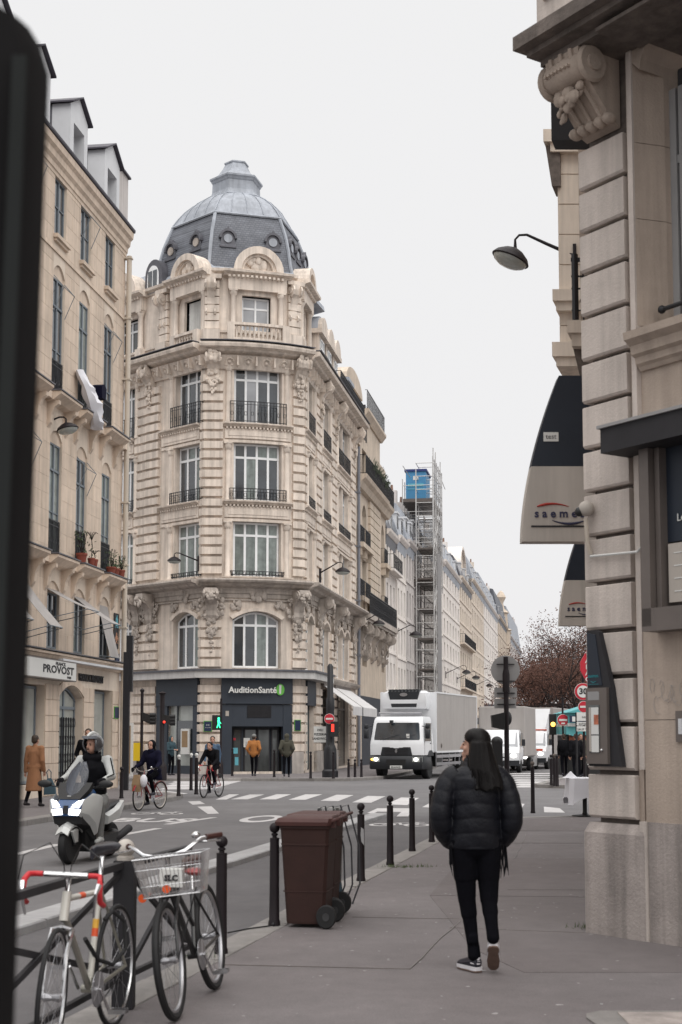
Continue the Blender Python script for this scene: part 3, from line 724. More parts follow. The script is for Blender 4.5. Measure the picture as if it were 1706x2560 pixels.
    # ---- ground floor: shopfront in stone with glass bays
    g_ops = [(S(-12.5), S(-9.5), .35, 2.95), (S(-8.6), S(-6.2), .35, 2.95), (S(-5.2), S(-2.2), .35, 2.95), (S(-1.0), S(2.1), .35, 2.95), (S(2.7), S(5.10), .35, 2.98), (S(6.25), S(8.35), .02, 3.05, .35), (S(9.35), S(11.15), .30, 3.02)]
    gw = MB(sg); wall(gw, S(-13), S(11.95), 0, 3.62, g_ops, .40); gw.build('shop_wall', 'stone_left_joint', b)
    rnd = random.Random(5)
    for (a, e2) in ((5.10, 6.25), (8.35, 9.35), (11.15, 11.92)):
        z = .02
        while z < 3.0:
            zh = min(.42, 3.03-z); cuts = [a, e2] if int(z/.43) % 2 else [a, (a+e2)/2, e2]
            for x0, x1 in zip(cuts[:-1], cuts[1:]):
                q = MB(sg); q.box(S(x0)+.012, S(x1)-.012, 0, .03, z+.012, z+zh); q.build('stone_block', 'stone_left', b)
            z += .43
    for (s0, s1, z0, z1, *arc) in g_ops[3:]:
        window(b, sg, s0+.04, s1-.04, z0+.02, z1-.04, cols=(2 if arc else 1), trans=(.80 if arc else 0), dep=.22, fr=.07, mf='frame_blue', mg='glass_pale', arc=(arc[0] if arc else 0), name=('shop_door' if arc else 'shop_window'))
    gr_ = MB(sg)
    for i in range(9):
        q = S(6.4)+i*.21; gr_.box(q-.012, q+.012, -.2, -.17, .1, 2.15)
        for z in (.5, 1.0, 1.5, 2.0): gr_.tube([(q+.1+.07*math.cos(t*math.pi/3), -.185, z+.14*math.sin(t*math.pi/3)) for t in range(6)], .009, 4, True)
    gr_.build('door_grille', 'iron_black', b)
    # vault stones over the arched door and fascia with lettering
    fa = MB(sg); molding(fa, S(-13), S(12.1), 3.60, [(-.1, 0), (.06, 0), (.10, .05), (.20, .10), (.24, .18), (.30, .20), (.30, .26), (-.1, .28)]); fa.build('shop_cornice', 'stone_left', b)
    fe = MB(sg); fe.box(S(-13), S(12.12), 0, .34, 3.885, 3.915); fe.build('cornice_cover', 'lead_dark', b)
    li = MB(sg); li.box(S(5.6), S(11.2), .06, .34, 3.66, 3.72); li.build('light_strip', 'zinc_white', b)
    text('lettering', 'FRANCK PROVOST', .30, 'ink_black', b, sg.mx(S(9.0), .04, 3.30), .02, bold=.004, sx=.9)
    text('lettering', 'LE', .30, 'ink_black', b, sg.mx(S(6.9), .04, 3.30), .02)
    ar = MB(sg)
    N = 9
    for i in range(N):
        t0 = -1+2*i/N; t1 = t0+2/N-.01; f = lambda t, o: (S(7.3)+t*(1.13+o*.12), 3.05-.35*t*t+o*.22)
        p = [f(t0, 0), f(t1, 0), f(t1, 1), f(t0, 1)]
        ar.hexa([(x, 0, z) for x, z in p]+[(x, .035, z) for x, z in p])
    ar.build('arch_stones', 'stone_left', b)
    dp = MB(sg); dp.box(S(9.5), S(11.0), -.75, -.72, .5, 2.2); dp.build('poster', 'mosaic_blue', b)
    dp = MB(sg); dp.box(S(9.9), S(10.6), -.719, -.712, .7, 1.9); dp.build('poster', 'skin', b)
    for q, z in ((6.7, 2.55), (9.6, 2.5), (4.3, 2.6), (10.4, 2.6)):
        l_ = MB(sg); l_.ball((S(q), -.5, z), .05, 8, 5); l_.build('ceiling_spot', 'light_white', b)
    # mosaics, plates
    mo = thing('street_mosaic', 'two small tile mosaics, blue above orange, on the corner of the left house', 'mosaic', sg(S(11.45), .03, 5))
    q = MB(sg); q.box(S(11.2), S(11.68), .016, .04, 4.35, 5.45); q.build('panel', 'ink_black', mo)
    def pix(rows, x0, z0, m):
        q = MB(sg); u = .05
        for j, r_ in enumerate(rows):
            for i, ch in enumerate(r_):
                if ch == '#': q.box(S(x0)+i*u, S(x0)+(i+1)*u-.004, .04, .048, z0-j*u, z0-j*u+u-.004)
        q.build('tiles', m, mo)
    pix(['...#..', '..##..', '.####.', '.#.##.', '.####.', '..##..', '.####.', '##..##'], 11.3, 5.35, 'mosaic_blue')
    pix(['..##..', '..##..', '.####.', '######', '#.##.#', '..##..', '.#..#.'], 11.3, 4.80, 'mosaic_orange')
    return b, sg, S
LB, LSG, LS = left_building()
sg = LSG; S = LS
def plate(name, label, cat, seg, a, z, w_, h, m, d=.03, txt=None, tm='sign_white', ts=.08, rim=None, th=.03):
    t = thing(name, label, cat, seg(a, d, z)); q = MB(seg); q.box(a-w_/2, a+w_/2, d, d+th, z-h/2, z+h/2); q.build('panel', m, t)
    if rim:
        q = MB(seg); q.box(a-w_/2-.02, a+w_/2+.02, d-.002, d+th*.6, z-h/2-.02, z+h/2+.02); q.build('rim', rim, t)
    if txt:
        for (b_, dx, dz, s_) in txt: text('lettering', b_, s_, tm, t, seg.mx(a+dx, d+th+.004, z+dz), .002)
    return t
plate('wall_plaque', 'small blue street plate stacked above a grey one beside the salon window', 'street plate', sg, S(11.55), 2.35, .42, .34, 'plate_blue', .03, None, rim='sign_green')
plate('wall_plaque', 'narrow grey notice plate under the blue street plate of the left house', 'plate', sg, S(11.55), 4.05, .34, .28, 'plate_blue', .03)
sn = thing('shop_sign', 'white box sign reading FRANCK PROVOST PARIS hanging over the salon', 'sign', sg(S(5), .3, 3.4))
q = MB(sg); q.box(S(2.6), S(6.45), .16, .42, 3.14, 3.62); q.build('box', 'sign_white', sn)
q = MB(sg); q.box(S(2.58), S(6.47), .14, .425, 3.62, 3.65); q.box(S(2.58), S(6.47), .14, .425, 3.11, 3.14); q.box(S(6.451), S(6.475), .14, .425, 3.14, 3.62); q.build('frame', 'metal_brown', sn)
text('lettering', 'FRANCK', .13, 'ink_black', sn, sg.mx(S(5.15), .424, 3.535), .003, bold=.003, sx=1.6)
text('lettering', 'PROVOST', .28, 'ink_black', sn, sg.mx(S(5.0), .424, 3.37), .003, bold=.008, sx=2.0)
text('lettering', 'PARIS', .09, 'ink_black', sn, sg.mx(S(5.85), .424, 3.20), .003, bold=.002, sx=1.5)
# plants on the sills
def pot_plant(loc, r, h, ph, label, kind=0):
    t = thing('potted_plant', label, 'plant', loc, local=True); rnd = random.Random(int(abs(loc[1])*1000) % 997)
    p = MB(); p.lathe([(r*.7, 0), (r*.95, h*.8), (r*1.05, h*.8), (r*1.05, h), (r*.9, h), (r*.85, h*.85), (.01, h*.85)], (0, 0, 0), 14); p.build('pot', 'terracotta', t, True)
    s = MB(); lf = MB()
    if kind == 1:
        s.tube([(0, 0, h*.8), (.02, 0, ph*.6), (0, 0, ph*.75)], .012, 5)
        for i in range(12):
            a = i*.52; pts = [(0, 0, ph*.75)]+[(math.cos(a)*.16*u, math.sin(a)*.16*u, ph*.75+(ph*.25)*math.sin(u*1.9)) for u in (.4, .8, 1.1)]; s.tube(pts, .006, 4)
    else:
        for i in range(9):
            a = rnd.uniform(0, 6.3); s.tube([(0, 0, h*.8), (math.cos(a)*r*.6, math.sin(a)*r*.6, ph*.6), (math.cos(a)*r, math.sin(a)*r, ph)], .006, 4)
    for i in range(60 if kind == 0 else 14):
        a = rnd.uniform(0, 6.3); rr = rnd.uniform(0, r*1.5); z = rnd.uniform(h, ph); u = Vector((rnd.uniform(-1, 1), rnd.uniform(-1, 1), rnd.uniform(-1, 1))).normalized()*.045; v = u.orthogonal().normalized()*.02
        c = Vector((rr*math.cos(a), rr*math.sin(a), z)); lf.add([c-u, c+v, c+u, c-v], [(0, 1, 2, 3)])
    s.build('stem', 'bark', t); lf.build('leaf', 'leaf_green', t)
pot_plant(sg(S(7.35), .22, 6.52), .16, .30, .95, 'round bushy plant in the large red pot of the middle first balcony')
pot_plant(sg(S(8.0), .3, 6.52), .11, .24, 1.0, 'bare spindly shrub on a tall stem in a small red pot', 1)
pot_plant(sg(S(8.28), .3, 6.52), .11, .24, .5, 'small red pot with a low shoot beside the bare spindly shrub', 1)
pot_plant(sg(S(10.0), .28, 6.52), .15, .22, .75, 'leafy plant in a red trough in front of the right-hand balcony window')
pot_plant(sg(S(10.4), .28, 6.52), .15, .22, .5, 'low green plant in a red pot between two others at the right-hand window')
pot_plant(sg(S(11.0), .3, 6.52), .12, .24, .7, 'upright plant in a red pot nearest the rain pipe')
# cloth hanging out of a window
cl = MB(sg); N = 10; M_ = 5
rings = []
for i in range(N+1):
    u = i/N; zc = 12.1-1.5*u; dd = .12+.30*math.sin(u*2.0); sc = S(7.15)+.85*u
    wd = .22+.16*math.sin(u*3)
    rings.append([(sc+wd*math.cos(k*2*math.pi/8), dd+(.10+.12*math.sin(u*2.6))*math.sin(k*2*math.pi/8)*(1+.3*math.sin(i*2+k)), zc+.03*math.sin(k+i)) for k in range(8)])
cl.loft(rings); o = cl.build('hanging_cloth', 'white_cloth', None, True, org=sg(S(7.4), .3, 11)); tag(o, 'white sheet hanging from a third floor balcony of the left house', 'cloth')
tb = thing('flower_box', 'dark square planter standing on the upper balcony behind the hanging sheet', 'planter', sg(S(8.6), .35, 11.1)); q = MB(sg); q.prism([(S(8.4)+.0, 11.6), (S(8.75), 11.6), (S(8.82), 11.95), (S(8.6), 12.05), (S(8.35), 11.95)], .1, .42, 1); q.build('box', 'cloth_navy', tb)

# wall lanterns used all over the street
def street_lantern(loc, dirang, ln, label, size=.33, tilt=0.0, rise=.35):
    t = thing('wall_lantern', label, 'street lamp', loc, dirang, 'Parisian wall lanterns on curved arms', local=True)
    p = MB(); p.box(-.03, .03, -.06, .06, -.45, .2); p.build('wall_plate', 'iron_brown', t)
    a = MB(); a.tube([(0, 0, 0), (ln*.45, 0, rise*.55), (ln*.8, 0, rise), (ln*.93, 0, rise*1.0), (ln*1.0, 0, rise*.82), (ln*1.0, 0, rise*.45)], [.035, .03, .024, .022, .02, .03], 8); a.build('arm', 'iron_brown', t, True)
    h = MB(); z = rise*.45
    hx = Matrix.Translation((ln, 0, z)) @ Matrix.Rotation(tilt, 4, 'Y') @ Matrix.Translation((0, 0, -size*.62))
    h.xf = hx; h.lathe([(.01, size*.66), (size*.14, size*.62), (size*.5, size*.48), (size*.86, size*.22), (size, 0), (size*.97, -.05*size), (size*.8, -.06*size)], (0, 0, 0), 22); ho = h.build('lamp_head', 'iron_brown', t, True)
    g_ = MB(); g_.xf = hx; g_.lathe([(size*.9, -.05*size), (size*.82, -.20*size), (size*.55, -.34*size), (size*.2, -.40*size), (.01, -.41*size)], (0, 0, 0), 20); g_.build('lamp_glass', 'glass_pale', ho, True)
    return t
street_lantern(PX(78, 1072, 38.6), rad(-8), 1.0, 'round lantern on a curved arm on the left house beside the hanging sheet', .31, rad(-14), .30)
# ================================================================== CENTRAL CORNER BUILDING WITH DOME
def corner_building():
    rnd = random.Random(21)
    P2 = PX(505, 1842, 61.5)[:2]
    tl = (math.sin(rad(46)), -math.cos(rad(46)))
    SL = Seg((P2[0]-tl[0]*10, P2[1]-tl[1]*10), 134)          # left facade, s=10 at the corner P2
    LC = 4.45
    SCn = Seg(P2, 74, .34, LC)                                  # bowed centre bay (heading 16 deg)
    P3 = (P2[0]+math.sin(rad(74))*LC, P2[1]+math.cos(rad(74))*LC)
    SR = Seg(P3, 9.4)                                         # long right facade along the street
    b = thing('corner_building', 'ornate beige corner building with slate and zinc dome above a dark blue hearing-aid shop', 'building', SCn(2.2, 0, 0))
    RL = SR.px(888, 1848)                                     # end of the right facade
    ZT = 18.15
    # ---------------- openings
    Lw = (7.98, 9.72); Lw2 = (3.3, 5.0); Cw = (1.25, 3.42)
    floorz = [(4.56, 7.05, .38), (8.55, 11.0, 0), (11.9, 14.5, 0), (15.35, 18.0, 0)]
    px = lambda x: SR.px(x, 1500)
    Rw = [(px(764.5), px(780.5)), (px(803.5), px(821)), (px(842), px(855)), (px(857.5), px(870))]
    opsL = [(w0, w1, z0, z1, a) for (w0, w1) in (Lw2, Lw) for z0, z1, a in floorz] + [(-1.6, .1, z0, z1, a) for z0, z1, a in floorz]
    opsC = [(Cw[0], Cw[1], z0, z1, a) for z0, z1, a in floorz]
    opsR = [(w0, w1, z0, z1, a*.9) for (w0, w1) in Rw for z0, z1, a in floorz]
    opsL += [(7.75, 9.85, .1, 4.0)]; opsC += [(.98, 3.72, .1, 4.1)]
    opsR += [(px(766), px(785), .1, 4.0), (px(803.5), px(826), .1, 3.9), (px(838), px(872), .1, 3.9)]
    m = MB(SL); wall(m, -12, 10.0, 0, ZT, opsL, .5); m.build('wall', 'stone_centre', b)
    m = MB(SCn); wall(m, 0, LC, 0, ZT, opsC, .5, 4); m.build('wall', 'stone_centre', b)
    m = MB(SR); wall(m, 0, RL, 0, ZT, opsR, .5); m.build('wall', 'stone_centre', b)
    m = MB(); c_ = [SL(-12, -.52, 0)[:2], SL(9.8, -.52, 0)[:2]]+[SCn(LC*u, -.52, 0)[:2] for u in (.1, .3, .5, .7, .9)]+[SR(.3, -.52, 0)[:2], SR(RL, -.52, 0)[:2], SR(RL, -10, 0)[:2], SL(-12, -9, 0)[:2]]
    m.prism(c_, 0, 17.9, 2); m.build('interior_core', 'room_dark', b)
    # ---------------- windows
    for (seg, (w0, w1), cols, nm) in ((SL, Lw, 3, 'L'), (SL, Lw2, 3, 'l'), (SCn, Cw, 4, 'C')):
        for k, (z0, z1, a) in enumerate(floorz):
            mg = 'glass_curtain' if k == 1 else 'glass_dark'
            gm = {}
            if nm == 'C' and k == 3: gm = {(1, 0): 'glass_sky', (1, 1): 'glass_sky', (2, 1): 'glass_sky'}
            if nm == 'C' and k == 0: gm = {(0, 0): 'glass_dark'}
            window(b, seg, w0+.02, w1-.02, z0+.03, z1-.02, cols=cols, trans=.76, dep=.26, fr=.085, mf='frame_white', mg=mg, arc=a, n=2, glassmats=gm)
            if k >= 2 or k == 1:
                h = {1: .24, 2: .52, 3: .95}[k]
                railing(b, seg, w0-.16, w1+.16, z0+.02, h, .16 if k > 1 else .05, .14, 4)
    for (w0, w1) in Rw:
        for k, (z0, z1, a) in enumerate(floorz):
            window(b, SR, w0+.02, w1-.02, z0+.03, z1-.02, cols=2, trans=.76, dep=.2, fr=.075, mg='glass_dark', arc=a*.9, split=False)
            if k >= 2: railing(b, SR, w0-.05, w1+.05, z0+.02, {2: .52, 3: .95}[k], .14, .16, 1)
    # ---------------- rusticated piers: every block a stone
    protos = {}
    def pier(seg, a, e2, z0, z1, d=.10, H=.425, cut=None, m_='stone_centre', n=1):
        z = z0; key0 = (id(seg), a); r = 0; first = None
        while z+H <= z1+.05:
            q0, q1 = a, e2
            if first is None:
                q = MB(seg); e_ = .03
                q.loft([[(q0, -.02, 0.0), (q1, -.02, 0.0), (q1, d, 0.02), (q0, d, 0.02)]]+[[(q0, -.02, H-.075), (q1, -.02, H-.075), (q1, d, H-.10), (q0, d, H-.10)]]) if n == 1 else q.box(q0, q1, -.02, d, 0, H-.08, n)
                first = q.build('stone_block', m_, b); first.location = (0, 0, z)
            else: inst(first, z-first.location[2])
            z += H
    piersL = [(5.15, 6.0), (6.05, 6.95), (9.80, 10.06)]; piersC = [(-.06, .78), (3.93, LC+.05)]
    for (z0, z1) in ((0.1, 4.1), (4.6, 7.0), (8.65, 17.6)):
        for a, e2 in piersL: pier(SL, a, e2, z0, z1, .11 if a != 6.05 else .17)
        for a, e2 in piersC: pier(SCn, a, e2, z0, z1, .15 if a < 1 else .13)
        for a, e2 in ((px(757.5)+.02, px(763)), (px(786), px(801)), (px(824.5), px(838.5)), (px(873.5), px(885))):
            if z0 == 4.6 or z0 > 8 or a > 0: pier(SR, max(a, .02), e2, z0, z1, .12)
    # weathered lower blocks reach the ground
    for (seg, a, e2) in ((SL, 5.1, 7.0), (SCn, -.1, .80), (SCn, 3.9, LC), (SR, px(786), px(801)), (SR, px(824.5), px(838.5))):
        q = MB(seg); q.box(a, e2, -.02, .17, 0, .95); q.build('pedestal', 'stone_centre_base', b)
    # ---------------- engaged columns, capitals, sills, panels
    def column(seg, s, z0, z1, r=.12):
        q = MB(seg); q.lathe([(r*1.25, z0), (r*1.25, z0+.10), (r, z0+.16), (r*.95, z1-.35), (r*.9, z1-.26), (r*1.1, z1-.24), (r*1.35, z1-.12), (r*1.4, z1)], (s, .02, 0), 12)
        q.box(s-r*1.5, s+r*1.5, -.05, r*1.6, z1, z1+.07); q.build('column', 'stone_centre', b, True)
    for k, (z0, z1, a) in enumerate(floorz):
        if k == 0: continue
        for seg, (w0, w1) in ((SL, Lw), (SCn, Cw), (SL, Lw2)):
            for s in ((w0-.24), (w1+.24)):
                if not (seg is SL and s > 9.8): column(seg, s, z0-.02, z1-.1)
        for (w0, w1) in Rw[:2]+[(Rw[2][0], Rw[3][1])]:
            column(SR, w0-.28 if w0 > .8 else w0+.0-.1, z0-.02, z1-.1, .14); column(SR, w1+.28, z0-.02, z1-.1, .14)
        for seg, a0, a1, n in ((SL, 7.05, 9.78, 1), (SCn, .82, 3.88, 8), (SL, 2.9, 5.1, 1)) + tuple((SR, w0-.45 if w0 > .8 else .05, w1+.45, 1) for (w0, w1) in ((Rw[0]), (Rw[1]), (Rw[2][0], Rw[3][1]))):
            q = MB(seg)
            q.box(a0, a1, -.05, .06, z1-.02, z1+.10, n); q.build('lintel', 'stone_centre', b); q = MB(seg)
            molding(q, a0, a1, z0-.16, [(-.05, 0), (.10, 0), (.14, .05), (.26, .10), (.27, .16), (-.05, .16)], n)
            q.build('window_ledge', 'stone_centre', b); q = MB(seg)
            if k > 1:
                zp = floorz[k-1][1]+.16; zq = z0-.26
                q.box(a0+.05, a1-.05, -.02, .085, zp, zq, n); q.box(a0+.2, a1-.2, -.02, .105, zp+.12, zq-.12, n)
                if k == 2 or k == 3:
                    c = int((a1-a0)/.16)
                    for i in range(c): q.box(a0+.1+i*.16, a0+.18+i*.16, .0, .16, zq, zq+.08)
            if q.v: q.build('parapet_panel', 'stone_centre', b)
    # ---------------- mezzanine: frieze, carved spandrels, consoles and main balcony cornice
    for seg, a0, a1, n in ((SL, -8, 10.1, 1), (SCn, -.1, LC+.1, 8), (SR, -.1, RL, 1)):
        q = MB(seg)
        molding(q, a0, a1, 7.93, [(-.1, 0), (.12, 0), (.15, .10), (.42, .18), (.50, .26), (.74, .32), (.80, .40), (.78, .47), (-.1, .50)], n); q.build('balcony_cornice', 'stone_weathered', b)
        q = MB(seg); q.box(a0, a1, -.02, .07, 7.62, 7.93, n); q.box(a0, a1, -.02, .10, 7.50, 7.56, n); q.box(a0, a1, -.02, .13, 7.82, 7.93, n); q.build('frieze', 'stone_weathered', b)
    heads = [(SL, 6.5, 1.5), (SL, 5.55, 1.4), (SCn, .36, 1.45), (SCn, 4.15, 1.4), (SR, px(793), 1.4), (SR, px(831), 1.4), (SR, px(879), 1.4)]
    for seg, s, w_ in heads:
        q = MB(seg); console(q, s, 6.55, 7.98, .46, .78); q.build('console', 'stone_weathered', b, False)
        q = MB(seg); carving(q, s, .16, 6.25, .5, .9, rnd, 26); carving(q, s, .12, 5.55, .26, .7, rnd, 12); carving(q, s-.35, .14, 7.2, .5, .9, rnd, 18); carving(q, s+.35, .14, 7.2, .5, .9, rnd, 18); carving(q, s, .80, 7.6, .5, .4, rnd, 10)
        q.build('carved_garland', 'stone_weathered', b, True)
    for seg, (w0, w1) in ((SL, Lw), (SCn, Cw), (SL, Lw2)) + tuple((SR, w) for w in Rw):
        q = MB(seg); N = 10; mid = (w0+w1)/2; hw = (w1-w0)/2
        for i in range(N):
            t0 = -1+2*i/N; t1 = t0+2/N; f = lambda t, o: (mid+t*(hw+.12*o), 7.05-.36*t*t+.13*o)
            p = [f(t0, 0), f(t1, 0), f(t1, 1), f(t0, 1)]; q.hexa([(x, -.05, z) for x, z in p]+[(x, .13, z) for x, z in p])
        q.build('window_arch', 'stone_centre', b)
        q = MB(seg); carving(q, w0+.15, .05, 7.30, .6, .32, rnd, 12); carving(q, w1-.15, .05, 7.30, .6, .32, rnd, 12); carving(q, mid, .08, 7.72, .7, .36, rnd, 14); q.build('carved_spandrel', 'stone_weathered', b, True)
    # ---------------- white ledge over the shops
    for seg, a0, a1, n in ((SL, -8, 10.25, 1), (SCn, -.25, LC+.25, 8), (SR, -.25, px(803), 1)):
        q = MB(seg); q.box(a0, a1, -.02, .62, 4.12, 4.42, n); q.build('canopy_ledge', 'canopy_white', b)
        q = MB(seg); q.box(a0, a1, -.02, .70, 4.42, 4.50, n); q.build('ledge_cover', 'lead_dark', b)
    q = MB(SR); molding(q, px(803), RL, 4.15, [(-.1, 0), (.15, 0), (.3, .15), (.34, .25), (-.1, .3)]); q.build('shop_cornice', 'stone_weathered', b)
    # ---------------- shop front
    sh = MB(SCn); sh.box(.80, 3.90, -.1, .20, 3.02, 4.12, 6); sh.build('shop_fascia', 'shop_blue', b)
    sh = MB(SCn); sh.box(.82, 1.25, -.1, .12, 0, 3.0, 2); sh.box(3.5, 3.9, -.1, .12, 0, 3.0, 2); sh.box(1.25, 3.5, -.1, .10, 2.05, 3.0, 4); sh.box(1.25, 3.5, -.42, -.36, .0, 2.05, 3); sh.build('shop_surround', 'shop_blue', b)
    sh = MB(SCn); sh.box(1.9, 2.95, .10, .12, 2.42, 2.95, 2)
    for i in range(9): sh.box(1.9, 2.95, .12, .135, 2.45+i*.055, 2.47+i*.055, 2)
    sh.build('vent_grille', 'metal_charcoal', b)
    for a0, a1, nm in ((1.32, 1.72, 'shop_window'), (1.82, 2.42, 'shop_door'), (2.44, 3.04, 'shop_door'), (3.1, 3.45, 'shop_window')):
        fr = MB(SCn); fr.box(a0, a1, -.36, -.30, .05, 1.98); fo = fr.build(nm, 'metal_charcoal', b)
        gq = MB(SCn); gq.box(a0+.06, a1-.06, -.31, -.285, .12, 1.9); gq.build('pane', 'glass_shop', fo)
        if nm == 'shop_door': h_ = MB(SCn); h_.tube([(a0+.1, -.26, .8), (a0+.1, -.26, 1.4)], .018, 6); h_.build('handle', 'chrome', fo)
    for (a, z, w_, h, m_) in ((1.95, 1.35, .28, .4, 'sign_white'), (1.45, 1.0, .2, .25, 'mosaic_blue'), (1.5, .55, .16, .35, 'mosaic_blue'), (1.05, 2.6, .14, .22, 'board_beige'), (1.4, 1.5, .1, .1, 'sign_red')):
        q = MB(SCn); q.box(a-w_/2, a+w_/2, -.28 if a > 1.25 else .12, -.27 if a > 1.25 else .14, z-h/2, z+h/2); q.build('notice', m_, b)
    text('lettering', 'AuditionSanté', .37, 'sign_white', b, SCn.mx(2.08, .32, 3.60) @ Matrix.Translation((0, 0, .07)), .02, bold=.008)
    gdisc = MB(); gm_ = SCn.mx(3.30, .24, 3.64); gdisc.xf = gm_
    gdisc.lathe([(.01, 0), (.22, 0), (.22, .03), (.01, .03)], (0, 0, 0), 24, 'z', .88, 1.12); gdisc.build('shop_emblem', 'sign_green', b)
    gdisc = MB(); gdisc.xf = gm_; gdisc.add([(-.05, -.18, .035), (.03, -.18, .035), (.05, .2, .035), (-.06, .2, .035)], [(0, 1, 2, 3)]); gdisc.build('emblem_mark', 'sign_white', b)
    # left shop bay
    sh = MB(SL); sh.box(7.0, 9.82, -.1, .14, 2.95, 4.12); sh.box(7.0, 7.75, -.1, .10, 0, 3.0); sh.box(9.5, 9.82, -.1, .10, 0, 3.0); sh.box(7.75, 9.5, -.12, .06, 0, .35); sh.build('shop_surround', 'shop_blue', b)
    sh = MB(SL); sh.box(7.75, 9.5, -.16, -.10, .35, 2.95); sh.build('shop_window', 'glass_pale', b)
    sh = MB(SL); sh.box(8.3, 9.45, -.09, -.02, 1.0, 2.3); sh.box(8.28, 8.32, -.1, .0, .35, 2.95); sh.build('cash_machine_screen', 'glass_dark', b)
    q = MB(SL); q.box(8.75, 9.3, .06, .14, .85, 1.95); pf = q.build('poster_case', 'sign_white', b); q = MB(SL); q.box(8.83, 9.22, .14, .146, 1.15, 1.85); q.build('poster', 'bag_paper', pf)
    # right shop bay (cafe) with awnings
    for i, (a, e2) in enumerate(((px(766), px(785)), (px(803.5), px(826)), (px(838), px(872)))):
        window(b, SR, a+.03, e2-.03, .12, 3.85, cols=2 if i else 1, trans=.78, dep=.2, fr=.08, mf='shop_blue' if i == 0 else 'metal_brown', mg='glass_shop' if i else 'glass_pale', split=False, name='shop_window')
        if i == 0: q = MB(SR); q.box(a-.1, e2+.1, -.02, .1, 3.0, 4.1); q.build('shop_fascia', 'shop_blue', b)
    q = MB(SCn); q.box(3.93, LC, .16, .20, 1.1, 1.1); 
    for i, (a, e2) in enumerate(((px(803), px(828)), (px(832), px(870)))):
        q = MB(SR); q.hexa([(a, .1, 4.02), (e2, .1, 4.02), (e2, 1.55, 3.0), (a, 1.55, 3.0), (a, .1, 4.05), (e2, .1, 4.05), (e2, 1.55, 3.04), (a, 1.55, 3.04)]); q.box(a, e2, 1.53, 1.56, 2.62, 3.02)
        q.build('awning', 'awning_white', b)
        q = MB(SR); q.box(a-.03, e2+.03, 0, .16, 4.02, 4.16); q.build('awning_box', 'metal_brown', b)
    # ---------------- grand cornice at 18.2 with frieze of rosettes
    for seg, a0, a1, n in ((SL, -12, 10.12, 1), (SCn, -.15, LC+.15, 8), (SR, -.15, RL+.1, 1)):
        q = MB(seg); molding(q, a0, a1, 18.30, [(-.3, 0), (.18, 0), (.22, .08), (.50, .16), (.56, .24), (.80, .30), (.84, .42), (.80, .50), (-.3, .54)], n); q.build('main_cornice', 'stone_centre', b)
        q = MB(seg); q.box(a0+.03, a1-.03, -.3, .88, 18.85, 18.88, n); q.build('cornice_cover', 'lead_dark', b)
        q = MB(seg); q.loft([[(a, -.1, 17.75), (a, .1, 17.75), (a, .16, 17.9), (a, .36, 18.3), (a, -.1, 18.3)] for a in [a0+(a1-a0)*i/n for i in range(n+1)]]); q.build('frieze', 'stone_centre', b)
        k = int((a1-a0)/.72); q = MB(seg)
        for i in range(k):
            s = a0+(i+.5)*(a1-a0)/k
            q.tube([(s+.17*math.cos(t*math.pi/4), .21+.12*math.sin(t*math.pi/4), 18.03+.17*math.sin(t*math.pi/4)) for t in range(8)], .045, 5, True); q.ball((s, .24, 18.03), (.07, .07, .08), 7, 5)
            q.box(s+.3, s+.37, .05, .42, 17.85, 18.28)
        q.build('rosette_frieze', 'stone_centre', b, True)
    for seg, s in ((SL, 6.3), (SCn, .36), (SCn, 4.22), (SR, px(796)), (SR, px(834)), (SR, px(881))):
        q = MB(seg); console(q, s, 17.0, 18.3, .5, .62); q.build('console', 'stone_centre', b)
        q = MB(seg); carving(q, s, .55, 18.25, .62, .5, rnd, 16); carving(q, s, .22, 17.35, .5, 1.0, rnd, 26); carving(q, s, .18, 16.75, .34, .5, rnd, 12)
        for t in (-1, 1): q.lathe([(.01, -.05), (.15, -.05), (.2, 0), (.15, .05), (.01, .05)], (s+t*.26, .55, 18.2), 10, 'x')
        q.build('carved_cartouche', 'stone_centre', b, True)
    # ---------------- attic storey set back, with aediculae
    SBK = .35
    def attic(seg, a0, a1, wins, zt, n=1):
        m = MB(seg); wall(m, a0, a1, 18.7, zt, [(w[0], w[1], 19.65, 21.25) for w in wins], .5, n, -SBK+.0); m.build('attic_wall', 'stone_centre', b)
        q = MB(seg); molding(q, a0, a1, zt-.05, [(-1.0, 0), (-SBK+.05, 0), (-SBK+.1, .1), (-SBK+.28, .18), (-SBK+.30, .3), (-1.0, .34)], n); q.build('attic_cornice', 'stone_centre', b)
        q = MB(seg); q.box(a0, a1, -SBK-.1, -SBK+.14, 18.7, 19.05, n); q.box(a0, a1, -SBK-.1, -SBK+.07, 19.5, 19.6, n); q.build('attic_base', 'stone_centre', b)
    attic(SL, -12, 9.8, [(8.1, 9.25), (3.2, 4.7)], 22.12); attic(SCn, .2, LC-.2, [(1.62, 3.02)], 22.12, 6)
    attic(SR, .3, 4.0, [(px(768, ), px(779))], 22.12)
    m = MB(); c_ = [SL(-12, -.8, 0)[:2], SL(9.7, -.8, 0)[:2]]+[SCn(LC*u, -.8, 0)[:2] for u in (.15, .5, .85)]+[SR(.4, -.8, 0)[:2], SR(4.2, -.8, 0)[:2], SR(4.2, -6, 0)[:2], SL(2, -7, 0)[:2], SL(-12, -7, 0)[:2]]
    m.prism(c_, 17.9, 21.9, 2); m.build('attic_core', 'room_dark', b)
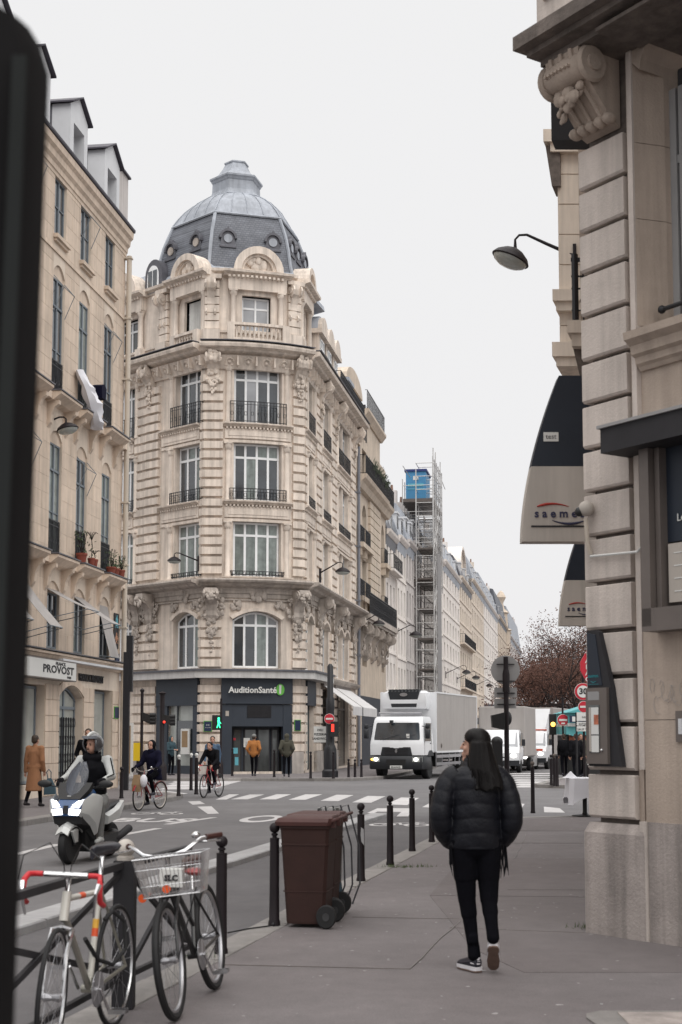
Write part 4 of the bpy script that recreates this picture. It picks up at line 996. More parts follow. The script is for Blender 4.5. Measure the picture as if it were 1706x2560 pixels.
    for seg, (w0, w1), mg, cols in ((SL, (8.1, 9.25), 'glass_curtain', 2), (SCn, (1.62, 3.02), 'glass_sky', 2), (SR, (px(768), px(779)), 'glass_pale', 1), (SL, (3.2, 4.7), 'glass_dark', 2)):
        sh_ = (lambda g_: (lambda a, d, z: g_(a, d-SBK, z)))(seg); c = (w0+w1)/2; hw = (w1-w0)/2
        window(b, sh_, w0+.02, w1-.02, 19.67, 21.22, cols=cols, trans=.68, dep=.28, fr=.075, mf='frame_white', mg=mg)
        if seg is SL and w0 > 8:
            q = MB(sh_); N = 26; q.loft([[(w0+.12+(hw*2-.24)*i/N, -.24+.03*(i % 2), z) for z in (19.7, 21.2)] + [(w0+.12+(hw*2-.24)*i/N, -.26+.03*(i % 2), z) for z in (21.2, 19.7)] for i in range(N+1)]); q.build('curtain', 'curtain_white', b)
        for s in (w0-.42, w1+.42):
            q = MB(sh_); q.lathe([(.16, 19.6), (.16, 19.7), (.12, 19.76), (.11, 21.15), (.14, 21.2), (.18, 21.3), (.18, 21.36)], (s, .14, 0), 12); q.box(s-.2, s+.2, -.05, .34, 18.9, 19.6); q.box(s-.19, s+.19, -.05, .32, 21.36, 21.44); q.build('column', 'stone_centre', b, True)
            q = MB(sh_); carving(q, s, .16, 21.26, .34, .2, rnd, 8); q.build('carved_capital', 'stone_centre', b, True)
        q = MB(sh_); q.box(w0-.65, w1+.65, -.3, .32, 21.44, 22.05); molding(q, w0-.85, w1+.85, 22.05, [(-.4, 0), (.36, 0), (.42, .06), (.62, .12), (.64, .22), (-.4, .26)])
        for i in range(int((hw*2+1.4)/.2)): q.box(w0-.66+i*.2, w0-.56+i*.2, .3, .44, 21.95, 22.05)
        q.build('entablature', 'stone_centre', b)
        R0 = hw+.42; N = 14; q = MB(sh_)
        for i in range(N):
            a_ = math.pi*i/N; a2 = math.pi*(i+1)/N
            for r0, r1, dd in ((.70, 1.0, .50), (.60, .72, .36)):
                f = lambda an, r: (c-math.cos(an)*R0*r, 22.29+math.sin(an)*R0*r*.98)
                p = [f(a_, r0), f(a2, r0), f(a2, r1), f(a_, r1)]; q.hexa([(x, -.3, z) for x, z in p]+[(x, dd, z) for x, z in p])
        q.build('pediment', 'stone_centre', b)
        q = MB(sh_); q.prism([(c-math.cos(math.pi*i/12)*R0*.7, 22.29+math.sin(math.pi*i/12)*R0*.7) for i in range(13)], -.3, .2, 1); carving(q, c, .2, 22.29+R0*.35, R0*.9, R0*.5, rnd, 22); q.ball((c, .3, 22.29+R0*.42), (.14, .08, .2)); q.build('tympanum', 'stone_centre', b, True)
        q = MB(sh_); N = 12
        q.loft([[(c-math.cos(math.pi*i/N)*R0*.93, d, 22.29+math.sin(math.pi*i/N)*R0*.90) for i in range(N+1)] for d in (-2.2, -.28)]); q.build('pediment_roof', 'zinc', b, True)
    # balustrades
    def balustrade(seg, a0, a1, d, z0, z1, n=1):
        t = MB(seg); t.box(a0, a1, d-.12, d+.12, z1-.12, z1, n); t.box(a0, a1, d-.1, d+.1, z0, z0+.1, n); t.box(a0-.02, a0+.28, d-.13, d+.13, z0, z1); t.box(a1-.28, a1+.02, d-.13, d+.13, z0, z1)
        to = t.build('balustrade', 'stone_centre', b)
        k = max(2, int((a1-a0-.6)/.17)); H = z1-z0-.22
        for i in range(k):
            s = a0+.36+(a1-a0-.72)*i/(k-1); q = MB(seg); q.lathe([(.05, z0+.1), (.035, z0+.14), (.065, z0+.1+H*.35), (.03, z0+.1+H*.7), (.05, z0+.1+H)], (s, d, 0), 6); q.build('baluster', 'stone_centre', to, True)
    balustrade(SCn, .95, 3.55, .35, 19.0, 19.78, 4); balustrade(SL, 7.75, 9.6, .05, 18.9, 19.62)
    q = MB(SCn); q.box(.9, 3.6, -.3, .5, 18.88, 19.0, 4); q.build('balcony_base', 'stone_weathered', b)
    # corner piers of the attic with scrolls
    for seg, s in ((SL, 6.75), (SCn, .25), (SCn, LC-.3), (SL, 2.2)):
        sh_ = (lambda g_: (lambda a, d, z: g_(a, d-SBK, z)))(seg)
        for i in range(6):
            q = MB(sh_); q.box(s-.32, s+.32, -.1, .16, 19.65+i*.37, 19.65+i*.37+.32); q.build('stone_block', 'stone_centre', b)
        q = MB(sh_); console(q, s-.05, 20.1, 21.9, .34, .42); q.box(s-.42, s+.42, -.2, .3, 21.9, 22.1); q.box(s-.36, s+.36, -.1, .3, 18.9, 19.6); q.build('scroll_pier', 'stone_centre', b)
    # ---------------- dome: hexagonal
    ap = 4.28; mc_ = ((P2[0]+P3[0])/2, (P2[1]+P3[1])/2); no_ = (math.sin(rad(16)), -math.cos(rad(16)))
    Cc = (mc_[0]-no_[0]*ap+.0, mc_[1]-no_[1]*ap)
    def ring(r, z, k=6, off=0.0):
        out = []
        for i in range(6):
            a = rad(16-30+60*i+off); A = Vector((math.sin(a), -math.cos(a))); a2 = rad(16+30+60*i+off); B = Vector((math.sin(a2), -math.cos(a2)))
            for j in range(k//1 if False else 1): out.append((Cc[0]+A.x*r, Cc[1]+A.y*r, z))
        return out
    prof = [(3.95, 22.4), (3.76, 23.1), (3.62, 23.85), (3.45, 24.5), (3.26, 25.0), (3.02, 25.55)]
    d_ = MB(); d_.loft([ring(r, z) for r, z in prof]); d_.build('slate_roof', 'slate', b)
    zp = [(3.06, 25.55), (3.02, 25.67), (2.80, 26.0), (2.5, 26.37), (2.1, 26.72), (1.7, 26.97), (1.35, 27.13)]
    def zr(r, z, N=8):   # facet edges softened into a rounder section
        out = []
        for i in range(6):
            a = rad(16-30+60*i); a2 = a+rad(60)
            for j in range(N):
                t = j/N; A = Vector((math.sin(a), -math.cos(a))); B = Vector((math.sin(a2), -math.cos(a2))); p = A*(1-t)+B*t
                k = min(1, max(0, (z-25.7)/1.4)); q_ = p*(1-k)+p.normalized()*.97*k; out.append((Cc[0]+q_.x*r, Cc[1]+q_.y*r, z))
        return out
    d_ = MB(); d_.loft([zr(r, z) for r, z in zp]); d_.build('zinc_roof', 'zinc', b)
    for i in range(48):
        if i % 2: continue
        q = MB(); q.tube([(lambda p: (Cc[0]+(p[0]-Cc[0])*1.004, Cc[1]+(p[1]-Cc[1])*1.004, p[2]+.015))(zr(r, z)[i]) for r, z in zp], .018 if i % 8 else .035, 5); q.build('roof_seam', 'zinc', b)
    q = MB()
    for i in range(6):
        q.tube([(lambda p: (Cc[0]+(p[0]-Cc[0])*1.003, Cc[1]+(p[1]-Cc[1])*1.003, p[2]))(ring(r, z)[i]) for r, z in prof], .085, 6)
    for z, r in ((25.57, 3.08), (22.45, 4.0)):
        rr = ring(r, z)
        q.tube([p for p in rr], .06, 5, True)
    q.build('hip_flashing', 'zinc', b)
    q = MB(); q.loft([ring(r, z+.52) for r, z in ((1.42, 26.52), (1.45, 26.62), (1.38, 26.68), (1.30, 26.72), (1.22, 26.85), (1.18, 26.95), (1.16, 27.38), (1.20, 27.42), (1.24, 27.5), (1.30, 27.56), (1.30, 27.64), (1.12, 27.70), (.86, 27.92), (.68, 28.18), (.56, 28.42), (.60, 28.46), (.60, 28.52), (.35, 28.62), (.05, 28.66))]); q.build('lantern', 'zinc', b)
    # lead gutter skirt
    q = MB(); q.loft([ring(4.42, 22.15), ring(4.36, 22.4), ring(3.95, 22.75), ring(3.75, 22.3)]); q.build('dome_skirt', 'zinc', b)
    # oculus dormers: two on each visible face
    for i, u in ((0, .21), (0, .81), (5, .20), (5, .72), (1, .15), (1, .45), (1, .8)):
        a = rad(16-30+60*i); a2 = a+rad(60); A = Vector((math.sin(a), -math.cos(a))); B = Vector((math.sin(a2), -math.cos(a2)))
        r = 3.5; zc = 24.2
        p = (A*(1-u)+B*u)*r; nrm = (A+B).normalized(); tt = Vector((-nrm.y, nrm.x))
        mxo = Matrix(((tt.x, nrm.x, 0, Cc[0]+p.x), (tt.y, nrm.y, 0, Cc[1]+p.y), (0, 0, 1, zc), (0, 0, 0, 1)))
        mxo = mxo @ Matrix.Scale(.9, 4); t_ = MB(); t_.xf = mxo
        t_.box(-.42, .42, -.3, .20, -.48, -.38); N = 12
        pr = [(-.36, -.4)]+[(-.36*math.cos(math.pi*k/N), .02+.38*math.sin(math.pi*k/N)) for k in range(N+1)]+[(.36, -.4)]
        t_.prism(pr, -.5, .10, 1)
        for k in range(N):
            f = lambda q_, R_: (-R_*math.cos(math.pi*q_/N), .02+R_*1.05*math.sin(math.pi*q_/N))
            pp = [f(k, .34), f(k+1, .34), f(k+1, .45), f(k, .45)]; t_.hexa([(x, -.4, z) for x, z in pp]+[(x, .2, z) for x, z in pp])
        t_.prism([(-.10, .44), (.10, .44), (0, .66)], -.1, .18, 1); t_.box(-.46, -.34, -.1, .18, .0, .08); t_.box(.34, .46, -.1, .18, .0, .08)
        oo = t_.build('oculus_dormer', 'lead_dark', b)
        t_ = MB(); t_.xf = mxo; t_.lathe([(.14, .10), (.22, .10), (.22, .15), (.14, .15)], (0, 0, 0), 18, 'y'); t_.build('oculus_frame', 'zinc' if i != 5 else 'stone_weathered', oo)
        t_ = MB(); t_.xf = mxo; t_.lathe([(.01, .105), (.17, .105), (.17, .115), (.01, .115)], (0, 0, 0), 18, 'y'); t_.build('pane', 'glass_pale', oo)
    # antenna
    q = MB(); p = SL(7.0, -2, 0); q.tube([(p[0], p[1], 22), (p[0], p[1], 24.9)], .02, 5); q.tube([(p[0], p[1], 24.85), (p[0]+.7, p[1], 24.9)], .012, 4); q.build('antenna', 'pipe_grey', b)
    # ---------------- left wing roof and its round dormer, chimney pots
    q = MB(SL); q.prism([(-.3, 22.2), (-1.2, 23.6), (-4, 24.2), (-7, 24.2), (-7, 21.5), (-.6, 21.5)], -12, 6.6, 0); q.build('wing_roof', 'zinc', b)
    q = MB(SL); N = 10
    c = 5.7; q.loft([[(c-.62*math.cos(math.pi*i/N), d, 23.1+.75*math.sin(math.pi*i/N)) for i in range(N+1)]+[(c+.62, d, 22.0), (c-.62, d, 22.0)] for d in (-2.6, -.45)]); q.build('round_dormer', 'lead_dark', b, True)
    q = MB(SL); q.loft([[(c-.40*math.cos(math.pi*i/N), d, 23.0+.55*math.sin(math.pi*i/N)) for i in range(N+1)]+[(c+.40, d, 22.2), (c-.40, d, 22.2)] for d in (-.45, -.40)]); dw = q.build('dormer_window', 'frame_white', b)
    q = MB(SL); [q.box(c-.33+k*.36, c-.04+k*.36, -.40, -.385, 22.3, 23.3) for k in (0, 1)]; q.build('pane', 'glass_dark', dw)
    for x in (4.9, 5.4):
        q = MB(SL); q.lathe([(.1, 24.1), (.12, 24.5), (.09, 24.85), (.01, 24.85)], (x+1.6, -2.4, 0), 8); q.build('chimney_pot', 'terracotta', b)
    # ---------------- right wing: attic dormers stepping away
    z0 = 18.88
    railing(b, SR, px(835)-1.2, RL, z0, .95, .55, .16, 6, fancy=True)
    railing(b, SR, px(790), px(800), z0, .7, .45, .16, 1)
    m = MB(SR); m.prism([(-.45, z0), (-.45, 20.6), (-1.3, 21.6), (-5, 22), (-7, 22), (-7, z0)], 4.0, RL, 0); m.build('wing_attic', 'zinc', b)
    for a, w_, h in ((4.1, 1.5, 1.0), (6.1, 1.5, .95), (8.1, 1.4, .9)):
        q = MB(SR); q.box(a, a+w_, -1.2, -.02, z0, z0+2.0); q.box(a-.2, a+w_+.2, -1.3, .18, z0+2.0, z0+2.22)
        q.build('dormer', 'stone_centre', b)
        q = MB(SR); N = 10; c = a+w_/2; q.loft([[(c-(w_/2+.12)*math.cos(math.pi*i/N), d, z0+2.22+.72*math.sin(math.pi*i/N)) for i in range(N+1)] for d in (-1.4, .15)]); q.build('dormer_pediment', 'stone_centre', b)
        q = MB(SR); q.loft([[(c-(w_/2+.20)*math.cos(math.pi*i/N), d, z0+2.22+.80*math.sin(math.pi*i/N)) for i in range(N+1)] for d in (-2.4, -.05)]); q.build('dormer_roof', 'zinc', b, True)
        window(b, (lambda a_, d, z: SR(a_, d+.0, z)), a+.3, a+w_-.3, z0+.3, z0+1.8, cols=2, trans=.7, dep=-.04, fr=.06, split=False)
    q = MB(SR); a = RL-2.2; q.box(a, a+1.7, -1.6, -.1, z0, z0+1.9); q.box(a-.1, a+1.8, -1.7, .05, z0+1.9, z0+2.1); dd = q.build('dormer', 'zinc', b); q = MB(SR); q.box(a+.2, a+.75, -.1, -.06, z0+.2, z0+1.7); q.box(a+.95, a+1.5, -.1, -.06, z0+.2, z0+1.7); q.build('pane', 'glass_pale', dd)
    # rain pipe at the far end
    q = MB(SR); q.tube([(RL+.0, .22, 5.0), (RL+.0, .22, 17.6)], .085, 10); q.tube([(RL, .22, 0), (RL, .22, 5)], .085, 10)
    for z in (6, 9, 12, 15): q.box(RL-.12, RL+.12, 0, .33, z, z+.08)
    q.build('rain_pipe', 'pipe_grey', b, True)
    return b, SL, SCn, SR, RL, LC
CB, SL, SCN, SR, RL, LCN = corner_building()
plate('street_plate', 'arched blue street name plate on the pier left of the shop door', 'street plate', SCN, .26, 2.05, .30, .42, 'plate_blue', .17, [('RUE', 0, .05, .08), ('DU LOUVRE', 0, -.06, .045)], rim='sign_green')
plate('street_plate', 'blue street name plate on the pier right of the shop, seen at an angle', 'street plate', SCN, 4.15, 2.1, .26, .44, 'plate_blue', .15, rim='sign_green')
street_lantern(PX(496, 1402, 60.6), rad(180+20), 1.05, 'lantern whose arm reaches left across the second floor window of the corner building', .30, 0, .30)
street_lantern(PX(801, 1432, 64.0), rad(-28), 1.15, 'lantern on the right-hand wall of the corner building beneath the second floor windows', .34, 0, .42)
street_lantern(SR(RL+.2, .1, 7.7), rad(-30), 1.35, 'lantern beside the grey rain pipe at the end of the corner building', .34, 0, .5)
# ================================================================== STREET ROW BEYOND
ROWSEG = SR
def row_house(name, label, s0, s1, zt, floors, nwin, m, wm='glass_dark', roof='zinc', mans=2.2, dz=0.0, d=0.0, shutters=False, shop='shop_blue', balc=(), dorm=2, chim=True, frm='frame_white', zsh=3.9):
    sg = (lambda a, dd, z: SR(a, dd+d, z)); b = thing(name, label, 'building', SR((s0+s1)/2, 0, 0))
    ops = []; W_ = s1-s0; pitch = W_/nwin; ww = min(1.15, pitch*.46); fz = []
    H = (zt-.5-zsh)/floors
    for k in range(floors):
        z0 = zsh+H*k+.55; z1 = zsh+H*(k+1)-.35; fz.append((z0, z1))
        for i in range(nwin):
            c = s0+pitch*(i+.5); ops.append((c-ww/2, c+ww/2, z0, z1))
    q = MB(sg); wall(q, s0, s1, zsh, zt, ops, .35); q.build('wall', m, b)
    q = MB(sg); q.box(s0+.01, s1-.01, -9, -.355, 0, zt-.1); q.build('interior_core', 'room_dark', b)
    for o in ops: window(b, sg, o[0], o[1], o[2], o[3], cols=2, trans=0, dep=.24, fr=.07, mf=frm, mg=wm, rows=1, split=False)
    q = MB(sg)
    for z0, z1 in fz: q.box(s0, s1, -.01, .07, z0-.32, z0-.2)
    molding(q, s0, s1, zt-.35, [(-.1, 0), (.12, 0), (.3, .2), (.34, .35), (-.1, .38)]); q.build('string_course', m, b)
    for k in balc:
        z0 = fz[k][0]; r = MB(sg); r.box(s0+.2, s1-.2, 0, .55, z0-.2, z0-.05); r.build('balcony_slab', m, b); railing(b, sg, s0+.25, s1-.25, z0-.05, .95, .5, .22, 2, fancy=False)
    # shops
    q = MB(sg); q.box(s0, s1, -.3, .02, 0, zsh); q.build('shop_wall', shop, b)
    q = MB(sg)
    for i in range(max(1, nwin//2)): c = s0+W_*(i+.5)/max(1, nwin//2); q.box(c-W_*.18/max(1, nwin//4 or 1), c+W_*.18/max(1, nwin//4 or 1), .02, .05, .4, zsh-.8)
    q.build('shop_glass', 'glass_shop', b)
    # mansard
    q = MB(sg); q.prism([(.1, zt+.02), (-.7, zt+mans), (-4, zt+mans+.8), (-8, zt+mans+.8), (-8, zt-1), (0, zt-1)], s0, s1, 0); q.build('roof', roof, b)
    for i in range(dorm):
        c = s0+W_*(i+.5)/dorm; q = MB(sg); q.box(c-.5, c+.5, -1.2, -.12, zt+.1, zt+1.6); q.box(c-.6, c+.6, -1.4, -.02, zt+1.6, zt+1.72); do = q.build('dormer', 'zinc_white', b)
        q = MB(sg); q.box(c-.34, c+.34, -.12, -.09, zt+.3, zt+1.45); q.build('pane', 'glass_dark', do)
    if chim:
        q = MB(sg); q.box(s1-.55, s1-.02, -6, -1.2, zt, zt+mans+1.7); co_ = q.build('chimney', m, b)
        q = MB(sg)
        for i in range(7): q.lathe([(.12, zt+mans+1.7), (.09, zt+mans+2.15), (.01, zt+mans+2.15)], (s1-.28, -1.6-.6*i, 0), 6)
        q.build('chimney_pots', 'brick_red', co_)
    return b
# building directly next to the corner building: bay, balconies, planted terrace
def balcony_house():
    s0, s1 = RL+.05, SR.px(965, 1600); sg = SR; b = thing('balcony_house', 'beige stone house with corner bay, iron balconies and arched windows beside the rain pipe', 'building', SR((s0+s1)/2, 0, 0))
    X = lambda x: SR.px(x, 1500)
    wn = [(X(893), X(902)), (X(906), X(917)), (X(954), X(961))]; mm = 'stone_beige'
    fl = [(9.6, 12.0, 0), (12.9, 15.3, .0), (5.4, 8.5, 0)]
    ops = [(a, e2, z0, z1, arc) for a, e2 in wn for z0, z1, arc in ((5.6, 8.2, 0), (9.4, 11.7, 0), (12.4, 14.9, .55), (16.3, 18.1, 0))]
    q = MB(sg); wall(q, s0, s1, 3.9, 18.6, ops, .4); q.build('wall', mm, b)
    q = MB(sg); q.box(s0, s1, -8, -.41, 0, 18.5); q.build('interior_core', 'room_dark', b)
    for o in ops:
        window(b, sg, o[0], o[1], o[2], o[3]-(o[4] and .05), cols=2, trans=.8, dep=.25, fr=.07, mf='plaster_grey', arc=o[4], split=False)
        if o[2] in (9.4, 12.4): railing(b, sg, o[0]-.1, o[1]+.1, o[2], .95, .22, .12, 1, fancy=False); r = MB(sg); r.box(o[0]-.25, o[1]+.25, -.02, .42, o[2]-.3, o[2]-.03); r.box(o[0]-.15, o[0], -.02, .3, o[2]-.75, o[2]-.3); r.box(o[1], o[1]+.15, -.02, .3, o[2]-.75, o[2]-.3); r.build('window_balcony', mm, b)
    for a, e2 in ((X(921), X(930)), (X(930.5), X(947))):
        z = 9; f0 = None
        while z < 15.2:
            if f0 is None: r = MB(sg); r.box(a, e2-.05, -.02, .14, 0, .40); f0 = r.build('stone_block', mm, b); f0.location = (0, 0, z)
            else: inst(f0, z-f0.location[2])
            z += .46
    # first floor big balcony on consoles
    r = MB(sg); r.box(s0+.1, X(962), -.02, .85, 8.05, 8.35); r.box(s0+.1, X(962), -.02, .75, 7.9, 8.05); r.build('balcony_slab', 'stone_weathered', b)
    railing(b, sg, s0+.3, X(948), 8.35, 1.2, .78, .16, 2, fancy=True); railing(b, sg, X(949), X(961.5), 8.35, 1.2, .78, .13, 2)
    r = MB(sg); r.box(X(905), X(946), .74, .76, 8.42, 9.4); r.build('balcony_panel', 'metal_charcoal', b)
    for x in (897, 913, 928, 944, 956): r = MB(sg); console(r, X(x), 5.9, 7.92, .5, .7); carving(r, X(x), .3, 6.9, .6, 1.3, RND, 16); r.build('console', 'stone_weathered', b)
    # planted balcony
    zb = 16.1; r = MB(sg); r.prism([(-.02, zb-.7), (.25, zb-.65), (.4, zb-.35), (.6, zb-.2), (.68, zb), (-.02, zb)], s0, X(949), 0); r.prism([(-.02, zb-.7), (.25, zb-.65), (.4, zb-.35), (.55, zb-.2), (.6, zb-.02), (-.02, zb-.02)], X(949), s1, 0); r.build('balcony_cornice', mm, b)
    railing(b, sg, s0+.1, X(948), zb, 1.1, .6, .16, 2); railing(b, sg, X(949), s1, zb, 1.1, .55, .16, 2)
    # bay tower above
    q = MB(sg); q.box(X(917), X(957), -3.5, -.15, zb, 20.4); q.build('bay_tower', mm, b)
    q = MB(sg); q.box(X(950), X(955), -.15, -.12, 16.6, 18.7); q.build('shuttered_window', 'lead_dark', b)
    q = MB(sg); molding(q, X(914), X(959), 20.2, [(-3.7, 0), (-.05, 0), (.1, .2), (.22, .35), (.22, .5), (-3.7, .5)]); q.build('terrace_cornice', mm, b)
    railing(b, sg, X(914), X(958), 20.7, 1.1, .12, .22, 2, fancy=False)
    # tall dormer behind
    q = MB(sg); N = 10; a, e2 = X(900), X(935); c = (a+e2)/2; q.box(a, e2, -3.0, -.9, 18.5, 22.0)
    q.loft([[(c-(e2-a)/2*1.1*math.cos(math.pi*i/N), d, 22.0+1.1*math.sin(math.pi*i/N)) for i in range(N+1)] for d in (-3.2, -.7)]); q.build('tall_dormer', mm, b)
    q = MB(sg); q.prism([(c-.75*math.cos(math.pi*i/N), 20.9+.8*math.sin(math.pi*i/N)) for i in range(N+1)]+[(c+.75, 18.9), (c-.75, 18.9)], -.9, -.86, 1); q.build('arched_window', 'glass_pale', b)
    railing(b, sg, s0, X(914), 18.6, 1.0, .1, .2, 2, fancy=False)
    # shops
    q = MB(sg); q.box(s0, s1, -.3, .03, 0, 3.9); q.build('shop_wall', 'shop_blue', b); q = MB(sg); q.box(s0, s0+1.6, .03, .12, 0, 3.7); q.build('stone_pier', mm, b)
    lf = MB(sg); rnd = random.Random(4)
    for i in range(420):
        a = rnd.uniform(X(905), X(947)); z = zb+1.0+rnd.uniform(-.5, .45)*abs(math.sin(a*1.7)); d = rnd.uniform(.45, .8); k = .09
        lf.add([(a-k, d, z), (a, d+.03, z+k), (a+k, d, z), (a, d-.03, z-k)], [(0, 1, 2, 3)])
    lo = lf.build('balcony_plants', 'leaf_green', b); lo['kind'] = 'stuff'
    # table and chairs on the terrace
    t = thing('terrace_table', 'tiny cafe table on the roof terrace behind iron railing', 'table', SR(X(940), -.6, 20.7))
    q = MB(sg); q.box(X(940)-.4, X(940)+.4, -.9, -.3, 21.42, 21.46); q.build('top', 'iron_black', t); q = MB(sg); q.tube([(X(940), -.6, 20.7), (X(940), -.6, 21.42)], .03, 6); q.tube([(X(940)-.25, -.6, 20.7), (X(940)+.25, -.6, 20.72)], .02, 5); q.build('stand', 'iron_black', t)
    t = thing('terrace_chair', 'tiny iron chair beside the cafe table on the roof terrace', 'chair', SR(X(933), -.6, 20.7)); c = X(933)
    q = MB(sg); q.box(c-.2, c+.2, -.8, -.4, 21.1, 21.14); q.build('seat', 'iron_black', t); q = MB(sg); q.box(c-.2, c-.17, -.8, -.4, 21.14, 21.6); q.build('backrest', 'iron_black', t)
    for dx in (-.18, .18):
        for dy in (-.78, -.42): q = MB(sg); q.box(c+dx-.015, c+dx+.015, dy-.015, dy+.015, 20.7, 21.1); q.build('leg', 'iron_black', t)
balcony_house()
X_ = lambda x: SR.px(x, 1600)
row_house('white_house', 'narrow white plaster house right of the beige balcony house', X_(965.2), X_(990), 14.9, 4, 3, 'plaster_white', roof='lead_dark', balc=(3,), dorm=2, zsh=4.2, chim=True)
row_house('white_house', 'white house with curved balconies just left of the scaffolding', X_(990.3), X_(1012), 15.2, 4, 3, 'plaster_white', roof='zinc', dorm=2, d=.1)
row_house('grey_house', 'pale grey tall house behind the left edge of the scaffolding', X_(1012.3), X_(1032), 15.6, 4, 3, 'plaster_grey', roof='zinc', dorm=2, d=.12, mans=2.6)
row_house('grey_house', 'grey plaster house directly behind the scaffolding tower', X_(1032.3), X_(1056), 16.2, 5, 4, 'plaster_grey', roof='lead_dark', dorm=2)
row_house('white_house', 'wide white house right of the scaffolding with small windows', X_(1056.3), X_(1108), 17.4, 6, 6, 'plaster_white', roof='zinc', dorm=3, mans=2.0)
row_house('gabled_house', 'tall pale house carrying a rounded gable with chimney pots', X_(1108.3), X_(1150), 17.8, 6, 6, 'plaster_white', roof='zinc', dorm=3, mans=2.4, shutters=True)
row_house('cream_house', 'cream house below the rounded gable with stacked balconies', X_(1150.3), X_(1180), 18.4, 6, 6, 'plaster_cream', roof='lead_dark', dorm=3, balc=(1, 3))
row_house('cream_house', 'far cream house with high chimney wall and red chimney pots', X_(1180.3), X_(1210), 20.0, 6, 8, 'plaster_cream', roof='zinc', dorm=4, mans=2.8)
row_house('far_house', 'far pale stone house with long zinc roof and attic windows', X_(1210.3), X_(1245), 20.0, 6, 8, 'plaster_white', roof='zinc', dorm=5, mans=3.2)
row_house('far_house', 'far house crowned by a stone lantern and urn', X_(1245.3), X_(1275), 20.5, 6, 8, 'stone_beige', roof='slate', dorm=4, mans=4.0)
row_house('far_house', 'farthest grey-roofed house where the street bends', X_(1275.3), X_(1302), 20.0, 5, 8, 'plaster_grey', roof='zinc', dorm=4, mans=5.5)
# rounded gable
t = thing('rounded_gable', 'rounded stone gable wall rising above the white roofs', 'gable', SR(X_(1140), -2, 18)); q = MB(SR); c = X_(1168); N = 12
q.box(c-5, c+5, -5, -.8, 17.5, 19.9); q.build('wall', 'plaster_cream', t)
q = MB(SR); q.prism([(c-3.6*math.cos(math.pi*i/N), 19.9+2.5*math.sin(math.pi*i/N)) for i in range(N+1)], -5, -.6, 1); q.build('arched_top', 'plaster_cream', t)
q = MB(SR); q.box(c-5.2, c+5.2, -.8, -.4, 19.7, 20.0)
for i in range(N):
    f = lambda k, r: (c-r*math.cos(math.pi*k/N), 19.9+r*.7*math.sin(math.pi*k/N)); p = [f(i, 3.6), f(i+1, 3.6), f(i+1, 4.0), f(i, 4.0)]; q.hexa([(x, -5, z) for x, z in p]+[(x, -.3, z) for x, z in p])
q.build('coping', 'plaster_white', t)
q = MB(SR)
for i in range(9): q.lathe([(.16, 17.6), (.12, 18.3), (.01, 18.3)], (c-4.2+i*.95, -1.6, 0), 6)
q.build('chimney_pots', 'brick_red', t)
for (x, zt, w_, lab) in ((1232, 23.8, 8, 'broad chimney wall topped by a row of small pots'), (1257, 25.5, 3.4, 'tall narrow brick chimney stack behind the pale chimney wall')):
    t = thing('chimney_stack', lab, 'chimney', SR(X_(x), -3, 18)); q = MB(SR); c = X_(x); q.box(c-w_/2, c+w_/2, -5, -2, 17, zt); q.box(c-w_/2-.2, c+w_/2+.2, -5.2, -1.8, zt, zt+.3); q.build('stack', 'plaster_grey' if w_ > 5 else 'brick_red', t)
    q = MB(SR)
    for i in range(8 if w_ > 5 else 3): q.lathe([(.25, zt+.3), (.2, zt+1.2), (.01, zt+1.2)], (c-w_/2+.5+i*.95, -3, 0), 6)
    q.build('chimney_pots', 'lead_dark', t)
t = thing('stone_lantern', 'stone roof lantern with urn finial far down the street', 'roof lantern', SR(X_(1268), -1, 20)); q = MB(SR); c = X_(1268)
q.lathe([(1.6, 17), (1.6, 20), (1.9, 20.2), (1.2, 20.6), (1.1, 23), (1.4, 23.3), (.6, 24), (.4, 25), (.9, 26), (.5, 26.8), (.1, 27.2)], (c, -1, 0), 12); q.build('lantern', 'stone_beige', t, True)
# lamps on the row
for s_, z_, lab in ((X_(962), 7.9, 'lantern just beyond the big iron balcony'), (X_(1112), 7.4, 'first lantern on the white house beyond the scaffolding'), (X_(1140), 7.4, 'second lantern beyond the scaffolding, below the rounded gable'), (X_(1180), 7.4, 'farthest wall lantern on the cream house')):
    street_lantern(SR(s_, .1, z_), rad(-14), 1.9, lab, .42, 0, .7)
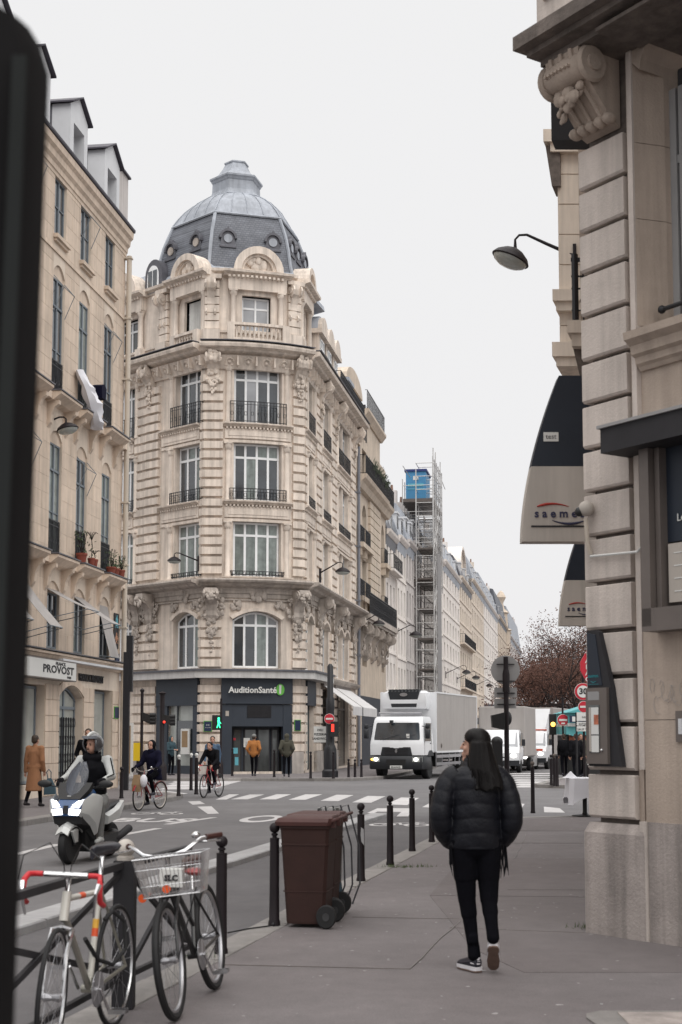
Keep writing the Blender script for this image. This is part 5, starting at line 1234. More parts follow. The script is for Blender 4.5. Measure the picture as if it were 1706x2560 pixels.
# ================================================================== RIGHT FOREGROUND BUILDING
def right_building():
    C0 = GR(1478, 2331)[:2]; sg = Seg(C0, 180-33.5)     # s grows towards the right and nearer
    b = thing('stone_building', 'stone corner building in the right foreground with grooved pier, heavy balcony and dark canopy', 'building', sg(.3, 0, 0))
    rnd = random.Random(9)
    zs = [.94, 1.33, 1.72, 2.11, 2.49, 2.89, 3.28, 3.66, 4.03, 4.42, 4.79, 5.18, 5.56, 5.92, 6.29, 6.67]
    # core pier
    q = MB(sg); q.box(.06, .60, -.55, -.075, .9, 7.9); q.build('pier_core', 'stone_slab', b)  # much darker stone than the blocks, painting shade into the grooves
    for i, (z0, z1) in enumerate(zip(zs[:-1], zs[1:])):
        q = MB(sg); e_ = .012; a, e2 = .0, .53
        q.loft([[(a, -.5, z0), (e2, -.5, z0), (e2, -.015, z0), (a, -.02, z0)], [(a-.0, -.5, z0+.02), (e2, -.5, z0+.02), (e2, 0, z0+.02), (a, 0, z0+.02)], [(a, -.5, z1-.045), (e2, -.5, z1-.045), (e2, 0, z1-.045), (a, 0, z1-.045)], [(a, -.5, z1-.038), (e2, -.5, z1-.038), (e2-.008, -.012, z1-.038), (a, -.012, z1-.038)]])
        q.build('stone_block', 'stone_right', b)
        if i >= 6:
            q = MB(sg); q.lathe([(.02, 0), (.021, .02), (.012, .024), (.001, .024)], (0, 0, 0), 10, 'y'); q.xf = None
            q.v = [sg(.12+p[0]*1, p[1], z1-.13+p[2]) for p in q.v]; q.build('iron_stud', 'iron_brown', b, True)
    # recess beside the pier, then the flat splay up to the window
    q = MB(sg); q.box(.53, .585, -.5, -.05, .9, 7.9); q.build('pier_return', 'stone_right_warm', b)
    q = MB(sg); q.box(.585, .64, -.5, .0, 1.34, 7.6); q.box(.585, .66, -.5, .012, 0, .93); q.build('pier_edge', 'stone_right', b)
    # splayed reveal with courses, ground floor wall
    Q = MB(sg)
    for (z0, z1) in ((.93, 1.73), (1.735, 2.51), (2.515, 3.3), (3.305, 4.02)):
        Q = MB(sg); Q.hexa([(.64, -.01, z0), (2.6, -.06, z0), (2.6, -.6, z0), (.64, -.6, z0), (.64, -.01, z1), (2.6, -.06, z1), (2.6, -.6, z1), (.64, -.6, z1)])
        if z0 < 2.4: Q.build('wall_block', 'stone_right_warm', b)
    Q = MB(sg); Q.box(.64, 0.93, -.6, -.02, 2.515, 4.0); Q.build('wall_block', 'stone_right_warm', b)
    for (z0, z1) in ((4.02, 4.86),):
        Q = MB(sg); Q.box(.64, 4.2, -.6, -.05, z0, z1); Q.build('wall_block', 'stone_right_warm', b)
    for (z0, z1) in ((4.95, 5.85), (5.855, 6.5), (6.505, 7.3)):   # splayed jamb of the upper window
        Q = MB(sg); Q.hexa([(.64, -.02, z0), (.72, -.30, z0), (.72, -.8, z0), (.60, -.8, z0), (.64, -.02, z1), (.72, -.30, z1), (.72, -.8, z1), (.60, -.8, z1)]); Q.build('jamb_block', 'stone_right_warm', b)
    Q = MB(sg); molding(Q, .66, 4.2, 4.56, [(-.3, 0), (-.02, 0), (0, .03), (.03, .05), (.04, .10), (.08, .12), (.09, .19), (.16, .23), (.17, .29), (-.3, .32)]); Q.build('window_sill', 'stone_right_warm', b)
    fr = MB(sg)
    for a in (.72, .82, 1.9): fr.box(a, a+.07, -.46, -.36, 4.88, 7.0)
    fr.box(.72, 2.6, -.44, -.37, 6.35, 6.42); fo = fr.build('upper_window', 'grey_back', b)
    q = MB(sg); q.box(.74, 2.6, -.47, -.45, 4.9, 7.2); q.build('pane', 'glass_dark', fo)
    q = MB(sg); q.tube([(.78, -.16, 5.07), (2.6, -.16, 5.07)], .02, 8); q.ball((.78, -.16, 5.07), .035); q.build('guard_rail', 'iron_black', b, True)
    q = MB(sg); N = 10   # arch over the window
    q.loft([[(.62+.0, -.02, 7.2), (.62, -.02, 8.0), (4.2, -.02, 8.0), (4.2, -.02, 7.5)]+[(.72+1.4*(1-math.cos(math.pi*i/20)), -.02, 7.1+.55*math.sin(math.pi*i/20)) for i in range(10, -1, -1)]]+[[(.62, -.6, 7.2), (.62, -.6, 8.0), (4.2, -.6, 8.0), (4.2, -.6, 7.5)]+[(.72+1.4*(1-math.cos(math.pi*i/20)), -.6, 7.1+.55*math.sin(math.pi*i/20)) for i in range(10, -1, -1)]])
    q.build('window_head', 'stone_right_warm', b)
    # plinth
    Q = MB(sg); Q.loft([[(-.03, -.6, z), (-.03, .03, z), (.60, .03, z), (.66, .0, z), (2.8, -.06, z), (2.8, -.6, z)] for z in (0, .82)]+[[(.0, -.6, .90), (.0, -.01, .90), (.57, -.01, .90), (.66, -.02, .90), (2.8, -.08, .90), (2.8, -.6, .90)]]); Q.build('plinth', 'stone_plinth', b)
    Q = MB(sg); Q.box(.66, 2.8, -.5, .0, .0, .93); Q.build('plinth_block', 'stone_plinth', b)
    # street side wall (turns the corner), stays behind the pier
    sv = Seg((C0[0]+.02, C0[1]+.02), 12)   # runs away from the camera, facade looks left
    SVN = lambda a, d, z: (C0[0]+math.sin(rad(17))*a-math.cos(rad(17))*d, C0[1]+math.cos(rad(17))*a+math.sin(rad(17))*d, z)
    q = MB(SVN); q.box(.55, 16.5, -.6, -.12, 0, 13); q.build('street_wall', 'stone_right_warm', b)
    # big balcony slab above with corner console
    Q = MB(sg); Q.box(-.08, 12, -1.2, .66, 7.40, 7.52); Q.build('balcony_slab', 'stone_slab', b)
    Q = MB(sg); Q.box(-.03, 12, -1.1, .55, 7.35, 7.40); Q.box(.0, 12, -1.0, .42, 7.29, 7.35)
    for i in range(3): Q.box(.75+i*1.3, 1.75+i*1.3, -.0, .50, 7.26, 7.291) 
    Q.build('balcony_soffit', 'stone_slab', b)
    Q = MB(sg); Q.box(-.04, 4.5, -.7, .42, 7.52, 9.8); Q.box(-.04, 13, -9, .40, 9.8, 21); Q.box(4.2, 13, -5, .0, 0, 21); Q.build('parapet_and_upper_mass', 'stone_right', b)  # parapet, plus unseen upper storeys and near wall extended to block sky light
    Q = MB(sg)
    for a in (.06, .95, 1.85):
        Q.box(a, a+.62, .42, .445, 7.85, 9.6)
    Q.box(-.06, 4.5, -.7, .49, 7.52, 7.60); Q.build('parapet_panel', 'stone_right', b)
    Q = MB(sg)
    pr = []; N = 18   # S-shaped console, volute at the top
    for i in range(N+1):
        u = i/N; pr.append((.42-.37*u+.11*math.sin(u*math.pi*1.0)*(1-u), 7.29-.55*u))
    Q.prism([(-.05, 7.31)]+pr+[(-.05, 6.70)], .06, .46, 0)
    for t in (.02, .50):
        Q.lathe([(.01, -.03), (.14, -.03), (.16, 0), (.14, .03), (.01, .03)], (t, .31, 7.15), 18, 'x'); Q.lathe([(.01, -.05), (.07, -.05), (.08, 0), (.07, .05), (.01, .05)], (t, .31, 7.15), 14, 'x')
    Q.lathe([(.01, -.24), (.12, -.22), (.14, 0), (.12, .22), (.01, .24)], (.26, .32, 7.16), 16, 'x')
    for i in range(5): Q.ball((.06+i*.10, .08, 6.75), (.055, .07, .05), 8, 6)
    for i in range(7): Q.box(.10+i*.045, .12+i*.045, .22, .48, 7.13, 7.15)
    for t in (.14, .26, .38): Q.tube([(t, p[0]+.012, p[1]) for p in pr], .022, 6)
    carving(Q, .26, .30, 7.02, .36, .30, rnd, 22); carving(Q, .0, .14, 7.05, .2, .4, rnd, 14)
    Q.build('corner_console', 'stone_right_warm', b, True)
    # small side console and outlying mouldings seen past the pier's left edge
    for (zt, zb) in ():
        Q = MB(SVN); carving(Q, .4, .05, (zt+zb)/2, .22, zt-zb, rnd, 22); Q.build('side_carving', 'stone_right_warm', b, True)
    # camera dome on the pier
    cm = thing('dome_camera', 'small beige dome security camera fixed to the grooved stone pier', 'camera', sg(.02, .1, 3.5)); q = MB(); p = sg(.10, .07, 3.50)
    q.ball(p, .066, 16, 10); q.build('housing', 'board_beige', cm, True); q = MB(); p2 = sg(.06, .108, 3.475); q.ball(p2, .042, 12, 8); q.build('lens', 'black_plastic', cm, True)
    q = MB(sg); q.tube([(.09, .07, 3.42), (.09, .05, 3.2), (.09, .02, 3.12)], .018, 8); q.build('cable_duct', 'pipe_cream', cm, True)
    # canopy of the doorway
    cn = thing('door_canopy', 'dark grey flat canopy projecting over the doorway at the right edge', 'canopy', sg(1, .2, 4)); q = MB(sg); q.box(.52, 3.4, -.02, .30, 3.87, 4.07); q.build('box', 'metal_charcoal', cn); q = MB(sg); q.box(.50, 3.4, -.02, .325, 4.07, 4.095); q.build('flashing', 'grey_back', cn)
    # display case in the doorway: dark panel reading Le ..., beige board below
    dc = thing('display_case', 'large brown metal framed display case with dark panel and beige notice board', 'display case', sg(1.1, 0, 3))
    q = MB(sg); q.box(.80, .90, -.15, .16, 2.46, 3.9); q.box(.80, 2.6, -.15, .16, 2.42, 2.60); q.box(.91, .96, -.15, .10, 2.6, 3.9); q.build('frame', 'metal_brown', dc)
    q = MB(sg); q.box(.96, 2.6, -.14, .02, 3.12, 3.9); q.build('dark_panel', 'sign_night', dc)
    q = MB(sg); q.box(1.0, 2.6, -.14, .06, 2.64, 3.1); q.build('notice_board', 'board_beige', dc)
    q = MB(sg)
    for z in (2.72, 2.82, 2.92, 3.02): q.box(1.06, 1.6, .06, .064, z, z+.008)
    q.build('white_line', 'sign_white', dc)
    text('lettering', 'Le', .085, 'sign_white', dc, sg.mx(1.11, .03, 3.30), .002)
    q = MB(sg); q.box(1.02, 1.16, -.02, .0, .0, 0) if False else None
    # conduit tube and socket
    ct = thing('conduit', 'thin pale cable conduit on the wall beside the dark doorway', 'conduit', sg(.72, .02, 3.2)); q = MB(sg); q.tube([(.72, .03, 3.95), (.72, .03, 3.14), (.64, .03, 3.08), (.1, .03, 3.1)], .011, 6); q.build('tube', 'sign_white', ct)
    sk = thing('door_buzzer', 'small brushed metal intercom plate set into the wall at the right edge', 'intercom', sg(1.0, .0, 1.6)); q = MB(sg); q.box(.98, 1.08, -.05, .0, 1.56, 1.80); q.build('plate', 'metal_brown', sk)
    q = MB(sg); q.box(1.01, 1.05, .0, .004, 1.62, 1.74); q.build('button', 'chrome', sk)
    tf = thing('green_door_frame', 'turquoise painted door frame edge at the far right', 'door frame', sg(1.13, 0, 1.2)); q = MB(sg); q.box(1.115, 1.30, -.1, .03, .93, 2.2); q.build('frame', 'teal_frame', tf)
    # scratched graffiti
    gq = MB(sg); rr = random.Random(2)
    for i in range(9):
        c = .72+i*.045; z = 1.92+rr.uniform(-.08, .08); a0 = rr.uniform(0, 6)
        pts = [(c+.035*math.cos(a0+t*.9)+t*.006, -.008, z+.07*math.sin(a0+t*.9)) for t in range(6)]; gq.tube(pts, .0016, 4)
    gq.build('graffiti', 'grey_back', b)
    # totem case on the pier: triangle top with night-blue face, glazed notice box
    tt = thing('notice_totem', 'dark grey wall totem with slanted top and glazed paper notices on the pier', 'notice case', sg(.2, .03, 1.9))
    q = MB(sg); q.prism([(.06, 1.36), (.44, 1.36), (.40, 1.6), (.335, 2.0), (.20, 2.46), (.16, 2.48), (.06, 2.48)], .0, .05, 1); q.build('body', 'metal_charcoal', tt)
    q = MB(sg); q.prism([(.065, 2.02), (.235, 2.02), (.165, 2.44), (.065, 2.46)], .05, .056, 1); q.build('blue_face', 'sign_night', tt)
    q = MB(sg); q.box(.065, .31, .05, .08, 1.38, 2.0); q.build('case', 'metal_brown', tt)
    q = MB(sg); q.box(.105, .225, .08, .086, 1.47, 1.86); q.build('pane', 'glass_shop', tt)
    for (a, w2, z0, z1, m_) in ((.135, .085, 1.62, 1.84, 'sign_white'), (.135, .085, 1.475, 1.61, 'sign_white'), (.17, .05, 1.70, 1.78, 'poster_orange'), (.11, .02, 1.48, 1.84, 'board_beige')):
        q = MB(sg); q.box(a, a+w2, .086, .089 if m_ != 'poster_orange' else .091, z0, z1); q.build('notice', m_, tt)
    q = MB(sg)
    for i in range(5): q.box(.13+i*.02, .145+i*.02, .0805, .0815, 1.9, 1.96)
    q.box(.09, .22, .08, .081, 1.90, 1.97); q.build('sticker', 'grey_back', tt)
    q = MB(sg); q.ball(sg(.25, .085, 1.49), .014, 8, 6); q.map = None; q.v = [tuple(v) for v in MB().ball(sg(.25, .085, 1.49), .014, 8, 6).v]; q.build('lock', 'chrome', tt)
    text('lettering', 'saemes', .042, 'logo_teal', tt, sg.mx(.135, .058, 2.10), .001)
    q = MB(sg); q.tube([(.11, .06, 2.055), (.14, .06, 2.045), (.17, .06, 2.055)], .003, 4); q.box(.08, .2, .058, .06, 2.03, 2.033); q.build('logo_swoosh', 'logo_teal', tt)
    return b, sg, SVN
RB, RSG, SVN = right_building()

# parking blade signs fixed to the street wall further on (each faces the viewer)
def blade_sign(Yd, xr, zb, zt, wid, label, tagtxt):
    # xr: wall side x, sign spreads to the left
    t = thing('blade_sign', label, 'sign', (xr, Yd, zb), group='curved parking signs hung one behind the other'); H = zt-zb; N = 14
    f = lambda u: wid*(1-.02*u-.50*u**1.75)            # width at height fraction u (0 bottom)
    def sheet(u0, u1, m, nm, y0=0.0):
        q = MB(); r = []
        for i in range(N+1):
            u = u0+(u1-u0)*i/N; wv = f(u); z = zb+H*u
            r.append([(xr-wv, Yd-.10+y0, z), (xr, Yd-.10+y0, z), (xr, Yd+.10, z), (xr-wv, Yd+.10, z)])
        q.loft(r); return q.build(nm, m, t)
    sheet(0, .45, 'sign_cream', 'cream_panel'); sheet(.4505, 1, 'sign_night', 'dark_panel')
    mx = Matrix.Translation((xr-wid*.50, Yd-.108, zb+H*.165)) @ Matrix.Rotation(rad(90), 4, 'X')
    text('lettering', 's a e m e s', wid*.155, 'logo_blue', t, mx, .002, bold=.003)
    q = MB(); q.tube([(xr-wid*.80+wid*.42*k/8, Yd-.105, zb+H*(.195+.03*math.sin(math.pi*(.15+.7*k/8)))) for k in range(9)], [.006, .012, .014, .013, .011, .009, .007, .005, .003], 5); q.build('logo_arc', 'logo_red', t)
    q = MB(); q.tube([(xr-wid*.60+wid*.42*k/8, Yd-.105, zb+H*(.135-.03*math.sin(math.pi*(.1+.75*k/8)))) for k in range(9)], [.003, .006, .008, .011, .013, .014, .013, .01, .006], 5); q.build('logo_arc', 'logo_blue', t)
    q = MB(); q.box(xr-wid*.88, xr-.05, Yd-.108, Yd-.10, zb+H*.085, zb+H*.095); q.build('logo_line', 'ink_black', t)
    if tagtxt:
        q = MB(); q.box(xr-wid*.70, xr-wid*.50, Yd-.107, Yd-.10, zb+H*.60, zb+H*.655); s_ = q.build('sticker', 'sign_white', t)
        text('lettering', 'test', .07, 'ink_black', t, Matrix.Translation((xr-wid*.60, Yd-.109, zb+H*.628)) @ Matrix.Rotation(rad(90), 4, 'X'), .001)
def zat(py, Y, px=1450): return PX(px, py, Y)[2]
YA = 14.2; xA = PX(1490, 1357, YA)[0]; blade_sign(YA, xA, zat(1357, YA), zat(945, YA), xA-PX(1303, 1357, YA)[0], 'large curved parking sign, dark above cream, hanging beside the stone pier', True)
YB = 24.5; xB = PX(1512, 1565, YB)[0]; blade_sign(YB, xB, zat(1565, YB), zat(1315, YB), xB-PX(1398, 1565, YB)[0], 'smaller curved parking sign hanging lower and further down the right wall', False)

# farther part of the right side: facade edge with balconies and cornices, seen as a narrow strip
def right_far():
    SH = lambda x, y, z: (x+.31*(y-(24 if y > 22 else 18.5)), y, z)
    b = thing('stone_building', 'yellowish stone facade edge with iron balconies glimpsed behind the right pier', 'building', (4.1, 24, 0))
    def zf(py): return zat(py, 24)
    x0 = PX(1400, 700, 24)[0]
    q = MB(SH); q.box(x0, x0+3.5, 24, 26.5, zf(890), 15.2); q.build('wall', 'plaster_cream', b)
    z = zf(890); k = 0
    while z < 15: q = MB(SH); q.box(x0-.012, x0+.6, 23.98, 24.2, z, z+.52); q.build('stone_block', 'plaster_cream', b); z += .54
    for (py, ex, h, dp) in ((365, .22, .22, .5), (760, .1, .2, .4), (898, .12, .25, .6)):
        z = zf(py); q = MB(SH); q.box(x0-ex, x0+1, 23.8, 24.6, z, z+h); q.box(x0-ex*.5, x0+1, 23.85, 24.5, z-.16, z); q.build('cornice', 'plaster_cream', b)
    z1 = zf(370); z0 = zf(470); q = MB(SH); q.prism([(x0-.2, z1), (x0+.05, z1), (x0+.05, z0), (x0-.1, z0)], 23.9, 24.4, 1); q.build('bracket', 'stone_slab', b)
    # balcony with railing closer in
    Yb = 18.5; xb = PX(1418, 800, Yb)[0]
    q = MB(SH); za = PX(1418, 800, Yb)[2]; q.box(xb, xb+1.5, Yb, Yb+2.2, za-.17, za); q.box(xb+.05, xb+1.5, Yb+.05, Yb+2.2, za-.34, za-.17); q.build('balcony_slab', 'plaster_cream', b)
    q = MB(SH); q.prism([(xb+.05, za-.34), (xb+1.2, za-.34), (xb+1.2, za-1.35), (xb+.30, za-1.2), (xb+.15, za-.8)], Yb+.2, Yb+.6, 1); q.build('console', 'stone_slab', b)
    q = MB(SH)
    zt = PX(1415, 648, Yb)[2]
    q.tube([(xb+.10, Yb+.1, za), (xb+.10, Yb+.1, zt+.1)], .045, 8); q.box(xb+.05, xb+1.5, Yb+.08, Yb+.12, zt, zt+.05)
    for i in range(8): q.box(xb+.2+i*.13, xb+.22+i*.13, Yb+.09, Yb+.11, za, zt)
    for zz in (.15, .45, .62): q.box(xb+.05, xb+1.5, Yb+.09, Yb+.11, za+zz, za+zz+.02)
    for i in range(5): q.tube([(xb+.26+i*.2+.09*math.cos(t*1.05), Yb+.1, za+.3+.11*math.sin(t*1.05)) for t in range(6)], .012, 4, True)
    q.build('balcony_railing', 'iron_black', b)
    q = MB(SH); x1 = PX(1425, 500, Yb)[0]; q.box(x1+.08, x1+2, Yb+.3, Yb+3, za-.3, 11.5); q.build('wall', 'stone_right_warm', b)
    q = MB(SH); z2 = zat(330, 17); q.box(x1-.0, x1+.5, 17.0, 17.3, z2-.1, z2+.5); q.build('shutter', 'ink_black', b)
right_far()
street_lantern(PX(1437, 640, 24.0), rad(180-8), 1.02, 'large round lantern on a curved arm reaching out from the right-hand facade against the sky', .345, rad(-24), .42)
# small hook under the slab
# ================================================================== FOREGROUND POST, left edge
YP = 1.9
pt = thing('dark_post', 'blurred black box-section post with rounded top very close at the left edge', 'post', (-.5, 1.75, 0)); q = MB(); N = 6
xr = PX(120, 300, 1.84)[0]; xr0 = PX(40, 2560, 1.84)[0]; zt = PX(60, -5, 1.75)[2]
def psec(z, xr_, e_): return [(-.72, 1.75, z), (xr_-e_, 1.75, z), (xr_-e_*.6, 1.765, z), (xr_-e_*.2, 1.79, z), (xr_, 1.84, z), (-.72, 1.86, z)]
q.loft([psec(0, xr0-.02, .02), psec(PX(50, 2300, 1.75)[2], xr0, .02), psec(zt-.06, xr, .02), psec(zt-.02, xr-.012, .02), psec(zt, xr-.045, .02)]); q.build('column', 'post_dark', pt, True)
q = MB(); q.loft([[(x, 1.742, z), (x+.018, 1.742, z), (x+.018, 1.75, z), (x, 1.75, z)] for x, z in ((-.455, .3), (-.42, zt-.08))]); q.build('cover_strip', 'post_strip', pt)
# ================================================================== SCAFFOLDING
def scaffold():
    t = thing('scaffolding', 'tall metal scaffolding tower with platforms and netting against the grey houses', 'scaffolding', SR(X_(1040), 1.5, 0))
    a0 = X_(1032); sg = lambda a, d, z: SR(a0+a, d+.3, z)
    W_, D_ = 5.6, 1.3; zt = PX(1050, 1172, SR(a0, 2, 0)[1])[2]
    q = MB(sg)
    for a in (0, 1.7, W_):
        for d in (0, D_): q.tube([(a, d, 0), (a, d, zt+1.6 if d == D_ else zt)], .045, 5)
    q.build('upright', 'scaffold_metal', t)
    q = MB(sg); z = 2
    while z < zt+.5:
        for d in (0, D_): q.tube([(0, d, z), (W_, d, z)], .03, 4)
        for a in (0, 1.7, W_): q.tube([(a, 0, z), (a, D_, z)], .03, 4)
        z += 1.0
    q.build('ledger', 'scaffold_metal', t)
    z = 2.0; k = 0
    while z < 16:
        q = MB(sg); q.box(.1, 4.6, .1, 1.25, z, z+.12); q.build('platform', 'metal_brown', t)
        q = MB(sg); q.tube([(3.2 if k % 2 else .2, D_, z), (.4 if k % 2 else 3.2, D_, z+2.2)], .03, 4); q.tube([(0, D_, z), (1.9, D_, z+2.2)], .025, 4); q.build('brace', 'scaffold_metal', t)
        z += 2.25; k += 1
    q = MB(sg); q.box(W_+.02, W_+.03, 0, D_, 2, zt-3); q.box(2.4, W_, D_+.02, D_+.03, 2, zt-6); q.build('debris_net', 'debris_net', t)
    # wide head platform with site cabin
    xa, xb = X_(1036)-a0, X_(1060)-a0; zp = PX(1010, 1247, SR(a0+xa, 1, 0)[1])[2]
    q = MB(sg); q.box(xa-.3, xb, -1.2, 1.2, zp-.25, zp); q.box(xa-.3, xb, -1.2, 1.0, zp-6.3, zp-6.1); q.build('deck', 'metal_brown', t)
    q = MB(sg); n_ = 5
    for i in range(n_+1):
        a = xa-.3+(xb+.3-xa)*i/n_
        q.tube([(a, 1.2, zp-6.5), (a, 1.2, zp+3.2)], .05, 5); q.tube([(a, -1.1, zp-5), (a, -1.1, zp+1.5)], .04, 5)
        for zz in (-5, -3, -1, 1): q.tube([(a, -1.1, zp+zz), (a, 1.2, zp+zz)], .03, 4)
    for zz in (-6, -5, -4, -3.2, -2.2, -1.2, -.6, .5, 1.1, 2.0, 3.0): q.tube([(xa-.3, 1.2, zp+zz), (xb, 1.2, zp+zz)], .03, 4)
    q.tube([(xa+1, 1.2, zp-5), (xa+4, 1.2, zp-.3)], .03, 4); q.tube([(xa+4, 1.2, zp-5), (xa+1, 1.2, zp-.3)], .03, 4); q.tube([(xb, 1.2, zp+2.6), (xb+3, 1.2, zp+2.4)], .03, 4)
    q.tube([(xa-5, -.5, zp+1.6), (xa-.3, -.5, zp+1.6)], .03, 4)
    q.build('head_frame', 'scaffold_metal', t)
    c = thing('site_cabin', 'bright blue site cabin standing on top of the scaffolding', 'cabin', sg(xa, 0, zp))
    q = MB(sg); q.box(xa+.2, xa+3.2, -.9, .62, zp, zp+2.15); q.build('wall', 'cabin_blue', c)
    q = MB(sg); q.box(xa+.1, xa+3.3, -1.0, .7, zp+2.15, zp+2.32); q.build('roof', 'cabin_dark_blue', c)
    e0 = sg(xa+.18, -.9, 0); en = Seg((e0[0], e0[1]), 9.4+90)
    q = MB(en); q.box(.55, .95, -.02, .01, zp+1.5, zp+1.8); q.build('notice', 'sign_white', c)
    q = MB(en); q.box(.15, 1.35, -.0, .012, zp+1.0, zp+1.22); q.box(.1, 1.4, 0, .01, zp+.78, zp+.84); q.build('white_band', 'mosaic_blue', c)
scaffold()
# ================================================================== TREES
def tree(loc, h, spread, label, seed, levels=5, leaf=1500, lr=.10, col='leaf_brown', tr=.15):
    t = thing('bare_tree', label, 'tree', loc, local=True, group='winter trees at the end of the street'); r = random.Random(seed); trunk = MB(); lim = MB(); tips = []
    def grow(p, d, ln, rad_, lv):
        n = 3; pts = [p]; dd = d.copy()
        for i in range(n):
            dd = (dd+Vector((r.uniform(-1, 1), r.uniform(-1, 1), r.uniform(-.4, .8)))*.20).normalized(); pts.append(pts[-1]+dd*ln/n)
        (trunk if lv == 0 else lim).tube(pts, [rad_*(1-.35*i/n) for i in range(n+1)], 6 if lv < 2 else 3)
        if lv >= levels: tips.append((pts[-1], dd)); return
        k = r.choice((3, 4)) if lv == 0 else r.choice((2, 3, 3)) if lv < 4 else 3
        for i in range(k):
            a = r.uniform(0, 6.28) if lv else 6.28*i/k+r.uniform(-.3, .3); sp = r.uniform(.45, .95)
            u = dd.orthogonal().normalized(); v = dd.cross(u); nd = (dd*math.cos(sp)+(u*math.cos(a)+v*math.sin(a))*math.sin(sp)*spread); nd.z += (.0 if lv == 0 else .08); nd.normalize()
            start = pts[-1] if i else pts[-1]; grow(start if r.random() < .7 else pts[-2], nd, ln*r.uniform(.66, .86)*(1.7 if lv == 0 else 1), rad_*.60, lv+1)
        if lv > 1: tips.append((pts[-1], dd))
    grow(Vector((0, 0, 0)), Vector((r.uniform(-.05, .05), 0, 1)), h*tr, h*.022, 0)
    trunk.build('trunk', 'bark', t, True); lim.build('limbs', 'bark', t)
    lf = MB()
    for i in range(leaf):
        p, d = tips[r.randrange(len(tips))]; q = p+Vector((r.gauss(0, .35), r.gauss(0, .35), r.gauss(0, .35))); s_ = lr*r.uniform(.5, 1.2)
        u = Vector((r.uniform(-1, 1), r.uniform(-1, 1), r.uniform(-1, 1))).normalized(); v = u.orthogonal().normalized()
        lf.add([q-u*s_, q+v*s_*.6, q+u*s_, q-v*s_*.6], [(0, 1, 2, 3)])
    lf.build('crown', col, t)
    return t
for (x, y, h, sp, lf, lab, sd_) in ((1515, 74, 7.4, 1.35, 6000, 'nearest bare tree, its wide branches spreading out from behind the right pier', 5), (1428, 95, 9.2, 1.1, 14000, 'reddish-brown tree whose dense twigs rise above the waiting vans', 8),
                                   (1385, 122, 9.6, 1.0, 12000, 'farther reddish tree at the left end of the row, touching the grey roofs', 13), (1462, 108, 12.5, 1.2, 12000, 'tall tree behind the turquoise kiosk', 17), (1402, 140, 11.5, 1.1, 13000, 'hazy brown tree at the far end of the row behind the others', 23),
                                   (1430, 128, 14, 1.2, 12000, 'broad brown tree between the kiosk and the far end of the row', 31)):
    p = PX(x, 1842, y); tree((p[0], p[1], 0), h, sp, lab, sd_, levels=6, leaf=lf, lr=.05+y*.0003, tr=.30 if y < 80 else .17)
for (x, y, h, w_, m_, lab) in ((46, 185, 5, 56, 'plaster_cream', 'long pale block closing the street behind the winter trees'), (42, 150, 7, 30, 'stone_beige', 'stone block behind the turquoise kiosk')):
    t = thing('far_block', lab, 'building', (x, y, 0)); q = MB(); q.box(x-w_/2, x+w_, y, y+12, 0, h); q.build('wall', m_, t)
    q = MB(); q.box(x-w_/2, x+w_, y+.5, y+12, h, h+.8); q.build('roof', 'lead_dark', t)
    for i in range(10):
        for k in range(1):
            q = MB(); a = x-w_/2+2+i*w_*.13; q.box(a, a+1.3, y-.05, y-.01, 2.6+k*3, 4.6+k*3); q.build('window', 'glass_dark', t)
# ================================================================== BOLLARDS
def bollard(loc, label, h=.87, r=.041, ballm='iron_brown', grp='iron bollards along the kerb', tall=False):
    t = thing('bollard', label, 'bollard', loc, group=grp, local=True); hb = h-.135
    q = MB(); q.lathe([(r*1.25, 0), (r*1.25, .03), (r*1.08, .05), (r, .3), (r*.97, hb), (r*.97, hb+.004), (r*.5, hb+.006), (r*.45, hb+.03)], (0, 0, 0), 16); q.build('shaft', 'iron_brown', t, True)
    q = MB(); q.lathe([(r*.45, hb+.02), (r*.7, hb+.028), (r*.7, hb+.038), (r*.5, hb+.045)], (0, 0, 0), 12); q.ball((0, 0, hb+.045+r*1.05), r*1.08, 16, 10); q.build('ball_finial', ballm, t, True)
    return t
BL = [((553, 2385), 'bollard nearest the basket bicycle'), ((686, 2314), 'bollard partly hidden behind the brown bin lid'), ((903, 2204), 'bollard just right of the brown bins, with torn stickers'), ((976, 2163), 'bollard with weeds at its foot, second right of the bins'),
      ((1031, 2128), 'bollard third right of the bins'), ((1080, 2106), 'bollard nearest the elbow of the woman in the puffer jacket')]
for (p, lab) in BL: g_ = GR(*p); bollard((g_[0], g_[1], 0), lab+', on the kerb')
g_ = GR(903, 2204); t = thing('sticker', 'torn pale sticker on the bollard right of the bins', 'sticker', (g_[0], g_[1]-.056, .55)); q = MB(); q.add([(g_[0]+.005, g_[1]-.0535, .44), (g_[0]+.035, g_[1]-.05, .40), (g_[0]+.032, g_[1]-.05, .58), (g_[0]-.0, g_[1]-.0535, .60), (g_[0]-.005, g_[1]-.054, .52)], [(0, 1, 2, 3, 4)]); q.build('paper', 'granite_pale', t)
def bol_y(px, pb, pt, lab, bm='iron_brown', z=0.0, r=.045, grp='distant bollards'):
    g_ = GR(px, pb, z); H = (pb-pt)/F*g_[1]*1.0; return bollard((g_[0], g_[1], z), lab, H, r, bm, grp)
bol_y(1333, 2033, 1905, 'single slim bollard with pale ball between the woman and the white table', 'stone_slab', r=.042)
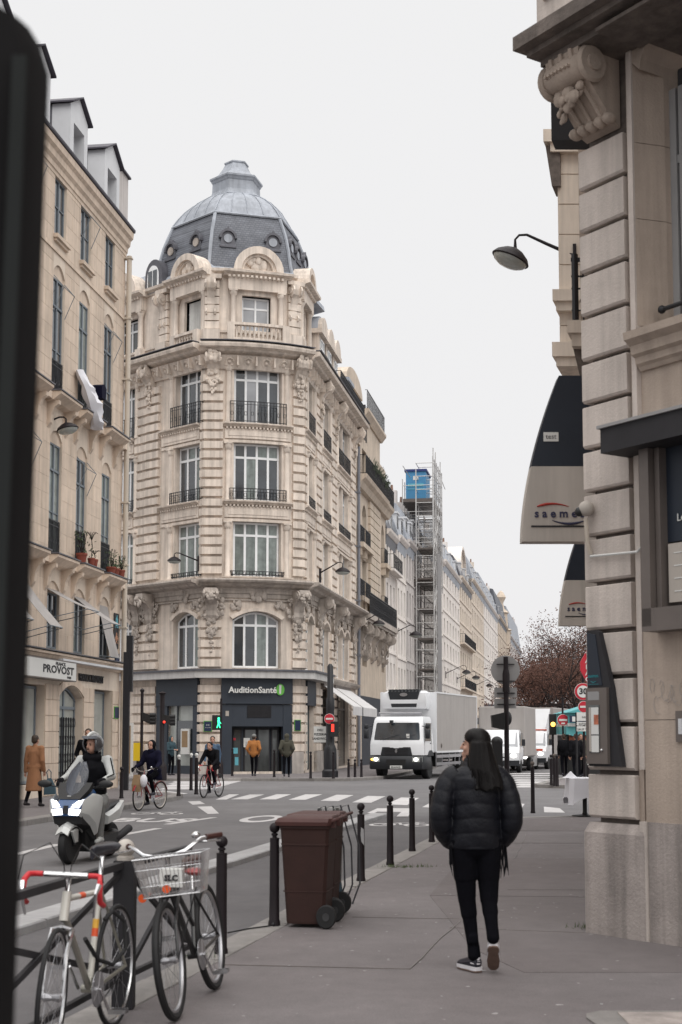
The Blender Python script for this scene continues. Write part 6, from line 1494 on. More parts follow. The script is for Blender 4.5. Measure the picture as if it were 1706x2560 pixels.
for (x, yb, yt, lab, bm) in ((447, 1990, 1889, 'white-topped bollard right of the woman on the red bicycle', 'sign_white'), (491, 1986, 1885, 'white-topped bollard beside the black-clad cyclist', 'sign_white'), (478, 1976, 1885, 'white-topped bollard just behind another next to the black-clad cyclist', 'sign_white'),
                             (304, 1996, 1919, 'dark bollard on the left pavement behind the scooter rider', 'iron_brown'), (581, 1940, 1872, 'bollard right of the pedestrian signal', 'iron_brown'), (686, 1943, 1875, 'bollard between the orange coat and the green parka', 'iron_brown'),
                             (777, 1946, 1880, 'bollard in front of the round no-entry sign column', 'iron_brown'), (834, 1946, 1880, 'bollard right of the dark sign column', 'iron_brown'), (872, 1943, 1898, 'small bollard left of the truck, first of three', 'iron_brown'), (888, 1943, 1899, 'small bollard left of the truck, second of three', 'iron_brown'), (904, 1943, 1899, 'small bollard left of the truck, third of three', 'iron_brown'),
                             (460, 1931, 1880, 'thin bollard near the cash machine', 'iron_brown'), (1379, 1962, 1888, 'left bollard of the pair on the far traffic island', 'iron_brown'), (1387, 1965, 1886, 'middle bollard of the group on the far traffic island', 'stone_slab'), (1394, 1966, 1889, 'right bollard of the group on the far traffic island', 'iron_brown'), (1472, 1975, 1904, 'pale-topped bollard by the kiosk posts', 'sign_white')):
    bol_y(x, yb, yt, lab, bm, r=.048)
# ================================================================== CROSS BARRIERS
def bar(q, a, b, r=.02): q.tube([a, b], r, 6)
def barrier(pa, pb, label, h=.84, post_a=True, big_b=False):
    t = thing('street_barrier', label, 'barrier', (pa[0], pa[1], 0), group='dark cross-braced pavement barriers'); A = Vector((*pa, 0)); B = Vector((*pb, 0)); d = (B-A).normalized(); n = Vector((-d.y, d.x, 0))
    def beam(nm, p, q_, w_, hh):
        m = MB(); u = (q_-p).normalized(); s_ = n*w_; v = u.cross(n).normalized()*hh
        m.hexa([p-s_-v, p+s_-v, p+s_+v, p-s_+v, q_-s_-v, q_+s_-v, q_+s_+v, q_-s_+v]); return m.build(nm, 'metal_charcoal', t)
    Z = Vector((0, 0, 1))
    beam('top_rail', A+Z*h, B+Z*h, .024, .020); beam('bottom_rail', A+Z*.18, B+Z*.18, .016, .016)
    M_ = (A+B)/2
    beam('diagonal', A+Z*.22, B+Z*(h-.05), .012, .016); beam('diagonal', A+Z*(h-.05)+n*.012, B+Z*.22+n*.012, .012, .016)
    return t, beam
G1 = GR(310, 2503); PB = (-1.29, 8.62)
t, bm_ = barrier((-1.70, 6.0), (PB[0]-.02, PB[1]-.08), 'long cross-braced barrier behind the white racing bicycle')
barrier((PB[0]+.02, PB[1]+.08), (-1.04, 9.85), 'short cross-braced barrier behind the bicycle with the basket')
t = thing('barrier_post', 'thick square barrier post topped by a chipped white ball', 'post', (*PB, 0)); q = MB(); q.box(PB[0]-.062, PB[0]+.062, PB[1]-.062, PB[1]+.062, 0, .865); q.build('shaft', 'metal_charcoal', t)
q = MB(); q.lathe([(.052, .865), (.052, .885), (.04, .89), (.035, .90)], (*PB, 0), 16); q.ball((*PB, .935), .056, 18, 12); q.build('ball_finial', 'sign_cream', t, True)
# ================================================================== WHEELIE BINS
def bin_(loc, rz, label, m='bin_brown', ml='bin_lid'):
    t = thing('wheelie_bin', label, 'bin', loc, rz, 'brown wheelie bins by the kerb', local=True)   # front towards -X, hinge +X
    q = MB()
    def rr(x0, x1, y, z, c=.03): return [(x0+c, -y, z), (x1-c, -y, z), (x1, -y+c, z), (x1, y-c, z), (x1-c, y, z), (x0+c, y, z), (x0, y-c, z), (x0, -y+c, z)]
    q.loft([rr(-.20, .18, .205, .03), rr(-.205, .185, .21, .05), rr(-.262, .235, .24, .82), rr(-.268, .24, .245, .84), rr(-.275, .25, .25, .845), rr(-.275, .25, .25, .875)]); q.build('body', m, t, True)
    for z0, z1, o in ((.70, .715, .006), (.30, .31, .004)):
        q = MB(); q.loft([rr(-.252-o+(.7-z)*.05, .23+o-(.7-z)*.05, .237+o-(.7-z)*.04, z) for z in (z0, z1)]); q.build('rib', m, t)
    l = MB(); l.loft([rr(-.31, .25, .27, .868), rr(-.315, .26, .275, .90), rr(-.29, .27, .255, .93), rr(-.20, .26, .20, .948)]); l.box(-.34, -.30, -.14, .14, .872, .89); lo = l.build('lid', ml, t, True)
    l = MB(); l.tube([(.24, -.23, .90), (.33, -.22, .93), (.33, .22, .93), (.24, .23, .90)], .014, 8); l.box(.22, .29, -.19, -.12, .85, .93); l.box(.22, .29, .12, .19, .85, .93); l.build('handle', ml, t, True)
    l = MB(); l.tube([(.215, -.25, .10), (.215, .25, .10)], .012, 8); l.build('axle', 'black_plastic', t)
    for s_ in (-1, 1):
        w_ = MB(); w_.lathe([(.05, -.03), (.092, -.03), (.1, -.02), (.1, .02), (.092, .03), (.05, .03)], (.215, s_*.265, .10), 24, 'y'); w_.lathe([(.01, -.02), (.055, -.02), (.055, .02), (.01, .02)], (.215, s_*.265, .10), 18, 'y'); wo = w_.build('wheel', 'rubber', t, True)
        w_ = MB(); w_.lathe([(.01, -.032), (.035, -.034), (.035, .034), (.01, .032)], (.215, s_*.265, .10), 12, 'y'); w_.build('hub', 'rubber_grey', wo, True)
    t.scale = (.84, .9, .98)
    return t
g1 = GR(745, 2318); bin_((g1[0]+.10, g1[1]+.16, 0), rad(-9), 'front brown wheelie bin, nearest the viewer, closed lid')
bin_((g1[0]+.16, g1[1]+.74, 0), rad(-9), 'second brown wheelie bin standing directly behind the first')
# clear rubbish sack on a steel ring stand
g2 = (g1[0]+.20, g1[1]+.95); t = thing('bag_stand', 'steel hoop stand holding a clear rubbish sack behind the brown bins', 'bag holder', (*g2, 0))
for i in range(4):
    q = MB(); o = .07*i; q.tube([(g2[0]-.12+o*.4, g2[1]+.1*i-.1, .05), (g2[0]-.04+o, g2[1]+.1*i-.1, .95), (g2[0]+.02+o, g2[1]+.1*i-.1, .97), (g2[0]+.12+o, g2[1]+.1*i-.1, .6), (g2[0]+.13+o, g2[1]+.1*i-.1, .25), (g2[0]+.06+o, g2[1]+.1*i-.1, .06)], .009, 6); q.build('hoop', 'pedestal_grey', t, True)
q = MB(); q.lathe([(.09, .10), (.12, .3), (.13, .6), (.11, .9), (.10, .95)], (g2[0]+.05, g2[1]+.05, 0), 14); q.build('sack', 'clear_film', t, True)
q = MB(); q.lathe([(.10, .12), (.15, .2), (.13, .33), (.05, .38)], (g2[0]+.03, g2[1]+.05, 0), 10); q.build('rubbish', 'bag_blue', t, True)
# small chain end lying at the kerb + cable
q = MB(); g3 = GR(570, 2335); q.tube([(g3[0], g3[1], .01), (g3[0]+.15, g3[1]+.25, .01), (g3[0]+.33, g3[1]+.42, .012)], .006, 5); q.ball((g3[0]+.35, g3[1]+.45, .02), .014, 8, 5); o = q.build('wire_end', 'iron_black', None, True, org=(g3[0], g3[1], 0)); tag(o, 'short black wire with a small knob lying on the kerb stones', 'wire')
# ================================================================== SIGNALS, POLES, SIGNS
def disc(t, c, r, m, nm, yaw=0.0, th=.03, n=32, dy=0.0):
    q = MB(); q.xf = Matrix.Translation(c) @ Matrix.Rotation(yaw, 4, 'Z'); q.lathe([(.001, -th/2+dy), (r, -th/2+dy), (r, th/2+dy), (.001, th/2+dy)], (0, 0, 0), n, 'y'); return q.build(nm, m, t)
def pole(t, x, y, z0, z1, r=.045, m='iron_brown', base=True):
    q = MB(); q.lathe(([(r*2.2, z0), (r*2.2, z0+.5), (r*1.6, z0+.62)] if base else [])+[(r, z0+.7 if base else z0), (r, z1)], (x, y, 0), 12); return q.build('pole', m, t, True)
def no_entry(px, py, Y, dpx, label, cat='sign', pole_to=None, yaw=0.0, mini=False):
    c = PX(px, py, Y); r = dpx/2/F*Y; t = thing('no_entry_sign', label, cat, (c[0], c[1], 0)); disc(t, c, r, 'sign_white', 'rim', yaw); disc(t, c, r*.93, 'sign_red', 'disc', yaw, .03, 32, -.012)
    q = MB(); q.box(c[0]-r*.68, c[0]+r*.68, c[1]-.040, c[1]-.028, c[2]-r*.17, c[2]+r*.17); q.build('bar', 'sign_white', t)
    if mini: q = MB(); q.box(c[0]-r*.32, c[0]+r*.32, c[1]-.040, c[1]-.028, c[2]-r*.72, c[2]-r*.45); q.build('plate', 'sign_white', t)
    if pole_to is not None: pole(t, c[0], c[1]+.06, 0, pole_to, .04, base=False)
    return t, c
# dark sign column with no-entry disc and red pedestrian light
t, c = no_entry(824, 1797, 56.6, 26, 'round no-entry sign on the dark column in front of the cafe')
cc = PX(826, 1842, 56.8); q = MB(); q.lathe([(.32, 0), (.32, .25), (.26, .32), (.25, 1.1), (.20, 1.25), (.17, 1.3), (.16, 2.6), (.17, 2.7), (.17, 3.1), (.12, 3.2), (.12, 4.4), (.05, 4.5)], (cc[0], cc[1], 0), 14); q.build('column', 'iron_black', t, True)
c = PX(837, 1823, 56.3); tt = thing('pedestrian_signal', 'pedestrian light showing red beside the no-entry sign column', 'traffic light', (c[0], c[1], 0)); q = MB(); q.box(c[0]-.16, c[0]+.16, c[1]-.02, c[1]+.25, c[2]-.3, c[2]+.3); q.build('housing', 'black_plastic', tt); q = MB(); q.box(c[0]-.13, c[0]-.02, c[1]-.03, c[1]-.02, c[2]-.10, c[2]+.2); q.build('red_light', 'light_red', tt)
c = PX(801, 1836, 57.2); tt = thing('shop_board', 'white hanging board with black lettering beside the no-entry sign', 'sign', (c[0], c[1], 0)); q = MB(); q.box(c[0]-.26, c[0]+.26, c[1], c[1]+.05, c[2]-.32, c[2]+.32); q.build('panel', 'sign_white', tt)
for i, s_ in enumerate(('DELI', 'PIZZERIA', 'SANDWICH')): text('lettering', s_, .12, 'ink_black', tt, Matrix.Translation((c[0], c[1]-.004, c[2]+.17-.17*i)) @ Matrix.Rotation(rad(90), 4, 'X'), .002, bold=.003)
# green man signal
c = PX(546, 1807, 55.6); tt = thing('pedestrian_signal', 'pedestrian light showing a green man left of the shop door', 'traffic light', (c[0], c[1], 0)); pole(tt, c[0]+.10, c[1]+.15, 0, c[2]+.95, .045); q = MB(); q.box(c[0]-.24, c[0]+.08, c[1]-.02, c[1]+.22, c[2]-.28, c[2]+.30); q.build('housing', 'black_plastic', tt)
q = MB(); gx = c[0]+.02; q.ball((gx, c[1]-.04, c[2]+.17), .045, 8, 6); q.cap((gx, c[1]-.04, c[2]+.09), (gx, c[1]-.04, c[2]-.02), .05, .04, 8); q.cap((gx, c[1]-.04, c[2]-.02), (gx-.06, c[1]-.04, c[2]-.18), .03, .025, 6); q.cap((gx, c[1]-.04, c[2]-.02), (gx+.05, c[1]-.04, c[2]-.18), .03, .025, 6); q.cap((gx, c[1]-.04, c[2]+.08), (gx+.08, c[1]-.04, c[2]-.02), .022, .02, 6); q.build('green_man', 'light_green', tt, True)
# left signal pole seen from behind
def signal_back(px, ptop, pbase, hx, hy0, hy1, hw, label, side=1, red=False, r=.05, Y=None):
    g_ = GR(px, pbase) if Y is None else (PX(px, 1842, Y)[0], Y); Y = g_[1]; zt = PX(px, ptop, Y)[2]; t = thing('traffic_light', label, 'traffic light', (g_[0], Y, 0)); pole(t, g_[0], Y, 0, zt, r)
    q = MB(); q.lathe([(r*1.3, zt-.02), (r*1.6, zt+.04), (.01, zt+.10)], (g_[0], Y, 0), 10); q.build('cap', 'iron_brown', t, True)
    a = PX(hx, hy0, Y); b_ = PX(hx, hy1, Y); w_ = hw/F*Y
    q = MB(); q.hexa([(a[0]-w_/2, Y-.1, b_[2]+.12), (a[0]+w_/2, Y-.1, b_[2]), (a[0]+w_/2, Y+.14, b_[2]), (a[0]-w_/2, Y+.14, b_[2]+.12), (a[0]-w_/2, Y-.1, a[2]+.05), (a[0]+w_/2, Y-.1, a[2]-.05), (a[0]+w_/2, Y+.14, a[2]-.05), (a[0]-w_/2, Y+.14, a[2]+.05)]); ho = q.build('signal_head', 'black_plastic', t)
    for k in range(3):
        z = b_[2]+(a[2]-b_[2])*(k+.5)/3; q = MB(); q.lathe([(w_*.3, 0), (w_*.32, .2), (w_*.26, .2), (w_*.24, 0)], (a[0]+side*w_*.45, Y, z), 10, 'x'); q.build('visor', 'black_plastic', ho, True)
    q = MB(); q.box(min(g_[0], a[0]), max(g_[0], a[0]), Y-.02, Y+.02, (a[2]+b_[2])/2-.03, (a[2]+b_[2])/2+.03); q.build('bracket', 'iron_brown', t)
    if red: q = MB(); q.ball((a[0]-w_*.2, Y-.12, b_[2]+.1), .05, 8, 5); q.build('small_red_light', 'light_red', t, True)
signal_back(353, 1728, 1966, 366, 1784, 1810, 20, 'traffic light on an ornate pole behind the woman on the red bicycle')
signal_back(404, 1735, 1951, 416, 1788, 1812, 20, 'traffic light on a thick black pole left of the dark shop front', red=True, r=.09)
g_ = GR(315, 1976); tt = thing('tall_black_panel', 'tall black slab-like post standing against the left house corner', 'post', (*g_[:2], 0)); q = MB(); zt = PX(318, 1630, g_[1])[2]; q.box(g_[0]-.13, g_[0]+.06, g_[1], g_[1]+.2, 0, zt); q.build('shaft', 'iron_black', tt); q = MB(); q.box(g_[0]-.05, g_[0]+.14, g_[1]+.02, g_[1]+.25, zt-1.2, zt+.5); q.build('upper_box', 'iron_black', tt)
g_ = GR(322, 1955); tt = thing('notice_stand', 'orange and white poster board standing behind the tall black post', 'poster', (*g_[:2], 0)); q = MB(); q.box(g_[0]-.1, g_[0]+.14, g_[1], g_[1]+.06, .2, 2.1); q.build('board', 'sign_white', tt); q = MB(); q.box(g_[0]-.1, g_[0]+.05, g_[1]-.01, g_[1], .3, 2.0); q.build('poster', 'bag_paper', tt)
g_ = GR(343, 1932); tt = thing('yellow_panel', 'yellow post box like panel on the wall left of the traffic light', 'post box', (*g_[:2], 0)); q = MB(); zt = PX(343, 1857, g_[1])[2]; zb = PX(343, 1902, g_[1])[2]; q.box(g_[0]-.22, g_[0]+.2, g_[1], g_[1]+.3, zb, zt); q.build('box', 'yellow_sign', tt); q = MB(); q.box(g_[0]-.05, g_[0]+.05, g_[1]+.1, g_[1]+.2, 0, zb); q.build('stand', 'iron_black', tt)
# sign mast seen from the back, right of centre
Ym = 32.0; c = PX(1264, 1675, Ym); tt = thing('sign_mast', 'black mast with round and rectangular signs seen from behind, next to the walking woman', 'sign', (c[0], Ym, 0)); pole(tt, c[0], Ym-.10, 0, PX(1264, 1643, Ym)[2], .055, base=False)
q = MB(); q.lathe([(.08, 2.6), (.08, 3.0), (.06, 3.1)], (c[0]+.0, Ym-.1, 0), 10); q.build('mast_collar', 'iron_brown', tt, True)
disc(tt, c, .325, 'grey_back', 'round_sign', 0, .012)
for (y0, y1, x0, x1) in ((1719, 1744, 1236, 1293), (1747, 1771, 1236, 1291)):
    a = PX(x0, y0, Ym); b_ = PX(x1, y1, Ym); q = MB(); q.box(a[0], b_[0], Ym-.01, Ym+.01, b_[2], a[2]); q.build('sign_plate', 'grey_back', tt)
q = MB()
for z in (1661, 1703, 1733, 1761): zz = PX(1264, z, Ym)[2]; q.box(c[0]-.2, c[0]+.2, Ym-.04, Ym-.02, zz-.012, zz+.012)
q.build('mounting_rail', 'metal_charcoal', tt)
a = PX(1230, 1783, Ym-.3); b_ = PX(1262, 1825, Ym-.3); q = MB(); q.hexa([(a[0], Ym-.45, b_[2]+.06), (b_[0], Ym-.45, b_[2]), (b_[0], Ym-.2, b_[2]), (a[0], Ym-.2, b_[2]+.06), (a[0]-.02, Ym-.45, a[2]-.05), (b_[0], Ym-.45, a[2]+.02), (b_[0], Ym-.2, a[2]+.02), (a[0]-.02, Ym-.2, a[2]-.05)]); q.build('signal_head', 'black_plastic', tt)
a = PX(1268, 1790, Ym); q = MB(); q.ball((a[0]+.02, Ym, a[2]-.05), (.09, .1, .16), 10, 8); q.build('side_signal', 'black_plastic', tt, True)
# moped-like dark signal with green and white lights seen low behind the woman
c = PX(1247, 1893, 31); tt = thing('signal_box', 'black low signal box with a green and a white light beside the walking woman', 'signal', (c[0], 31, 0)); q = MB(); q.box(c[0]-.13, c[0]+.09, 31, 31.2, c[2]-.25, c[2]+.32); q.ball((c[0]-.02, 31.1, c[2]+.33), (.13, .1, .12), 10, 8); q.box(c[0]-.04, c[0]+.04, 31.02, 31.1, 0, c[2]); q.build('housing', 'black_plastic', tt, True)
for (px, py, m_) in ((1238, 1908, 'light_green'), (1246, 1919, 'light_white')): p = PX(px, py, 30.97); q = MB(); q.ball(p, .018, 8, 6); q.build('light', m_, tt, True)
# far signs
t, c = no_entry(1408, 1800, 58, 29, 'no-entry sign with a small plate, left of the turquoise kiosk', mini=True, pole_to=3.2)
t, c = no_entry(1460, 1767, 47, 29, 'no-entry sign directly under the thirty limit sign', pole_to=4.0)
c = PX(1458, 1729, 47); r = 21.5/F*47; tt = thing('speed_sign', 'round speed limit sign reading 30 half hidden by the stone pier', 'sign', (c[0], c[1], 0)); disc(tt, c, r, 'sign_white', 'rim'); disc(tt, c, r*.96, 'sign_red', 'ring', 0, .03, 32, -.01); disc(tt, c, r*.70, 'sign_white', 'face', 0, .03, 32, -.02); text('lettering', '30', r*.95, 'ink_black', tt, Matrix.Translation((c[0], c[1]-.037, c[2])) @ Matrix.Rotation(rad(90), 4, 'X'), .003, bold=.01)
for (y0, y1, ls) in ((1780, 1803, ('', 'SAUF')), (1804, 1814, ('INTERDIT',)), (1815, 1829, ('SAUF TAXIS',))):
    a = PX(1442, y0, 47); b_ = PX(1492, y1, 47); tt = thing('sign_plate', {1780: 'upper white plate under the no-entry sign by the pier', 1804: 'middle white plate under the no-entry sign by the pier', 1815: 'lowest white plate under the no-entry sign by the pier'}[y0], 'sign', (a[0], 47, b_[2])); q = MB(); q.box(a[0], b_[0], 46.98, 47.0, b_[2]+.01, a[2]-.01); q.build('panel', 'sign_white', tt)
    for i, s_ in enumerate(ls): 
        if s_: text('lettering', s_, .10, 'ink_black', tt, Matrix.Translation((a[0]+.28, 46.975, (a[2]+b_[2])/2-.02)) @ Matrix.Rotation(rad(90), 4, 'X'), .002)
c = PX(1444, 1842, 46.9); q = MB(); q.tube([(c[0], 47.05, 0), (c[0], 47.05, 2.4)], .035, 8); o = q.build('sign_post', 'metal_charcoal', None, True, org=(c[0], 47.05, 0)); tag(o, 'thin post carrying the white plates beside the pier', 'post')
# amber signal
c = PX(1383, 1812, 60); tt = thing('traffic_light', 'small traffic light showing amber left of the far no-entry sign', 'traffic light', (c[0], 60, 0)); q = MB(); q.box(c[0]-.14, c[0]+.14, 60, 60.2, c[2]-.42, c[2]+.45); q.build('housing', 'black_plastic', tt); q = MB(); q.ball((c[0], 59.98, c[2]+.02), .10, 10, 7); q.build('amber_light', 'light_amber', tt, True); pole(tt, c[0], 60.1, 0, c[2]-.4, .045)
# kiosk
c = PX(1422, 1842, 58); x0 = c[0]; tt = thing('kiosk', 'turquoise news kiosk with pitched awning and orange posters behind the pier', 'kiosk', (x0+1.5, 58, 0)); zz = lambda y: PX(1450, y, 58)[2]
q = MB(); q.box(x0, x0+4.5, 58.3, 61, 0, zz(1838)); q.build('cabin', 'kiosk_dark', tt)
q = MB(); q.box(x0-.1, x0+4.6, 57.9, 61.2, zz(1836), zz(1816)); q.build('lower_fascia', 'kiosk_teal', tt)
q = MB(); q.box(x0-.05, x0+4.6, 57.8, 61.2, zz(1816), zz(1808)); q.build('white_valance', 'sign_white', tt)
q = MB(); q.box(x0-.03, x0+4.5, 57.9, 61.2, zz(1808), zz(1782)); q.build('upper_fascia', 'kiosk_teal', tt)
q = MB(); q.prism([(x0-.15, zz(1782)), (x0+4.6, zz(1782)), (x0+3.3, zz(1752)), (x0+1.5, zz(1752))], 57.7, 61.3, 1); q.build('roof', 'kiosk_teal', tt)
q = MB()
for i in range(16): q.prism([(x0+i*.3, zz(1836)), (x0+.28+i*.3, zz(1836)), (x0+.14+i*.3, zz(1840))], 57.80, 57.84, 1)
q.build('scalloped_edge', 'kiosk_teal', tt)
for i in range(3): q = MB(); q.box(x0+.05+i*.62, x0+.60+i*.62, 58.2, 58.25, zz(1856), zz(1841)); q.build('poster', 'poster_orange', tt)
a = PX(1424, 1789, 57.6); q = MB(); q.box(a[0], a[0]+1.7, 57.55, 57.6, a[2]-.28, a[2]); q.build('name_board', 'plate_blue', tt); text('lettering', 'Musée', .13, 'sign_white', tt, Matrix.Translation((a[0]+.75, 57.54, a[2]-.09)) @ Matrix.Rotation(rad(90), 4, 'X'), .002)
q = MB(); q.box(a[0]+.1, a[0]+.34, 57.54, 57.55, a[2]-.24, a[2]-.04); q.build('pictogram', 'sign_white', tt)
# tabac sign
c = PX(1472, 1668, 44); tt = thing('tobacco_sign', 'tall red lozenge TABAC sign peeking out above the thirty sign', 'sign', (c[0], 44, c[2])); q = MB(); q.prism([(c[0]-.25, c[2]+.15), (c[0], c[2]+.6), (c[0]+.3, c[2]+.15), (c[0]+.3, c[2]-.15), (c[0]+.02, c[2]-.62), (c[0]-.25, c[2]-.1)], 44, 44.12, 1); q.build('panel', 'sign_red', tt)
for i, s_ in enumerate('TABAC'): text('lettering', s_, .2, 'sign_white', tt, Matrix.Translation((c[0]-.04, 43.99, c[2]+.38-.19*i)) @ Matrix.Rotation(rad(90), 4, 'X'), .002, bold=.004)
q = MB(); q.tube([(c[0]+.3, 44.06, c[2]), (c[0]+1.5, 44.06, c[2])], .03, 6); q.build('bracket', 'iron_black', tt)
# table with white cloth
g_ = GR(1463, 2040); tt = thing('pedestal_table', 'small cafe table draped with a white cloth beside the stone pier', 'table', (g_[0], g_[1], 0)); q = MB(); q.lathe([(.28, 0), (.26, .02), (.06, .04), (.045, .08), (.045, .72), (.1, .74)], (g_[0], g_[1], 0), 14); q.build('pedestal', 'black_plastic', tt, True)
q = MB(); N = 24; rings = []
tx, ty = g_[0]+.02, g_[1]
def sq(a, hx, hy):
    cx_, sy_ = math.cos(a), math.sin(a); k = 1/max(abs(cx_), abs(sy_)); k = min(k, 1.28); return cx_*k*hx, sy_*k*hy
for (z, hx, w_) in ((.78, .001, 0), (.775, .34, 0), (.765, .36, .0), (.62, .375, .01), (.48, .39, .02), (.38, .405, .03)):
    r_ = []
    for k in range(N):
        a = 2*math.pi*(k+.5)/N; x, y = sq(a, hx, hx); wv = 1+w_*2.5*math.sin(5*a); corner = abs(math.sin(2*a)); r_.append((tx+x*wv, ty+y*wv, z-(.16*corner**4 if z < .5 else 0)))
    rings.append(r_)
q.loft(rings, False); q.loft([[(tx-.30+.12*math.cos(a)*k_, ty+.12*math.sin(a)*k_, z_) for a in [j*.785 for j in range(8)]] for k_, z_ in ((1.5, .77), (.9, .80), (.4, .86), (.1, .90))]); q.build('cloth', 'white_cloth', tt, True)
# ================================================================== BICYCLES
def wheel(t, c, R_, tyre='rubber', rim='alloy', sp=20, tw=.016, mx=None, spoke='alloy', fat=1.0):
    q = MB(); q.xf = mx; N = 40
    def ringt(q, r, rr, k=6): q.tube([(c[0], c[1]+r*math.cos(2*math.pi*i/N), c[2]+r*math.sin(2*math.pi*i/N)) for i in range(N)], rr, k, True)
    ringt(q, R_-tw, tw, 8); w = q.build('wheel', tyre, t, True)
    q = MB(); q.xf = mx; ringt(q, R_-tw*2.3, tw*.62*fat, 6); q.build('rim', rim, w, True)
    q = MB(); q.xf = mx; q.lathe([(.012, -.05), (.022, -.04), (.016, 0), (.022, .04), (.012, .05)], c, 10, 'x')
    for i in range(sp):
        a = 2*math.pi*i/sp; s_ = 1 if i % 2 else -1; b_ = a+.5*(1 if i % 4 < 2 else -1)
        q.tube([(c[0]+.03*s_, c[1]+.02*math.cos(b_), c[2]+.02*math.sin(b_)), (c[0], c[1]+(R_-tw*2.5)*math.cos(a), c[2]+(R_-tw*2.5)*math.sin(a))], .0013, 3)
    q.build('spokes', spoke, w); return w
def bike(loc, rz, label, frame='bike_black', steer=0.0, lean=0.0, style='city', deco=False, basket=None, R_=.335, saddle='saddle_black', grip='black_plastic', bag=False, mudguard=True, rim='alloy', tyre='rubber', tw=.017, hbm='chrome'):
    t = thing('bicycle', label, 'bicycle', loc, 0, local=True); t.rotation_euler = (0, lean, rz)
    fa = Vector((0, -.54, R_)); ra = Vector((0, .46, R_)); bb = Vector((0, .03, .28)); st = Vector((0, .17, .80)); ht = Vector((0, -.33, .82)); hb = Vector((0, -.375, .68))
    if style == 'city': st = Vector((0, .17, .66)); ht = Vector((0, -.32, .86)); hb = Vector((0, -.365, .71))
    ax = (ht-hb).normalized(); S_ = Matrix.Translation(hb) @ Matrix.Rotation(steer, 4, ax) @ Matrix.Translation(-hb)
    q = MB(); r = .016
    for a, b in ((hb, ht),): q.tube([a, b], .021, 10)
    tt_ = (ht-ax*.035, st-Vector((0, 0, .03))) if style == 'race' else (ht-ax*.06, bb+(st-bb)*.45)
    q.tube([tt_[0], tt_[1]], r*.95, 8); q.tube([hb+ax*.03, bb], r*1.15, 8); q.tube([bb, st], r, 8)
    for s_ in (-1, 1): q.tube([bb+Vector((s_*.03, 0, 0)), ra+Vector((s_*.06, 0, 0))], .010, 6); q.tube([st+Vector((s_*.012, .0, -.03)), ra+Vector((s_*.06, 0, 0))], .0085, 6)
    q.lathe([(.022, -.04), (.022, .04)], bb, 10, 'x'); fo = q.build('frame', frame, t, True)
    q = MB(); q.xf = S_
    cr = hb-ax*.03
    for s_ in (-1, 1): q.tube([cr, cr+Vector((s_*.05, 0, -.01)), fa+Vector((s_*.05, .035, .20)), fa+Vector((s_*.05, 0, 0))], [.014, .013, .011, .008], 6)
    q.tube([ht, ht+ax*.07], .014, 8); q.build('fork', 'chrome' if deco else frame, t, True)
    wheel(t, fa, R_, tyre, rim, mx=S_, tw=tw); wheel(t, ra, R_, tyre, rim, tw=tw)
    if mudguard:
        for c, m_, a0, a1 in ((fa, S_, .35, 2.7), (ra, None, .3, 3.2)):
            q = MB(); q.xf = m_; N = 14
            q.loft([[(c[0]+x, c[1]+(R_+.015-abs(x)*.25)*math.cos(a0+(a1-a0)*i/N), c[2]+(R_+.015-abs(x)*.25)*math.sin(a0+(a1-a0)*i/N)) for x in (-.026, -.012, .012, .026)]+[(c[0]+x, c[1]+(R_+.011-abs(x)*.25)*math.cos(a0+(a1-a0)*i/N), c[2]+(R_+.011-abs(x)*.25)*math.sin(a0+(a1-a0)*i/N)) for x in (.026, .012, -.012, -.026)] for i in range(N+1)]); q.build('mudguard', 'bike_black' if frame != 'bike_red' else 'bike_red', t, True)
    # handlebar
    H = ht+ax*(.08 if style == 'race' else -.015)
    q = MB(); q.xf = S_
    if style == 'race':
        H = H+Vector((0, -.085, .015)); q.tube([ht+ax*.07, H], .014, 8); q.tube([H+Vector((-.11, 0, 0)), H+Vector((.11, 0, 0))], .014, 8); ho = q.build('handlebar', hbm, t, True)
        for s_ in (-1, 1):
            q = MB(); q.xf = S_; q.tube([H+Vector((s_*.115, 0, 0)), H+Vector((s_*.15, .0, .0)), H+Vector((s_*.18, -.03, 0)), H+Vector((s_*.188, -.08, -.02)), H+Vector((s_*.19, -.10, -.07)), H+Vector((s_*.192, -.07, -.12)), H+Vector((s_*.194, .02, -.145))], [.014, .0145, .015, .015, .015, .015, .014], 10); q.build('bar_tape', 'tape_red', ho, True)
            q = MB(); q.xf = S_; q.tube([H+Vector((s_*.19, -.12, -.03)), H+Vector((s_*.182, -.15, -.07)), H+Vector((s_*.176, -.13, -.14)), H+Vector((s_*.17, -.10, -.19))], [.016, .010, .008, .006], 6); q.build('brake_lever', 'chrome', ho, True)
            q = MB(); q.xf = S_; q.tube([H+Vector((s_*.21, -.12, -.02)), H+Vector((s_*.19, -.13, .10)), H+Vector((s_*.08, -.05, .16)), H+Vector((s_*.02, .03, .05)), H+Vector((0, .05, -.1))], .003, 4); q.build('brake_cable', 'black_plastic', ho)
    else:
        q.tube([H, H+Vector((0, -.03, .06))], .013, 8); K = H+Vector((0, -.03, .065)); q.tube([K+Vector((x*.5, y, z)) for x, y, z in ((-.58, .17, .075), (-.42, .06, .075), (-.25, -.02, .02), (-.1, -.03, 0), (.1, -.03, 0), (.25, -.02, .02), (.42, .06, .075), (.58, .17, .075))], .012, 8); ho = q.build('handlebar', hbm, t, True)
        for s_ in (-1, 1):
            q = MB(); q.xf = S_; q.tube([K+Vector((s_*.235, .09, .078)), K+Vector((s_*.305, .19, .078))], .018, 8); q.build('grip', grip, ho, True)
            q = MB(); q.xf = S_; q.tube([K+Vector((s_*.19, .04, .06)), K+Vector((s_*.25, .03, .055)), K+Vector((s_*.32, .09, .05))], .006, 5); q.build('brake_lever', 'chrome', ho, True)
